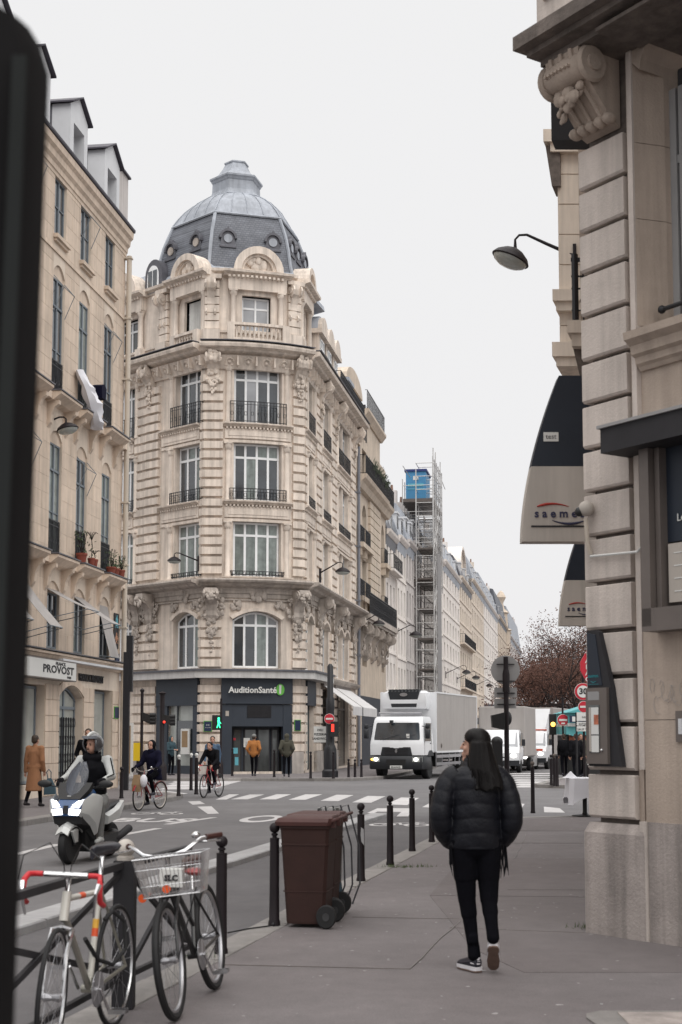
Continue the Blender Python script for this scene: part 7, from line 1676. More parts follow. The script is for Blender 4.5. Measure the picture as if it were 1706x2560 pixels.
        q = MB(); q.xf = S_; q.ball(K+Vector((.19, .02, .10)), (.028, .028, .022), 12, 8); q.build('bell', 'chrome', ho, True)
    # saddle, post
    sp = (st-bb).normalized(); sz = st+sp*(.16 if style == 'race' else .14)
    q = MB(); q.tube([st, sz], .013, 8); q.build('seat_post', 'chrome', t, True)
    q = MB(); rings = []
    for u, w_, h in ((-.17, .012, 0), (-.14, .024, .012), (-.04, .032, .012), (.04, .060, .012), (.09, .078, .016), (.125, .066, .016), (.14, .03, .010)):
        rings.append([(sz.x+w_*math.cos(a*math.pi/5), sz.y+u, sz.z+.035+h+.020*math.sin(a*math.pi/5)*(1 if math.sin(a*math.pi/5) > 0 else 2.2)) for a in range(10)])
    q.loft(rings); q.build('saddle', saddle, t, True)
    # cranks
    q = MB(); q.lathe([(.085, .045), (.095, .045), (.095, .049), (.085, .049)], bb, 24, 'x'); cr_ = q.build('chainring', 'alloy', t)
    q = MB()
    for k in range(5): a = k*1.257; q.tube([bb+Vector((.047, 0, 0)), bb+Vector((.047, .088*math.cos(a), .088*math.sin(a)))], .006, 4)
    q.build('spider', 'alloy', cr_)
    ca = .9
    for s_ in (-1, 1):
        e_ = bb+Vector((s_*.075, s_*.165*math.cos(ca), -s_*.165*math.sin(ca))); q = MB(); q.tube([bb+Vector((s_*.06, 0, 0)), e_], .009, 6); q.build('crank', 'chrome', t, True)
        q = MB(); q.box(e_.x+s_*.05-.045, e_.x+s_*.05+.045, e_.y-.035, e_.y-.025, e_.z-.012, e_.z+.012); q.box(e_.x+s_*.05-.045, e_.x+s_*.05+.045, e_.y+.025, e_.y+.035, e_.z-.012, e_.z+.012); q.box(e_.x+s_*.005, e_.x+s_*.1, e_.y-.006, e_.y+.006, e_.z-.006, e_.z+.006); q.box(e_.x+s_*.095, e_.x+s_*.1, e_.y-.03, e_.y+.03, e_.z-.01, e_.z+.01); q.build('pedal', 'chrome', t)
    q = MB(); q.tube([bb+Vector((.047, 0, .09)), ra+Vector((.047, 0, .035)), ra+Vector((.047, .035, 0)), ra+Vector((.047, 0, -.035)), bb+Vector((.047, 0, -.09))], .004, 4); q.build('chain', 'black_plastic', t)
    if deco:
        q = MB(); a = bb+(st-bb)*.50; b_ = bb+(st-bb)*.58; c_ = bb+(st-bb)*.67; q.tube([a, b_], .0172, 10); q.build('red_band', 'deco_orange', t, True); q = MB(); q.tube([b_, c_], .0172, 10); q.build('yellow_band', 'deco_yellow', t, True)
        d0, d1 = tt_; q = MB(); q.tube([d0+(d1-d0)*.35, d0+(d1-d0)*.5], .0165, 10); q.build('orange_band', 'deco_orange', t, True)
        q = MB(); q.tube([hb+ax*.0, ht-ax*.0], .023, 10); q.build('head_tube', 'bike_white', t, True); q = MB(); q.tube([bb+(st-bb)*.1, bb+(st-bb)*.5], .0168, 10); q.tube([bb+(st-bb)*.67, st-(st-bb)*.02], .0168, 10); q.tube([d0, d0+(d1-d0)*.35], .016, 10); q.tube([d0+(d1-d0)*.5, d1], .016, 10); q.build('white_tube', 'bike_white', t, True)
        q = MB(); q.tube([(.03, .17, .62), (.06, .22, .66), (.10, .30, .60), (.11, .30, .45), (.07, .2, .38), (.02, .1, .42), (0, -.05, .55)], .012, 8); q.build('lock_cable', 'rubber', t, True)
    if basket:
        bx, by, bz, bw, bd, bh = basket; q = MB(); q.xf = S_; c = fa+Vector((bx, by, 0)); z0 = bz
        def rc(k, z): hw, hd = bw*k/2, bd*k/2; return [(c.x-hw, c.y-hd, z), (c.x+hw, c.y-hd, z), (c.x+hw, c.y+hd, z), (c.x-hw, c.y+hd, z)]
        for k, z, r_ in ((1.06, z0+bh, .0042), (1.0, z0+bh*.72, .0028), (.86, z0+.003, .0035), (.92, z0+bh*.3, .0024)):
            q.tube(rc(k, z), r_, 5, True)
        for (i0, i1, n_) in ((0, 1, 16), (1, 2, 11), (2, 3, 16), (3, 0, 11)):
            A0, A1 = rc(.86, z0), rc(1.06, z0+bh)
            for j in range(n_): u = (j+.5)/n_; p0 = Vector(A0[i0]).lerp(Vector(A0[i1]), u); p1 = Vector(A1[i0]).lerp(Vector(A1[i1]), u); q.tube([p0, p1], .0021, 4)
        for j in range(9): p0 = Vector(rc(.86, z0)[0]).lerp(Vector(rc(.86, z0)[1]), j/8); p1 = Vector(rc(.86, z0)[3]).lerp(Vector(rc(.86, z0)[2]), j/8); q.tube([p0, p1], .002, 4)
        q.build('basket', 'chrome', t)
        if not bag:
            q = MB(); q.xf = S_; q.tube([c+Vector((0, bd*.4, z0+.02-R_)), hb+Vector((0, -.03, 0))], .008, 6); q.tube([c+Vector((-.10, bd*.4, z0+.02-R_)), fa+Vector((-.05, 0, .0))], .004, 5); q.tube([c+Vector((.10, bd*.4, z0+.02-R_)), fa+Vector((.05, 0, .0))], .004, 5); q.build('basket_stay', 'bike_black', t)
    if bag:
        q = MB(); q.xf = S_; q.loft([[(-.09, -.74, .45), (.09, -.74, .45), (.09, -.64, .45), (-.09, -.64, .45)], [(-.10, -.75, .62), (.10, -.75, .62), (.10, -.62, .62), (-.10, -.62, .62)], [(-.07, -.71, .84), (.07, -.71, .84), (.07, -.65, .84), (-.07, -.65, .84)]]); q.build('paper_bag', 'bag_paper', t)
        q = MB(); q.xf = S_; q.ball((.14, -.62, .70), (.09, .1, .15), 10, 8); q.build('white_bag', 'white_cloth', t, True)
    return t
def place(front, rear): return math.atan2(rear[0]-front[0], -(rear[1]-front[1]))+math.pi
# heading helper: local -Y is the front of the machine
def head(front, rear): d = Vector((front[0]-rear[0], front[1]-rear[1])); return math.atan2(d.x, -d.y)
B1f, B1r = (-1.41, 7.12), (-1.25, 8.11)
bike(((B1f[0]+B1r[0])/2, (B1f[1]+B1r[1])/2, 0), head(B1f, B1r)+0, 'white and chrome racing bicycle with red tape and drop handlebar locked to the barrier', frame='bike_chrome_tube', steer=rad(9), lean=rad(0), style='race', deco=True, mudguard=False, tw=.013, rim='chrome')
B2f, B2r = (-.925, 8.30), (-.79, 9.27)
bike(((B2f[0]+B2r[0])/2, (B2f[1]+B2r[1])/2, 0), head(B2f, B2r), 'black city bicycle with chrome wire basket and silver handlebar beside the bollard', frame='bike_black', steer=rad(2), lean=rad(-8), basket=(.11, -.13, .71, .37, .25, .22), mudguard=False, tw=.022, saddle='saddle_brown', grip='saddle_brown')
Sp = PX(425, 2250, 8.35); t = thing('basket_contents', 'white box with dark letters and red lump of saddle showing in the wire basket', 'box', Sp); q = MB(); q.box(Sp[0]-.04, Sp[0]+.09, Sp[1]-.16, Sp[1]-.05, .75, .85); q.build('box', 'sign_white', t); q = MB(); q.ball((Sp[0]+.15, Sp[1]-.08, .83), (.06, .05, .025), 10, 6); q.build('saddle_lump', 'bike_red', t, True)  # red lump stands for the saddle glimpsed through the basket
text('lettering', 'SLC', .045, 'ink_black', t, Matrix.Translation((Sp[0]+.025, Sp[1]-.163, .80)) @ Matrix.Rotation(rad(90), 4, 'X'), .001, bold=.003)
for (px, py, lab) in ((357, 2246, 'orange reflector disc low beside the wire basket bicycle'), (417, 2222, 'orange lens fixed under the wire basket')):
    p = PX(px, py, 8.2); q = MB(); q.lathe([(.001, -.01), (.024, -.01), (.024, .01), (.001, .01)], p, 14, 'y'); o = q.build('reflector', 'reflector_orange', None, True, org=p); tag(o, lab, 'reflector')
# third bicycle, only a slice of wheel beside the black post
bike((-1.62, 6.2, 0), rad(8), 'dark bicycle mostly hidden behind the black post at the left edge', frame='bike_black', style='race', mudguard=False, tw=.016, lean=rad(2), rim='black_plastic')
g_ = GR(372, 2027, ROADZ); bike((g_[0], g_[1]+.3, RZ), rad(-22), 'red city bicycle with a paper bag ridden by the woman in navy', frame='bike_red', steer=rad(4), bag=True, R_=.33, rim='sign_cream', tw=.02)
g5 = GR(530, 1995, ROADZ); bike((g5[0]-.02, g5[1]+.3, RZ), rad(-20), 'thin dark red racing bicycle ridden by the cyclist in black', frame='bike_red', steer=rad(4), style='race', mudguard=False, hbm='black_plastic', rim='black_plastic')

# ================================================================== SCOOTER
def scooter(loc, rz):
    t = thing('motor_scooter', 'silver and blue maxi scooter with bright headlights coming down the road', 'scooter', loc, rz, local=True); fw = (0, -.78, .30); rw = (0, .74, .28)
    for c, R_, w_ in ((fw, .30, .062), (rw, .28, .072)):
        q = MB(); q.lathe([(R_*.55, -w_), (R_*.88, -w_*1.05), (R_*.97, -w_*.7), (R_, 0), (R_*.97, w_*.7), (R_*.88, w_*1.05), (R_*.55, w_)], c, 30, 'x'); wo = q.build('wheel', 'rubber', t, True)
        q = MB(); q.lathe([(R_*.5, -w_*.8), (R_*.62, -w_*.85), (R_*.62, w_*.85), (R_*.5, w_*.8)], c, 24, 'x')
        for k in range(5): a = k*1.257; q.tube([(c[0], c[1], c[2]), (c[0], c[1]+R_*.55*math.cos(a), c[2]+R_*.55*math.sin(a))], .018, 6)
        q.lathe([(.01, -w_), (.05, -w_), (.05, w_), (.01, w_)], c, 12, 'x'); q.build('rim', 'black_plastic', wo, True)
    q = MB(); N = 8
    q.loft([[(x, -.78+.36*math.cos(a), .31+.35*math.sin(a)-abs(x)*.6) for x in (-.10, -.06, 0, .06, .10)]+[(x, -.78+.33*math.cos(a), .31+.32*math.sin(a)-abs(x)*.6) for x in (.10, .06, 0, -.06, -.10)] for a in [rad(42+14.5*i) for i in range(N)]])
    q.hexa([(.085, -.95, .52), (.12, -.95, .50), (.11, -.8, .33), (.085, -.8, .33), (.085, -.72, .55), (.12, -.72, .53), (.11, -.70, .34), (.085, -.70, .34)]); q.hexa([(-.12, -.95, .52), (-.085, -.95, .50), (-.085, -.8, .33), (-.11, -.8, .33), (-.12, -.72, .55), (-.085, -.72, .53), (-.085, -.70, .34), (-.11, -.70, .34)])
    q.build('front_mudguard', 'silver_paint', t, True)
    q = MB()
    for s_ in (-1, 1): q.tube([(s_*.09, -.78, .30), (s_*.085, -.62, .75)], .022, 8)
    q.build('fork', 'black_plastic', t, True)
    # dark under-fairing and leg shield
    q = MB(); q.loft([[(-.24, -.86, .74), (.24, -.86, .74), (.30, -.5, .74), (-.30, -.5, .74)], [(-.22, -.84, .62), (.22, -.84, .62), (.28, -.45, .55), (-.28, -.45, .55)], [(-.14, -.52, .50), (.14, -.52, .50), (.26, -.36, .30), (-.26, -.36, .30)], [(-.12, -.44, .20), (.12, -.44, .20), (.2, -.25, .16), (-.2, -.25, .16)]]); q.build('under_fairing', 'black_plastic', t)
    q = MB(); q.loft([[(-.24, -.38, .16), (.24, -.38, .16), (.24, -.38, .34), (-.24, -.38, .34)], [(-.26, .5, .18), (.26, .5, .18), (.26, .5, .42), (-.26, .5, .42)]]); q.build('footboard', 'black_plastic', t)
    # nose
    q = MB(); q.loft([[(-.20, -.92, .74), (.20, -.92, .74), (.30, -.55, .74), (-.30, -.55, .74)], [(-.21, -.93, .86), (.21, -.93, .86), (.31, -.5, .90), (-.31, -.5, .90)], [(-.13, -.78, 1.02), (.13, -.78, 1.02), (.28, -.46, 1.08), (-.28, -.46, 1.08)], [(-.08, -.66, 1.12), (.08, -.66, 1.12), (.20, -.42, 1.18), (-.20, -.42, 1.18)]]); q.build('nose', 'blue_paint', t)
    for s_ in (-1, 1):
        q = MB()   # sculpted silver side panel
        P = lambda x, y, z: (s_*x, y, z)
        q.loft([[P(.20, -.90, .74), P(.24, -.93, .80), P(.27, -.90, .98), P(.30, -.62, 1.08), P(.31, -.5, 1.0)], [P(.24, -.82, .70), P(.32, -.80, .76), P(.36, -.72, .92), P(.37, -.5, 1.05), P(.34, -.42, .98)], [P(.26, -.62, .58), P(.34, -.58, .62), P(.37, -.5, .78), P(.36, -.36, 1.0), P(.32, -.32, .95)], [P(.26, -.45, .42), P(.30, -.42, .46), P(.31, -.38, .6), P(.31, -.28, .8), P(.28, -.26, .8)]]); q.build('side_fairing', 'silver_paint', t, True)
        q = MB(); q.hexa([P(.05, -.945, .76), P(.20, -.945, .75), P(.225, -.93, .84), P(.06, -.945, .86), P(.05, -.90, .76), P(.20, -.90, .75), P(.225, -.88, .84), P(.06, -.90, .86)]); q.build('headlight', 'light_white', t)
        q = MB(); q.hexa([P(.08, -.95, .875), P(.21, -.945, .86), P(.27, -.86, .995), P(.245, -.88, .995), P(.08, -.92, .875), P(.21, -.91, .86), P(.27, -.82, .995), P(.245, -.84, .995)]); q.build('daytime_light', 'light_soft', t)
        q = MB(); q.hexa([P(.10, -.94, .905), P(.16, -.935, .90), P(.20, -.875, .975), P(.185, -.885, .975), P(.10, -.92, .905), P(.16, -.91, .90), P(.20, -.85, .975), P(.185, -.86, .975)]); q.build('inner_light', 'light_white', t)
        q = MB(); q.tube([P(.20, -.50, 1.12), P(.34, -.56, 1.18), P(.45, -.60, 1.20)], .012, 6); mo = q.build('mirror_arm', 'black_plastic', t, True)
        q = MB(); q.ball(P(.50, -.60, 1.22), (.12, .035, .06), 12, 8); q.build('mirror', 'black_plastic', mo, True)
        q = MB(); q.loft([[P(.16, .10, .55), P(.24, .12, .56), P(.26, .12, .68), P(.17, .12, .72)], [P(.2, .5, .62), P(.28, .5, .64), P(.27, .5, .78), P(.18, .5, .80)], [P(.08, 1.0, .80), P(.14, 1.02, .80), P(.14, 1.02, .90), P(.08, 1.0, .90)]]); q.build('tail_fairing', 'silver_paint', t, True)
    q = MB(); q.hexa([(-.045, -.955, .78), (.045, -.955, .78), (.03, -.94, .90), (-.03, -.94, .90), (-.045, -.9, .78), (.045, -.9, .78), (.03, -.9, .90), (-.03, -.9, .90)]); q.build('grille', 'metal_charcoal', t)
    # black screen surround and smoked windscreen
    q = MB(); q.loft([[(-.17, -.82, .99), (.17, -.82, .99), (.20, -.70, .99), (-.20, -.70, .99)], [(-.25, -.66, 1.14), (.25, -.66, 1.14), (.26, -.55, 1.12), (-.26, -.55, 1.12)], [(-.27, -.56, 1.24), (.27, -.56, 1.24), (.27, -.50, 1.22), (-.27, -.50, 1.22)]]); q.build('dash_cowl', 'black_plastic', t)
    q = MB(); rings = []
    for u in range(9):
        k = u/8; hw = .18-.03*k if k < .7 else .159-.10*(k-.7)/.3; y = -.80+.40*k; z = 1.0+.56*k
        rings.append([(hw*x, y+.07*x*x, z) for x in (-1, -.6, 0, .6, 1)]+[(hw*x, y+.006+.07*x*x, z) for x in (1, .6, 0, -.6, -1)])
    q.loft(rings); q.build('windscreen', 'screen_clear', t, True)
    q = MB(); q.box(-.03, .03, -.815, -.81, 1.035, 1.045); q.build('badge', 'sign_white', t)
    q = MB(); q.tube([(-.34, -.30, 1.14), (-.2, -.40, 1.16), (.2, -.40, 1.16), (.34, -.30, 1.14)], .016, 8); q.build('handlebar', 'black_plastic', t, True)
    q = MB(); q.loft([[(-.12, -.02, .66), (.12, -.02, .66), (.14, -.02, .78), (-.14, -.02, .78)], [(-.18, .3, .66), (.18, .3, .66), (.17, .3, .80), (-.17, .3, .80)], [(-.15, .45, .70), (.15, .45, .70), (.14, .45, .88), (-.14, .45, .88)], [(-.12, .9, .74), (.12, .9, .74), (.11, .9, .92), (-.11, .9, .92)]]); q.build('seat', 'saddle_black', t, True)
    q = MB(); q.tube([(.20, .35, .30), (.24, .6, .34), (.24, 1.0, .44)], [.04, .06, .065], 12); q.build('exhaust', 'metal_charcoal', t, True)
    q = MB(); q.ball((.12, .6, .32), (.12, .22, .14), 12, 8); q.ball((-.12, .6, .32), (.12, .22, .14), 12, 8); q.build('engine_case', 'black_plastic', t, True)
    return t
gs = GR(175, 2162, ROADZ); SCR = rad(-4); sc_loc = (gs[0]+.14, gs[1]+.74, RZ); SCT = scooter(sc_loc, head((-.20, 0), (.03, 1.0))); SCT.scale = (.9, .92, .88)

# ================================================================== TRUCK AND OTHER VEHICLES
def tyre(t, c, R_, w_, rimm='alloy', nm='wheel'):
    q = MB(); q.lathe([(R_*.55, -w_/2), (R_*.9, -w_/2), (R_, -w_/2*.75), (R_, w_/2*.75), (R_*.9, w_/2), (R_*.55, w_/2)], c, 28, 'x'); w = q.build(nm, 'rubber', t, True)
    q = MB(); q.lathe([(.01, -w_/2*.6), (R_*.3, -w_/2*.8), (R_*.56, -w_/2*.55), (R_*.56, w_/2*.55), (R_*.3, w_/2*.8), (.01, w_/2*.6)], c, 20, 'x'); q.build('rim', rimm, w, True)
def rbox(q, x0, x1, y0, y1, z0, z1, c=.04):
    def r_(z, k): a0, a1, b0, b1 = x0+k, x1-k, y0+k, y1-k; return [(a0+c, b0, z), (a1-c, b0, z), (a1, b0+c, z), (a1, b1-c, z), (a1-c, b1, z), (a0+c, b1, z), (a0, b1-c, z), (a0, b0+c, z)]
    q.loft([r_(z0, c*.6), r_(z0+c, 0), r_(z1-c, 0), r_(z1, c*.6)])
def truck(loc, rz):
    t = thing('box_truck', 'large white refrigerated box truck with headlights on, turning into the crossing', 'truck', loc, rz, local=True)   # front at y=0, width 2.4
    W = 1.18
    q = MB()
    def sec(z, y, w_): return [(-w_, y, z), (-w_+.10, y-.05, z), (0, y-.09, z), (w_-.10, y-.05, z), (w_, y, z), (w_, 1.55, z), (-w_, 1.55, z)]
    q.loft([sec(1.02, .0, W), sec(1.45, -.02, W), sec(1.62, .02, W-.01), sec(1.72, .06, W-.02), sec(2.46, .22, W-.10), sec(2.58, .30, W-.12), sec(2.66, .45, W-.16)]); q.build('cab', 'truck_white', t, True)
    q = MB(); q.loft([[(-1.0+.0, y-.12+.0, z), (-.96, y-.07, z), (-.5, y-.13, z), (.5, y-.13, z), (.96, y-.07, z), (1.0, y-.12, z), (1.0, y+.3, z), (-1.0, y+.3, z)] if False else [(-w_, y+.02, z), (-w_+.08, y-.065, z), (0, y-.105, z), (w_-.08, y-.065, z), (w_, y+.02, z)]+[(w_, y+.03, z), (0, y-.08, z), (-w_, y+.03, z)] for z, y, w_ in ((1.66, .04, 1.06), (1.72, .06, 1.08), (2.34, .195, 1.02), (2.40, .21, .98))]); ws = q.build('windscreen', 'glass_dark', t, True)
    q = MB(); q.box(-.30, -.16, -.08, .05, 2.36, 2.5); q.build('camera_pod', 'truck_dark', t)
    q = MB(); q.box(.42, .56, -.02, -.01, 1.74, 1.92); q.build('windscreen_card', 'sign_white', ws)
    q = MB(); q.box(-.62, .62, -.10, -.02, 1.0, 1.34); q.hexa([(-.70, -.085, 1.0), (.70, -.085, 1.0), (.62, -.095, 1.36), (-.62, -.095, 1.36), (-.7, 0, 1.0), (.7, 0, 1.0), (.62, 0, 1.36), (-.62, 0, 1.36)]); go_ = q.build('grille', 'truck_dark', t)
    for z in (1.08, 1.18, 1.28): q = MB(); q.box(-.5, .5, -.125, -.10, z, z+.035); q.build('grille_bar', 'metal_charcoal', go_)
    q = MB(); q.prism([(0, 1.28), (.06, 1.19), (0, 1.10), (-.06, 1.19)], -.14, -.12, 1); q.build('emblem', 'alloy', go_)
    q = MB(); rbox(q, -W-.01, W+.01, -.14, 1.2, .42, .98, .05); q.build('bumper', 'truck_dark', t, True)
    q = MB(); q.box(-.42, .42, -.15, -.13, .60, .84); q.build('air_intake', 'black_plastic', t)
    for s_ in (-1, 1):
        q = MB(); q.hexa([(s_*.72, -.165, .74), (s_*1.16, -.13, .74), (s_*1.16, -.13, .96), (s_*.72, -.165, .92), (s_*.72, -.1, .74), (s_*1.16, -.08, .74), (s_*1.16, -.08, .96), (s_*.72, -.1, .92)]); ho = q.build('headlight', 'glass_pale', t)
        q = MB(); q.ball((s_*.88, -.165, .84), (.10, .03, .08), 12, 8); q.build('low_beam', 'light_white', ho, True)
        if s_ < 0: q = MB(); q.ball((-1.05, -.15, .84), (.07, .03, .05), 10, 6); q.build('indicator', 'light_amber', ho, True)
        q = MB(); q.tube([(s_*1.10, .02, 2.25), (s_*1.34, -.02, 2.2), (s_*1.34, -.02, 1.75)], .02, 6); mo = q.build('mirror_arm', 'truck_dark', t, True)
        q = MB(); rbox(q, s_*1.36-.10, s_*1.36+.10, -.06, .06, 1.72, 2.12, .03); rbox(q, s_*1.36-.09, s_*1.36+.09, -.06, .06, 2.14, 2.34, .03); q.build('mirror', 'truck_dark', mo, True)
        q = MB(); xx = s_*(W+.003); q.prism([(.20, 1.62), (.32, 2.38), (1.1, 2.38), (1.1, 1.62)], xx-.012-.05*s_*0, xx+.006, 0); q.build('side_window', 'glass_dark', t)
        q = MB(); q.prism([(.62, .98), (.70, 1.12), (.9, 1.22), (1.2, 1.22), (1.42, 1.1), (1.5, .98)], s_*W-.02, s_*W+.03, 0); q.build('wheel_arch', 'truck_dark', t)
    q = MB(); rbox(q, -.27, .27, -.155, -.135, .45, .58, .01); q.build('number_plate', 'sign_white', t); text('lettering', 'EX-618-ZL', .095, 'ink_black', t, Matrix.Translation((0, -.162, .51)) @ Matrix.Rotation(rad(90), 4, 'X'), .001, bold=.002)
    # roof rack light bar
    q = MB(); q.tube([(-.95, .5, 2.82), (.95, .5, 2.82)], .035, 8); q.tube([(-.95, .5, 2.66), (-.95, .5, 2.82)], .02, 6); q.tube([(.95, .5, 2.66), (.95, .5, 2.82)], .02, 6); q.build('roof_bar', 'alloy', t, True)
    # box body
    q = MB(); q.box(-1.25, 1.25, 1.75, 9.2, 1.18, 3.72); cb_ = q.build('cargo_box', 'truck_box', t)
    for y in (4.25, 6.75): q = MB(); q.box(1.25, 1.252, y, y+.008, 1.2, 3.7); q.build('panel_seam', 'grey_back', cb_)
    q = MB(); q.box(W-.005, W+.004, .14, .155, 1.0, 2.4); q.box(W-.005, W+.004, 1.2, 1.215, 1.1, 2.4); q.box(W, W+.02, 1.0, 1.14, 1.5, 1.54); q.tube([(-.7, -.11, 1.68), (.1, -.06, 1.9)], .012, 4); q.tube([(.1, -.11, 1.68), (.8, -.06, 1.9)], .012, 4); q.build('door_seam', 'truck_dark', t)
    q = MB(); q.box(-1.27, 1.27, 1.72, 1.80, 1.15, 3.74); q.box(-1.27, 1.27, 9.15, 9.23, 1.15, 3.74); q.box(-1.27, -1.2, 1.8, 9.15, 3.69, 3.76); q.box(1.2, 1.27, 1.8, 9.15, 3.69, 3.76); q.box(1.2, 1.27, 1.8, 9.15, 1.10, 1.18); q.build('box_edge', 'truck_white', t)
    q = MB(); q.ball((1.27, 2.6, 1.42), (.01, .10, .10), 12, 6); q.build('side_badge', 'metal_brown', t)
    # refrigeration unit
    q = MB(); q.loft([[(-.95, 1.72, 2.98), (.95, 1.72, 2.98), (.95, 1.15, 3.02), (-.95, 1.15, 3.02)], [(-1.02, 1.72, 3.3), (1.02, 1.72, 3.3), (1.02, 1.02, 3.3), (-1.02, 1.02, 3.3)], [(-.98, 1.72, 3.72), (.98, 1.72, 3.72), (.95, 1.10, 3.70), (-.95, 1.10, 3.70)], [(-.8, 1.72, 3.80), (.8, 1.72, 3.80), (.78, 1.25, 3.79), (-.78, 1.25, 3.79)]]); q.build('cooling_unit', 'truck_white', t, True)
    q = MB(); q.hexa([(-.55, 1.06, 3.08), (.55, 1.06, 3.08), (.70, 1.02, 3.74), (-.70, 1.02, 3.74), (-.55, 1.3, 3.08), (.55, 1.3, 3.08), (.72, 1.3, 3.82), (-.72, 1.3, 3.82)]); co_ = q.build('cooling_grille', 'truck_dark', t)
    q = MB(); q.lathe([(.001, -.02), (.17, -.02), (.17, .01), (.001, .01)], (0, 1.02, 3.62), 18, 'y', 1, .45); q.build('grille_emblem', 'alloy', co_)
    for i in range(9): q = MB(); q.box(-.68+i*.155, -.60+i*.155, 1.0, 1.3, 3.80, 3.85); q.build('louvre', 'truck_dark', co_)
    # chassis, guards, wheels
    q = MB(); q.box(-.5, .5, .6, 8.8, .75, 1.05); q.box(-1.15, 1.15, 2.2, 3.2, .5, 1.1); q.box(-1.2, 1.2, 8.6, 8.8, .45, .65); q.build('chassis', 'black_plastic', t)
    for s_ in (-1, 1):
        q = MB()
        for z in (.55, .88): q.box(s_*1.18-.02, s_*1.18+.02, 1.95, 6.2, z, z+.13)
        for y in (2.0, 3.0, 4.2, 5.3, 6.1): q.box(s_*1.15-.02, s_*1.15+.02, y, y+.06, .5, 1.15)
        q.build('side_guard', 'alloy', t)
        tyre(t, (s_*1.0, 1.08, .46), .46, .3); tyre(t, (s_*.95, 6.9, .46), .46, .5)
    return t
gt_ = GR(1000, 1949, ROADZ); tr_ = truck((gt_[0]-.10, gt_[1]+.3, RZ), rad(-19)); tr_.scale = (.96, .96, .955)
def van(loc, rz, label, L_=6.5, H=2.9, cabm='truck_white', boxm='truck_white', stripe=None, W=1.05, deflector=True):
    t = thing('box_van', label, 'van', loc, rz, group='vans waiting behind the truck', local=True); q = MB()
    def s_(z, y, w_): return [(-w_, y, z), (-w_*.8, y-.08, z), (w_*.8, y-.08, z), (w_, y, z), (w_, 1.7, z), (-w_, 1.7, z)]
    q.loft([s_(.42, .0, W-.03), s_(.95, -.03, W), s_(1.15, .12, W), s_(1.25, .5, W-.04), s_(1.95, .85, W-.12), s_(2.05, 1.0, W-.16)]); q.build('cab', cabm, t, True)
    q = MB(); q.hexa([(-W+.12, .42, 1.26), (W-.12, .42, 1.26), (W-.2, .78, 1.92), (-W+.2, .78, 1.92), (-W+.12, .5, 1.24), (W-.12, .5, 1.24), (W-.2, .9, 1.92), (-W+.2, .9, 1.92)]); q.build('windscreen', 'glass_sky', t)
    q = MB(); q.box(-.5, .5, -.10, -.05, .72, .92); q.box(-W, W, -.09, .1, .35, .60); q.build('grille', 'truck_dark', t)
    for k in (-1, 1):
        q = MB(); q.ball((k*.78, -.10, .82), (.15, .05, .10), 12, 8); q.build('headlight', 'light_white', t, True)
        q = MB(); rbox(q, k*(W+.14)-.08, k*(W+.14)+.08, .5, .6, 1.28, 1.6, .02); q.build('mirror', 'truck_dark', t)
        q = MB(); q.prism([(.62, 1.28), (.95, 1.9), (1.5, 1.9), (1.5, 1.28)], k*W-.04, k*W-.01 if k > 0 else k*W+.0, 0); q.build('side_window', 'glass_dark', t)
        tyre(t, (k*(W-.12), .85, .34), .34, .22); tyre(t, (k*(W-.12), L_-1.4, .34), .34, .22)
    q = MB(); rbox(q, -W-.08, W+.08, 1.75, L_, .75, H, .04); q.build('cargo_box', boxm, t)
    if deflector: q = MB(); q.loft([[(-W+.1, 1.76, H-.05), (W-.1, 1.76, H-.05), (W-.1, 1.76, 2.05), (-W+.1, 1.76, 2.05)], [(-W+.25, .95, 2.08), (W-.25, .95, 2.08), (W-.25, .95, 2.04), (-W+.25, .95, 2.04)]]); q.build('wind_deflector', 'truck_white', t)
    if stripe: q = MB(); q.box(-.9, .9, -.105, -.09, .98, 1.08); q.build('orange_stripe', stripe, t); q = MB(); q.box(-.9, .9, .9, 1.05, 2.06, 2.12); q.build('light_bar', 'deco_orange', t)
    return t
def vp(px, Y): return (PX(px, 1842, Y)[0], Y, RZ)
van(vp(1243, 68), rad(-14), 'white box van with bright headlights half hidden behind the sign mast', boxm='truck_box', H=3.2, deflector=False)
van(vp(1316, 76), rad(-20), 'white lorry with an orange-striped cab and tall white box in the middle of the queue', cabm='truck_white', boxm='truck_box', stripe='deco_orange', H=3.3, L_=7)
bt = thing('bus', 'city bus with white and blue roof and dark windows behind the traffic island', 'bus', vp(1398, 88), rad(-24), local=True)
q = MB(); rbox(q, -1.25, 1.25, 0, 12, .35, 2.75, .08); q.build('body', 'glass_dark', bt, True); q = MB(); rbox(q, -1.27, 1.27, -.02, 12, 2.60, 3.15, .15); q.build('roof', 'truck_white', bt, True); q = MB(); q.box(-1.28, 1.28, -.03, 12, 2.50, 2.62); q.build('blue_band', 'cabin_blue', bt); q = MB(); q.box(-1.27, 1.27, -.03, .1, .3, .9); q.build('bumper', 'pedestal_grey', bt)
for k in (-1, 1): tyre(bt, (k*1.1, 2.2, .48), .48, .28); tyre(bt, (k*1.1, 9, .48), .48, .28); q = MB(); q.ball((k*.95, -.04, .7), (.12, .03, .08), 10, 6); q.build('headlight', 'light_white', bt, True)
ct = thing('car', 'small grey car waiting in the queue behind the woman', 'car', vp(1284, 73), rad(-14), local=True); q = MB()
q.loft([[(-w_, y, z0), (w_, y, z0), (w_, y, z1), (w_*.8, y, z2), (-w_*.8, y, z2), (-w_, y, z1)] for y, w_, z0, z1, z2 in ((0, .75, .3, .6, .66), (.15, .85, .22, .78, .82), (1.0, .88, .2, .92, .97), (1.6, .88, .2, .95, 1.38), (2.6, .88, .2, .95, 1.46), (3.4, .86, .22, .95, 1.35), (4.0, .82, .3, .9, .98))]); q.build('body', 'grey_back', ct, True)
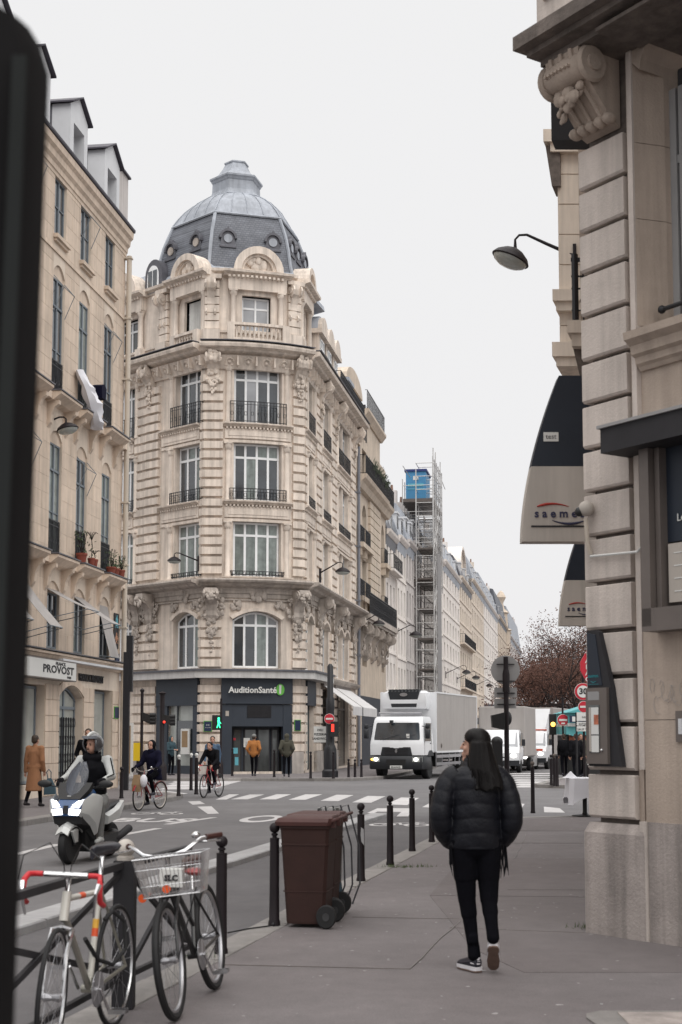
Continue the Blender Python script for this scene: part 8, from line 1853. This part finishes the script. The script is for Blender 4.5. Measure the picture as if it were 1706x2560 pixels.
q = MB(); q.hexa([(-.68, 1.0, .98), (.68, 1.0, .98), (.62, 1.56, 1.36), (-.62, 1.56, 1.36), (-.68, 1.1, .95), (.68, 1.1, .95), (.62, 1.66, 1.36), (-.62, 1.66, 1.36)]); q.build('windscreen', 'glass_dark', ct)
for k in (-1, 1): q = MB(); q.ball((k*.6, -.0, .66), (.14, .05, .07), 10, 6); q.build('headlight', 'light_white', ct, True); tyre(ct, (k*.78, .8, .31), .31, .2); tyre(ct, (k*.78, 3.2, .31), .31, .2)
# ================================================================== PEOPLE
def blob(q, name, m, parent, vox=.014, sm=3, mods=None):
    """overlapping closed solids fused into one continuous skin"""
    me = bpy.data.meshes.new('tmp'); me.from_pydata(q.v, [], q.f); bm = bmesh.new(); bm.from_mesh(me); bmesh.ops.recalc_face_normals(bm, faces=bm.faces); bm.to_mesh(me); bm.free()
    ob = bpy.data.objects.new('tmp', me); COL.objects.link(ob)
    r = ob.modifiers.new('r', 'REMESH'); r.mode = 'VOXEL'; r.voxel_size = vox; r.use_smooth_shade = True
    if sm: s = ob.modifiers.new('s', 'SMOOTH'); s.iterations = sm; s.factor = .5
    dg = bpy.context.evaluated_depsgraph_get(); m2 = bpy.data.meshes.new_from_object(ob.evaluated_get(dg)); m2.name = name
    bpy.data.objects.remove(ob); bpy.data.meshes.remove(me)
    m2.materials.clear(); m2.materials.append(MATS[m])
    o = bpy.data.objects.new(name, m2); COL.objects.link(o); o.parent = parent; ORG[o.name] = (0, 0, 0); return o
V = Vector
def joints(**k):
    J = dict(head=(0, -.01, 1.58), neck=(0, .01, 1.43), chest=(0, .0, 1.26), waist=(0, .0, 1.05), pelvis=(0, .01, .93),
             sl=(.175, .01, 1.38), el=(.225, .03, 1.10), wl=(.215, -.06, .86), sr=(-.175, .01, 1.38), er=(-.225, .03, 1.10), wr=(-.215, -.06, .86),
             hl=(.085, .01, .90), kl=(.095, -.02, .49), al=(.10, .03, .09), hr=(-.085, .01, .90), kr=(-.095, -.02, .49), ar=(-.10, .03, .09))
    J.update(k); return {a: V(b) for a, b in J.items()}
def hand(q, w, e, curl=.5, k=1.0):   # palm, four fingers of different lengths, thumb at the side
    d = (w-e).normalized(); side = d.cross(V((0, 0, 1))); side = side.normalized() if side.length > .1 else V((0, 1, 0)); nrm = d.cross(side).normalized()
    p = w+d*.045*k; q.cap(w, p+d*.02*k, .026*k, .034*k, 8)
    for i, L_ in enumerate((.062, .072, .066, .052)):
        b = w+d*.075*k+side*(.028-.019*i)*k; m = b+d*L_*.55*k+nrm*(.012*curl*2)*k; t = m+(d*(1-curl)+nrm*curl).normalized()*L_*.5*k; q.cap(b, m, .0095*k, .0088*k, 6); q.cap(m, t, .0088*k, .007*k, 6)
    b = w+d*.03*k+side*.032*k; m = b+(d*.6+side*.8).normalized()*.035*k; q.cap(b, m, .012*k, .010*k, 6); q.cap(m, m+(d+nrm*curl).normalized()*.03*k, .010*k, .008*k, 6)
def person(label, loc, rz, J, top='cloth_black', bottom='jeans_black', shoes='shoe_black', hair='hair_brown', H=1.7, look=0.0, skirt=None, hood=False, hat=None, long_hair=False, puff=1.0, gloves=None, vox=.018, skin='skin', group=None, bag=None, scarf=None, female=False):
    t = thing('person', label, 'person', loc, rz, group, local=True); k = H/1.7; t.scale = (k, k, k)
    hd = J['head']; Rl = Matrix.Translation(hd) @ Matrix.Rotation(look, 4, 'Z') @ Matrix.Translation(-hd)
    q = MB(); q.xf = Rl
    q.ball(hd+V((0, .012, .025)), (.076, .094, .088), 14, 10); q.ball(hd+V((0, -.028, -.045)), (.058, .062, .066), 12, 8); q.cap(hd+V((0, -.088, .012)), hd+V((0, -.108, -.022)), .010, .015, 8)
    for s_ in (-1, 1): q.ball(hd+V((s_*.077, .012, -.008)), (.012, .02, .032), 8, 6)
    q.ball(hd+V((0, -.085, -.068)), (.026, .012, .010), 8, 6); q.xf = None
    q.cap(J['neck'], hd+V((0, .01, -.06)), .055, .05, 10); q.cap(J['chest'], J['neck'], .10, .06); q.cap(J['pelvis'], J['chest'], .11, .11)
    for a in 'lr':
        q.cap(J['chest']+V((0, 0, .08)), J['s'+a], .05, .045, 8); q.cap(J['s'+a], J['e'+a], .045, .036, 8); q.cap(J['e'+a], J['w'+a], .034, .024, 8)
        q.cap(J['h'+a], J['k'+a], .068, .048, 8); q.cap(J['k'+a], J['a'+a], .048, .033, 8); hand(q, J['w'+a], J['e'+a])
    blob(q, 'body', skin, t, min(vox, .012), 1)
    q = MB(); q.xf = Rl
    for s_ in (-1, 1): q.ball(hd+V((s_*.031, -.083, .006)), (.011, .006, .006), 8, 6)
    q.box(hd.x-.045, hd.x-.016, hd.y-.094, hd.y-.086, hd.z+.022, hd.z+.027); q.box(hd.x+.016, hd.x+.045, hd.y-.094, hd.y-.086, hd.z+.022, hd.z+.027); q.build('eyes_and_brows', 'hair_black', t)
    if hair:
        q = MB(); q.xf = Rl; q.ball(hd+V((0, .026, .040)), (.086, .096, .092), 14, 10); q.ball(hd+V((0, .06, -.01)), (.078, .062, .075), 12, 8)
        if long_hair: q.cap(hd+V((0, .06, 0)), hd+V((.02, .11, -.32)), .08, .07, 12)
        blob(q, 'hair', hair, t, .014, 1)
    if hat: q = MB(); q.xf = Rl; q.ball(hd+V((0, .02, .055)), (.094, .106, .085), 14, 8); blob(q, 'hat', hat, t, .014, 1)
    if hood: q = MB(); q.xf = Rl; q.ball(hd+V((0, .04, .02)), (.105, .10, .12), 14, 10); q.cap(hd+V((0, .05, -.08)), J['neck']+V((0, .03, 0)), .09, .10, 12); blob(q, 'hood', hood, t, .016, 1)
    if scarf: q = MB(); q.cap(J['neck']+V((0, -.03, .02)), J['neck']+V((0, .03, .02)), .085, .085, 12); q.cap(J['neck']+V((-.03, -.06, 0)), J['chest']+V((.0, -.10, .0)), .06, .04, 10); blob(q, 'scarf', scarf, t, .016, 1)
    p = puff; q = MB()   # upper garment
    q.cap(J['waist']-V((0, 0, .12)), J['chest'], .135*p, .145*p, 14); q.ball(J['chest']+V((0, .0, .02)), (.185*p, .125*p, .17), 14, 9); q.cap(J['chest']+V((0, 0, .12)), J['neck'], .09*p, .066, 12); q.ball(J['pelvis']+V((0, 0, .02)), (.165*p, .125*p, .12), 14, 8)
    for a in 'lr': q.cap(J['chest']+V((0, 0, .10)), J['s'+a], .075*p, .075*p, 10); q.cap(J['s'+a], J['e'+a], .074*p, .060*p, 10); q.cap(J['e'+a], J['w'+a], .058*p, .042*p, 10)
    if skirt:
        z = skirt; pv = J['pelvis']; rings = []
        for i in range(7):
            u = i/6; r = .155+.05*u; rings.append([(pv.x+r*(1+.05*math.cos(3*a))*math.cos(a), pv.y+.8*r*(1+.05*math.sin(4*a))*math.sin(a)+.03*u, pv.z+.06+(z-pv.z-.06)*u) for a in [j*math.pi/8 for j in range(16)]])
        q.loft(rings)
    blob(q, 'coat' if skirt else 'jacket', top, t, vox, 3)
    q = MB(); q.ball(J['pelvis'], (.15, .115, .11), 12, 8)
    for a in 'lr': q.cap(J['h'+a], J['k'+a], .088, .062, 12); q.cap(J['k'+a], J['a'+a]+V((0, 0, .02)), .062, .046, 12)
    blob(q, 'trousers', bottom, t, vox, 3)
    for a in 'lr':
        q = MB(); an = J['a'+a]; q.cap(an+V((0, .035, -.035)), an+V((0, -.13, -.05)), .042, .034, 10); q.cap(an+V((0, .01, 0)), an+V((0, -.03, -.03)), .042, .04, 10); blob(q, 'shoe', shoes, t, .014, 1)
    if gloves:
        for a in 'lr': q = MB(); hand(q, J['w'+a], J['e'+a], .8, 1.25); blob(q, 'glove', gloves, t, .010, 0)
    return t
def at_g(px, py, z=0.0): g_ = GR(px, py, z); return (g_[0], g_[1], z)
WALK = dict(kl=(.095, -.14, .50), al=(.10, -.22, .12), kr=(-.095, .02, .49), ar=(-.10, .26, .13), el=(.23, .10, 1.12), wl=(.22, .10, .86), er=(-.23, -.04, 1.12), wr=(-.22, -.20, .90))
WALK2 = dict(kl=(.095, .03, .49), al=(.10, .20, .12), kr=(-.09, -.08, .50), ar=(-.09, -.12, .09))
POCK = dict(el=(.26, .10, 1.12), wl=(.18, -.04, .93), er=(-.26, .10, 1.12), wr=(-.18, -.04, .93))
# pedestrians
c = at_g(86, 2018); person('woman in a long camel coat walking on the left pavement with a blue bag', c, rad(158), joints(**{**WALK2, 'wl': (.25, .02, .84)}), top='cloth_camel', skirt=.38, hair='hair_brown', H=1.64, puff=1.12, shoes='iron_brown')
w0 = V((c[0], c[1], 0)); bx, by = w0.x+.36, w0.y-.05
t = thing('shopping_bag', 'blue shopping bag hanging from the hand of the woman in the camel coat', 'bag', (bx, by, .30)); q = MB(); q.loft([[(bx-.13, by-.05, .28), (bx+.14, by-.05, .30), (bx+.14, by+.05, .30), (bx-.13, by+.05, .28)], [(bx-.12, by-.07, .45), (bx+.12, by-.07, .47), (bx+.12, by+.07, .47), (bx-.12, by+.07, .45)], [(bx-.06, by-.02, .66), (bx+.03, by-.02, .66), (bx+.03, by+.02, .66), (bx-.06, by+.02, .66)]]); q.build('sack', 'bag_blue', t, True); q = MB(); q.tube([(bx-.05, by, .65), (bx-.08, by, .80), (bx-.03, by, .86), (bx+.02, by, .80), (bx+.02, by, .65)], .012, 6); q.build('handle', 'bag_blue', t)
p_ = PX(221, 1842, 35.5); person('dark-coated man standing by the salon window behind the scooter rider', (p_[0], 35.5, 0), rad(12), joints(**POCK), top='cloth_black', H=1.80, look=rad(-12), skirt=.6)
person('woman in a teal jacket reading her phone beside the cash machine', (PX(429, 1842, 59.5)[0], 59.5, 0), rad(50), joints(el=(.24, -.05, 1.12), wl=(.10, -.25, 1.12), er=(-.24, -.05, 1.12), wr=(-.10, -.25, 1.12)), top='cloth_teal', hood='cloth_teal', H=1.62)
person('walker in an orange corduroy jacket and grey knitted hat heading to the shop door', at_g(635, 1943), rad(172), joints(**{**WALK, **POCK}), top='cloth_orange', hair='hair_brown', hat='cloth_grey', H=1.70, puff=1.15)
person('man in an olive hooded parka walking away near the shop right edge', at_g(717, 1944), rad(184), joints(**{**WALK2, **POCK}), top='cloth_olive', hood='cloth_olive', H=1.72, puff=1.22)
g5b = PX(532, 1842, 47); person('person in a denim jacket crossing behind the black-clad cyclist', (g5b[0], 47, RZ), rad(0), joints(**WALK), top='cloth_denim', H=1.74)
# far walkers by the kiosk
for (x, Y, m_, lab, r_) in ((1410, 58, 'cloth_black', 'walker with a black rucksack just left of the kiosk', 180), (1418, 61, 'cloth_navy', 'walker half behind the rucksack walker near the kiosk', 170), (1440, 54, 'cloth_black', 'dark figure in front of the kiosk posters', 185), (1452, 57, 'cloth_olive', 'person in olive standing between the sign posts by the kiosk', 10)):
    person(lab, (PX(x, 1842, Y)[0], Y, 0), rad(r_), joints(**WALK2), top=m_, H=1.72, puff=1.15)
p_ = PX(1409, 1883, 57.7); q = MB(); q.ball((p_[0], 57.75, 1.25), (.17, .12, .24), 12, 8); o = q.build('rucksack', 'cloth_black', None, True, org=(p_[0], 57.75, 1.0)); tag(o, 'black rucksack on the back of the walker left of the kiosk', 'rucksack')
# riders
RID = joints(head=(0, .02, 1.535), neck=(0, .07, 1.37), chest=(0, .10, 1.20), waist=(0, .17, .98), pelvis=(0, .20, .82), sl=(.195, .10, 1.33), el=(.315, -.04, 1.12), wl=(.30, -.26, 1.08), sr=(-.195, .10, 1.33), er=(-.315, -.04, 1.12), wr=(-.30, -.26, 1.08),
             hl=(.11, .15, .80), kl=(.25, -.22, .74), al=(.23, -.20, .32), hr=(-.11, .15, .80), kr=(-.25, -.22, .74), ar=(-.23, -.20, .32))
SRZ = SCT.rotation_euler[2]
rd = person('scooter rider in open-face helmet, black vest over pale leather sleeves, grey trousers', sc_loc, SRZ, RID, top='leather_grey', bottom='cloth_grey', shoes='leather_grey', hair=None, look=rad(-14), gloves='cloth_black', vox=.014, puff=1.0, H=1.77)
hd = RID['head']; Rl = Matrix.Translation(hd) @ Matrix.Rotation(rad(-14), 4, 'Z') @ Matrix.Translation(-hd)
q = MB(); q.cap(RID['waist']-V((0, 0, .06)), RID['chest'], .158, .175, 14); q.ball(RID['chest'], (.212, .155, .19), 14, 9); q.cap(RID['chest']+V((0, 0, .1)), RID['neck'], .11, .095, 12); q.cap(RID['neck']+V((-.08, -.05, 0)), RID['neck']+V((.08, -.05, 0)), .06, .06, 10); blob(q, 'vest', 'cloth_black', rd, .014, 3)
q = MB(); q.xf = Rl; N = 16   # helmet shell open at the face
rings = []
for i in range(11):
    a0 = -math.pi*.5+math.pi*(.18+.82*i/10); z = .14*math.sin(a0); r = .14*math.cos(a0); rings.append((r, z))
def hel(r, z, j, n): a = math.pi*2*j/n; return (hd.x+r*math.cos(a), hd.y+.018+r*1.12*math.sin(a), hd.z+.02+z)
fs = []; vs = []
n = 28; idx = {}
for i, (r, z) in enumerate(rings):
    for j in range(n): idx[(i, j)] = len(vs); vs.append(hel(r, z, j, n))
for i in range(10):
    for j in range(n):
        a = math.degrees(math.pi*2*(j+.5)/n); front = 222 < a < 318; z = rings[i][1]
        if front and z < .045: continue
        fs.append((idx[(i, j)], idx[(i, (j+1) % n)], idx[(i+1, (j+1) % n)], idx[(i+1, j)]))
q.add(vs, fs); he = q.build('helmet', 'helmet_dark', rd, True); so2 = he.modifiers.new('shell', 'SOLIDIFY'); so2.thickness = .02; so2.offset = -1
q = MB(); q.xf = Rl; q.tube([(hd.x, hd.y+.018-.159*math.cos(a), hd.z+.02+.143*math.sin(a)) for a in (rad(30), rad(50), rad(70), rad(95), rad(120), rad(150))], [.018, .026, .028, .028, .026, .018], 8); q.build('helmet_stripe', 'silver_paint', he, True)
q = MB(); q.xf = Rl; q.loft([[(hd.x+.147*math.sin(a), hd.y+.018-.165*math.cos(a), hd.z+z) for a in [rad(x) for x in range(-60, 61, 15)]]+[(hd.x+.140*math.sin(a), hd.y+.018-.158*math.cos(a), hd.z+z) for a in [rad(x) for x in range(60, -61, -15)]] for z in (.088, .125)]); q.build('raised_visor', 'smoked_screen', he, True)
q = MB(); q.xf = Rl; q.ball(hd+V((0, -.098, -.052)), (.030, .012, .008), 8, 6); q.build('moustache', 'hair_brown', rd, True)
q = MB()
for s_ in (-1, 1): q.tube([RID['sl' if s_ > 0 else 'sr']+V((s_*.06, -.05, .03)), RID['el' if s_ > 0 else 'er']+V((s_*.045, -.04, .03)), RID['wl' if s_ > 0 else 'wr']+V((s_*.035, -.0, .035))], .008, 5)
q.build('sleeve_stripe', 'cloth_black', rd, True)
CYC = joints(head=(0, .0, 1.55), neck=(0, .04, 1.40), chest=(0, .06, 1.24), waist=(0, .13, 1.04), pelvis=(0, .17, .92), sl=(.165, .06, 1.36), el=(.25, -.02, 1.12), wl=(.29, -.22, 1.03), sr=(-.165, .06, 1.36), er=(-.25, -.02, 1.12), wr=(-.29, -.22, 1.03),
             hl=(.085, .14, .88), kl=(.11, -.22, .80), al=(.11, -.06, .43), hr=(-.085, .14, .88), kr=(-.11, -.12, .60), ar=(-.11, .06, .19))
bk = {o['label'][:10]: o for o in COL.objects if o.get('category') == 'bicycle'}
def on_bike(prefix):
    o = [o for o in COL.objects if o.get('category') == 'bicycle' and o['label'].startswith(prefix)][0]; return tuple(o.location), o.rotation_euler[2]
l_, r_ = on_bike('red city'); person('woman in a navy coat and dark headscarf riding the red bicycle', l_, r_, CYC, top='cloth_navy', hood='cloth_black', H=1.66, puff=1.18, scarf='cloth_navy', hair=None, gloves='cloth_black', skirt=.72)
CY2 = {**{k: tuple(v) for k, v in CYC.items()}, 'head': (0, -.20, 1.47), 'neck': (0, -.10, 1.36), 'chest': (0, -.02, 1.22), 'waist': (0, .10, 1.05), 'pelvis': (0, .18, .95), 'sl': (.17, -.06, 1.31), 'el': (.25, -.18, 1.08), 'wl': (.205, -.44, .93), 'sr': (-.17, -.06, 1.31), 'er': (-.25, -.18, 1.08), 'wr': (-.205, -.44, .93)}
l_, r_ = on_bike('thin dark'); person('cyclist all in black leaning over drop handlebars', l_, r_, joints(**CY2), top='cloth_black', hair='hair_black', H=1.68)

# ---------------- the walking woman in the foreground
def walking_woman():
    X0 = PX(1187, 1842, 9.9)[0]; t = thing('person', 'long-haired woman in a black puffer jacket walking away, head turned to the left', 'person', (X0, 9.9, 0), local=True); t.scale = (.93, 1, 1)
    hd = V((.005, .02, 1.535)); rz = rad(72)   # face towards +Y turned to the left
    Rl = Matrix.Translation(hd) @ Matrix.Rotation(rad(180+62), 4, 'Z') @ Matrix.Translation(-hd)
    # local head model looks along -Y; rotate so that it looks left and slightly away
    Rl = Matrix.Translation(hd) @ Matrix.Rotation(-rad(105), 4, 'Z') @ Matrix.Translation(-hd)
    q = MB(); q.xf = Rl
    q.ball(hd+V((0, .012, .030)), (.072, .092, .088), 18, 12); q.ball(hd+V((0, -.035, -.040)), (.052, .056, .062), 16, 10); q.cap(hd+V((0, -.088, .020)), hd+V((0, -.105, -.012)), .008, .012, 8); q.ball(hd+V((0, -.092, -.050)), (.020, .012, .008), 10, 6); q.ball(hd+V((0, -.090, -.062)), (.018, .011, .008), 10, 6); q.ball(hd+V((0, -.078, -.092)), (.024, .022, .018), 10, 6)
    for s_ in (-1, 1): q.ball(hd+V((s_*.072, .012, -.005)), (.01, .018, .03), 8, 6); q.ball(hd+V((s_*.034, -.068, -.018)), (.024, .02, .022), 8, 6)
    q.xf = None; q.cap((0, 0, 1.38), hd+V((0, .0, -.07)), .052, .047, 12); q.cap((0, 0, .95), (0, 0, 1.30), .10, .10)
    for s_, sh, el, wr in ((-1, (-.17, 0, 1.32), (-.265, -.05, 1.06), (-.185, .08, .90)), (1, (.17, 0, 1.32), (.27, -.05, 1.06), (.19, .08, .90))):
        q.cap((0, 0, 1.33), sh, .05, .045); q.cap(sh, el, .045, .034); q.cap(el, wr, .034, .024); hand(q, V(wr), V(el))
    for h, k, a in (((-.08, 0, .88), (-.062, .02, .49), (-.02, .02, .11)), ((.085, 0, .88), (.088, -.02, .50), (.108, -.12, .24))): q.cap(h, k, .07, .048); q.cap(k, a, .046, .032)
    blob(q, 'body', 'skin', t, .008, 1)
    q = MB(); q.xf = Rl
    for s_ in (-1, 1): q.tube([hd+V((s_*.016, -.086, .030)), hd+V((s_*.034, -.082, .034)), hd+V((s_*.05, -.068, .030))], .003, 5); q.ball(hd+V((s_*.033, -.083, .012)), (.012, .006, .005), 8, 5)
    q.build('eyes_and_brows', 'hair_black', t, True)
    # long straight hair
    q = MB(); q.ball(hd+V((.030, -.012, .036)), (.090, .100, .090), 24, 14); q.ball(hd+V((.002, .0, .062)), (.082, .098, .064), 20, 12)
    rings = []; N = 30
    for i in range(15):
        u = i/14; z = hd.z+.03-.32*u; cx_ = hd.x+.034+.042*u**1.6; hw = .078+.02*math.sin(u*3)+.048*u**2-.02*max(0, u-.85)*4; cy_ = -.040-.065*u; dp = .078-.016*u
        rings.append([(cx_+hw*math.cos(a)*(1+.03*math.sin(9*a+u*2)), cy_+dp*math.sin(a)*(1+.05*math.sin(11*a+u*3)), z+(.02*math.sin(5*a) if i == 14 else 0)) for a in [2*math.pi*j/N for j in range(N)]])
    q.loft(rings); q.cap(hd+V((.05, -.06, -.22)), (.14, -.115, 1.26), .045, .022, 10); q.cap(hd+V((-.02, -.06, -.2)), (.0, -.14, 1.25), .04, .02, 10)
    blob(q, 'hair', 'hair_black', t, .0075, 1)
    rr = random.Random(6); q = MB()
    for i in range(90):
        a = rr.uniform(math.pi*1.02, math.pi*1.98); x0 = hd.x+.02+.098*math.cos(a); y0 = -.02+.10*math.sin(a); xe = hd.x+.055+.135*math.cos(a)+rr.uniform(-.01, .02); ye = -.085+.075*math.sin(a)
        q.tube([(x0*.9, y0+.02, hd.z-.06), ((x0+xe)/2+.004, (y0+ye)/2-.014, hd.z-.18), (xe, ye-.006, hd.z-.27-rr.uniform(0, .05))], [.001, .0022, .001], 4)
    q.build('hair_strands', 'hair_black', t, True)
    # puffer jacket
    q = MB(); rings = []; N = 40; z0, z1 = .835, 1.40; P_ = .098
    def prof(z):
        u = (z-z0)/(z1-z0); w_ = .198-.012*math.sin(u*math.pi)+(.0 if u < .6 else .005); w_ = w_ if u < .82 else w_*(1-((u-.82)/.18)**1.8*.52); d_ = .135+.02*math.sin(u*math.pi) if u < .85 else .14*(1-((u-.85)/.15)**1.6*.30); return w_, d_
    n = 120
    for i in range(n+1):
        z = z0+(z1-z0)*i/n; w_, d_ = prof(z); rg = []
        for j in range(N):
            a = 2*math.pi*j/N; arch = .018*math.cos(a)**2*0+.022*(1-abs(math.cos(a)))*1.0
            ph = ((z-z0-arch)/P_) % 1.0; puff = (4*ph*(1-ph))**.42; k = 1-.055*(1-puff); rg.append((w_*k*math.cos(a), d_*k*1.0*math.sin(a)*(1+.012*math.sin(7*a+z*40)), z))
        rings.append(rg)
    q.loft(rings)
    for s_, pts in ((-1, [(-.125, .0, 1.335), (-.195, -.01, 1.29), (-.24, -.03, 1.18), (-.262, -.04, 1.06), (-.238, .0, .97), (-.205, .05, .905), (-.165, .08, .87)]), (1, [(.125, .0, 1.335), (.20, -.01, 1.29), (.245, -.03, 1.18), (.268, -.04, 1.05), (.246, .0, .965), (.215, .05, .90), (.17, .08, .87)])):
        P = [V(p) for p in pts]; out = []; rs = []; tot = 0; seg = []
        for a, b in zip(P[:-1], P[1:]): seg.append((b-a).length)
        L_ = sum(seg); m = 70
        for i in range(m+1):
            d = L_*i/m; k = 0
            while k < len(seg)-1 and d > seg[k]: d -= seg[k]; k += 1
            u = d/seg[k]; p0 = P[max(k-1, 0)]; p1 = P[k]; p2 = P[k+1]; p3 = P[min(k+2, len(P)-1)]
            pt = .5*((2*p1)+(p2-p0)*u+(2*p0-5*p1+4*p2-p3)*u*u+(3*p1-p0-3*p2+p3)*u**3); out.append(pt)
            f = i/m; ph = (L_*f/.085) % 1.0; rs.append((.086-.006*f-.022*max(0, f-.7)/.3)*(1-.085*(1-(4*ph*(1-ph))**.45)))
        q.tube(out, rs, 20)
    q.tube([(.068*math.cos(a), .062*math.sin(a)-.004, 1.402) for a in [2*math.pi*j/16 for j in range(16)]], .030, 10, True); q.tube([(.062*math.cos(a), .056*math.sin(a)-.004, 1.438) for a in [2*math.pi*j/16 for j in range(16)]], .022, 10, True)
    blob(q, 'puffer_jacket', 'puffer_black', t, .0075, 1)
    # fringed scarf ends
    q = MB()
    for (x, y, n_) in ((.20, -.03, 12), (-.185, -.05, 5)):
        for i in range(n_):
            xx = x+rr.uniform(-.022, .022); q.tube([(xx, y+rr.uniform(-.02, .02), .86), (xx+rr.uniform(-.01, .015), y, .74), (xx+rr.uniform(-.02, .03), y+rr.uniform(-.02, .02), (.66 if x > 0 else .68)+rr.uniform(-.03, .04))], [.006, .0045, .0015], 4)
    q.build('scarf_fringe', 'cloth_black', t)
    # trousers
    q = MB(); q.ball((0, 0, .87), (.195, .13, .12), 16, 10)
    q.cap((-.085, 0, .86), (-.078, .01, .66), .118, .090, 14); q.cap((-.078, .01, .66), (-.066, .02, .50), .090, .070, 14); q.cap((-.066, .02, .50), (-.052, .02, .40), .070, .064, 14); q.cap((-.052, .02, .40), (-.020, .02, .16), .060, .045, 14); q.cap((-.020, .02, .17), (-.016, .015, .12), .049, .052, 12)
    q.cap((.088, 0, .86), (.092, .0, .66), .118, .090, 14); q.cap((.092, .0, .66), (.094, -.02, .50), .090, .070, 14); q.cap((.090, -.02, .50), (.098, -.05, .42), .063, .062, 14); q.cap((.098, -.05, .42), (.106, -.12, .28), .060, .046, 14); q.cap((.106, -.115, .29), (.108, -.13, .255), .050, .050, 12)
    for i in range(5): q.cap((-.062+.002*i, -.035, .20-.0*i+.012*i), (.0+.002*i, -.03, .205+.012*i), .008, .008, 6)
    blob(q, 'trousers', 'jeans_black', t, .0085, 2)
    # sneakers
    def sneaker(mx):
        def sec(y, hw, z0, z1): return [(hw*math.cos(a)*(1 if math.sin(a) < .2 else .86), y, (z0+z1)/2+(z1-z0)/2*math.sin(a)) for a in [2*math.pi*j/14 for j in range(14)]]
        S_ = MB(); S_.xf = mx; S_.loft([sec(-.075, .022, .03, .085), sec(-.068, .034, .02, .105), sec(-.03, .040, .018, .112), sec(.02, .042, .016, .095), sec(.08, .046, .014, .075), sec(.14, .045, .014, .06), sec(.175, .03, .016, .045)]); s0 = S_.build('shoe', 'shoe_black', t, True)
        S_ = MB(); S_.xf = mx
        out_ = [(-.03, -.075), (-.042, -.05), (-.036, .0), (-.046, .08), (-.040, .15), (-.018, .185), (.018, .185), (.040, .15), (.046, .08), (.036, .0), (.042, -.05), (.03, -.075), (0, -.082)]
        S_.loft([[(x*1.04, y*1.03, z) for x, y in out_] for z in (.006, .030)]); S_.build('midsole', 'shoe_white', s0, True)
        S_ = MB(); S_.xf = mx; S_.loft([[(x, y, z) for x, y in out_] for z in (-.004, .006)]); S_.build('outsole', 'sole_brown', s0, True)
        S_ = MB(); S_.xf = mx; S_.tube([(.036*math.cos(a), -.032+.036*math.sin(a), .108+.006*abs(math.cos(a))) for a in [math.pi+math.pi*j/8 for j in range(9)]], .007, 6); S_.tube([(-.041, -.03, .055), (-.028, -.066, .052), (0, -.079, .051), (.028, -.066, .052), (.041, -.03, .055)], .0045, 6); S_.build('white_trim', 'shoe_white', s0, True)
        S_ = MB(); S_.xf = mx; S_.tube([(-.014, -.077, .082), (-.005, -.080, .080), (.016, -.076, .090)], [.004, .006, .001], 6); S_.tube([(-.010, -.077, .086), (.0, -.079, .092), (.012, -.076, .092)], [.003, .006, .002], 6)
        for i in range(3): S_.box(-.010+i*.008, -.005+i*.008, -.081, -.077, .066, .072)
        S_.build('heel_mark', 'shoe_white', s0, True)
    sneaker(Matrix.Translation((-.022, .055, .006)) @ Matrix.Rotation(rad(28), 4, 'Z'))
    sneaker(Matrix.Translation((.112, -.10, .140)) @ Matrix.Rotation(rad(-6), 4, 'Z') @ Matrix.Rotation(rad(-44), 4, 'X'))
    return t
walking_woman()
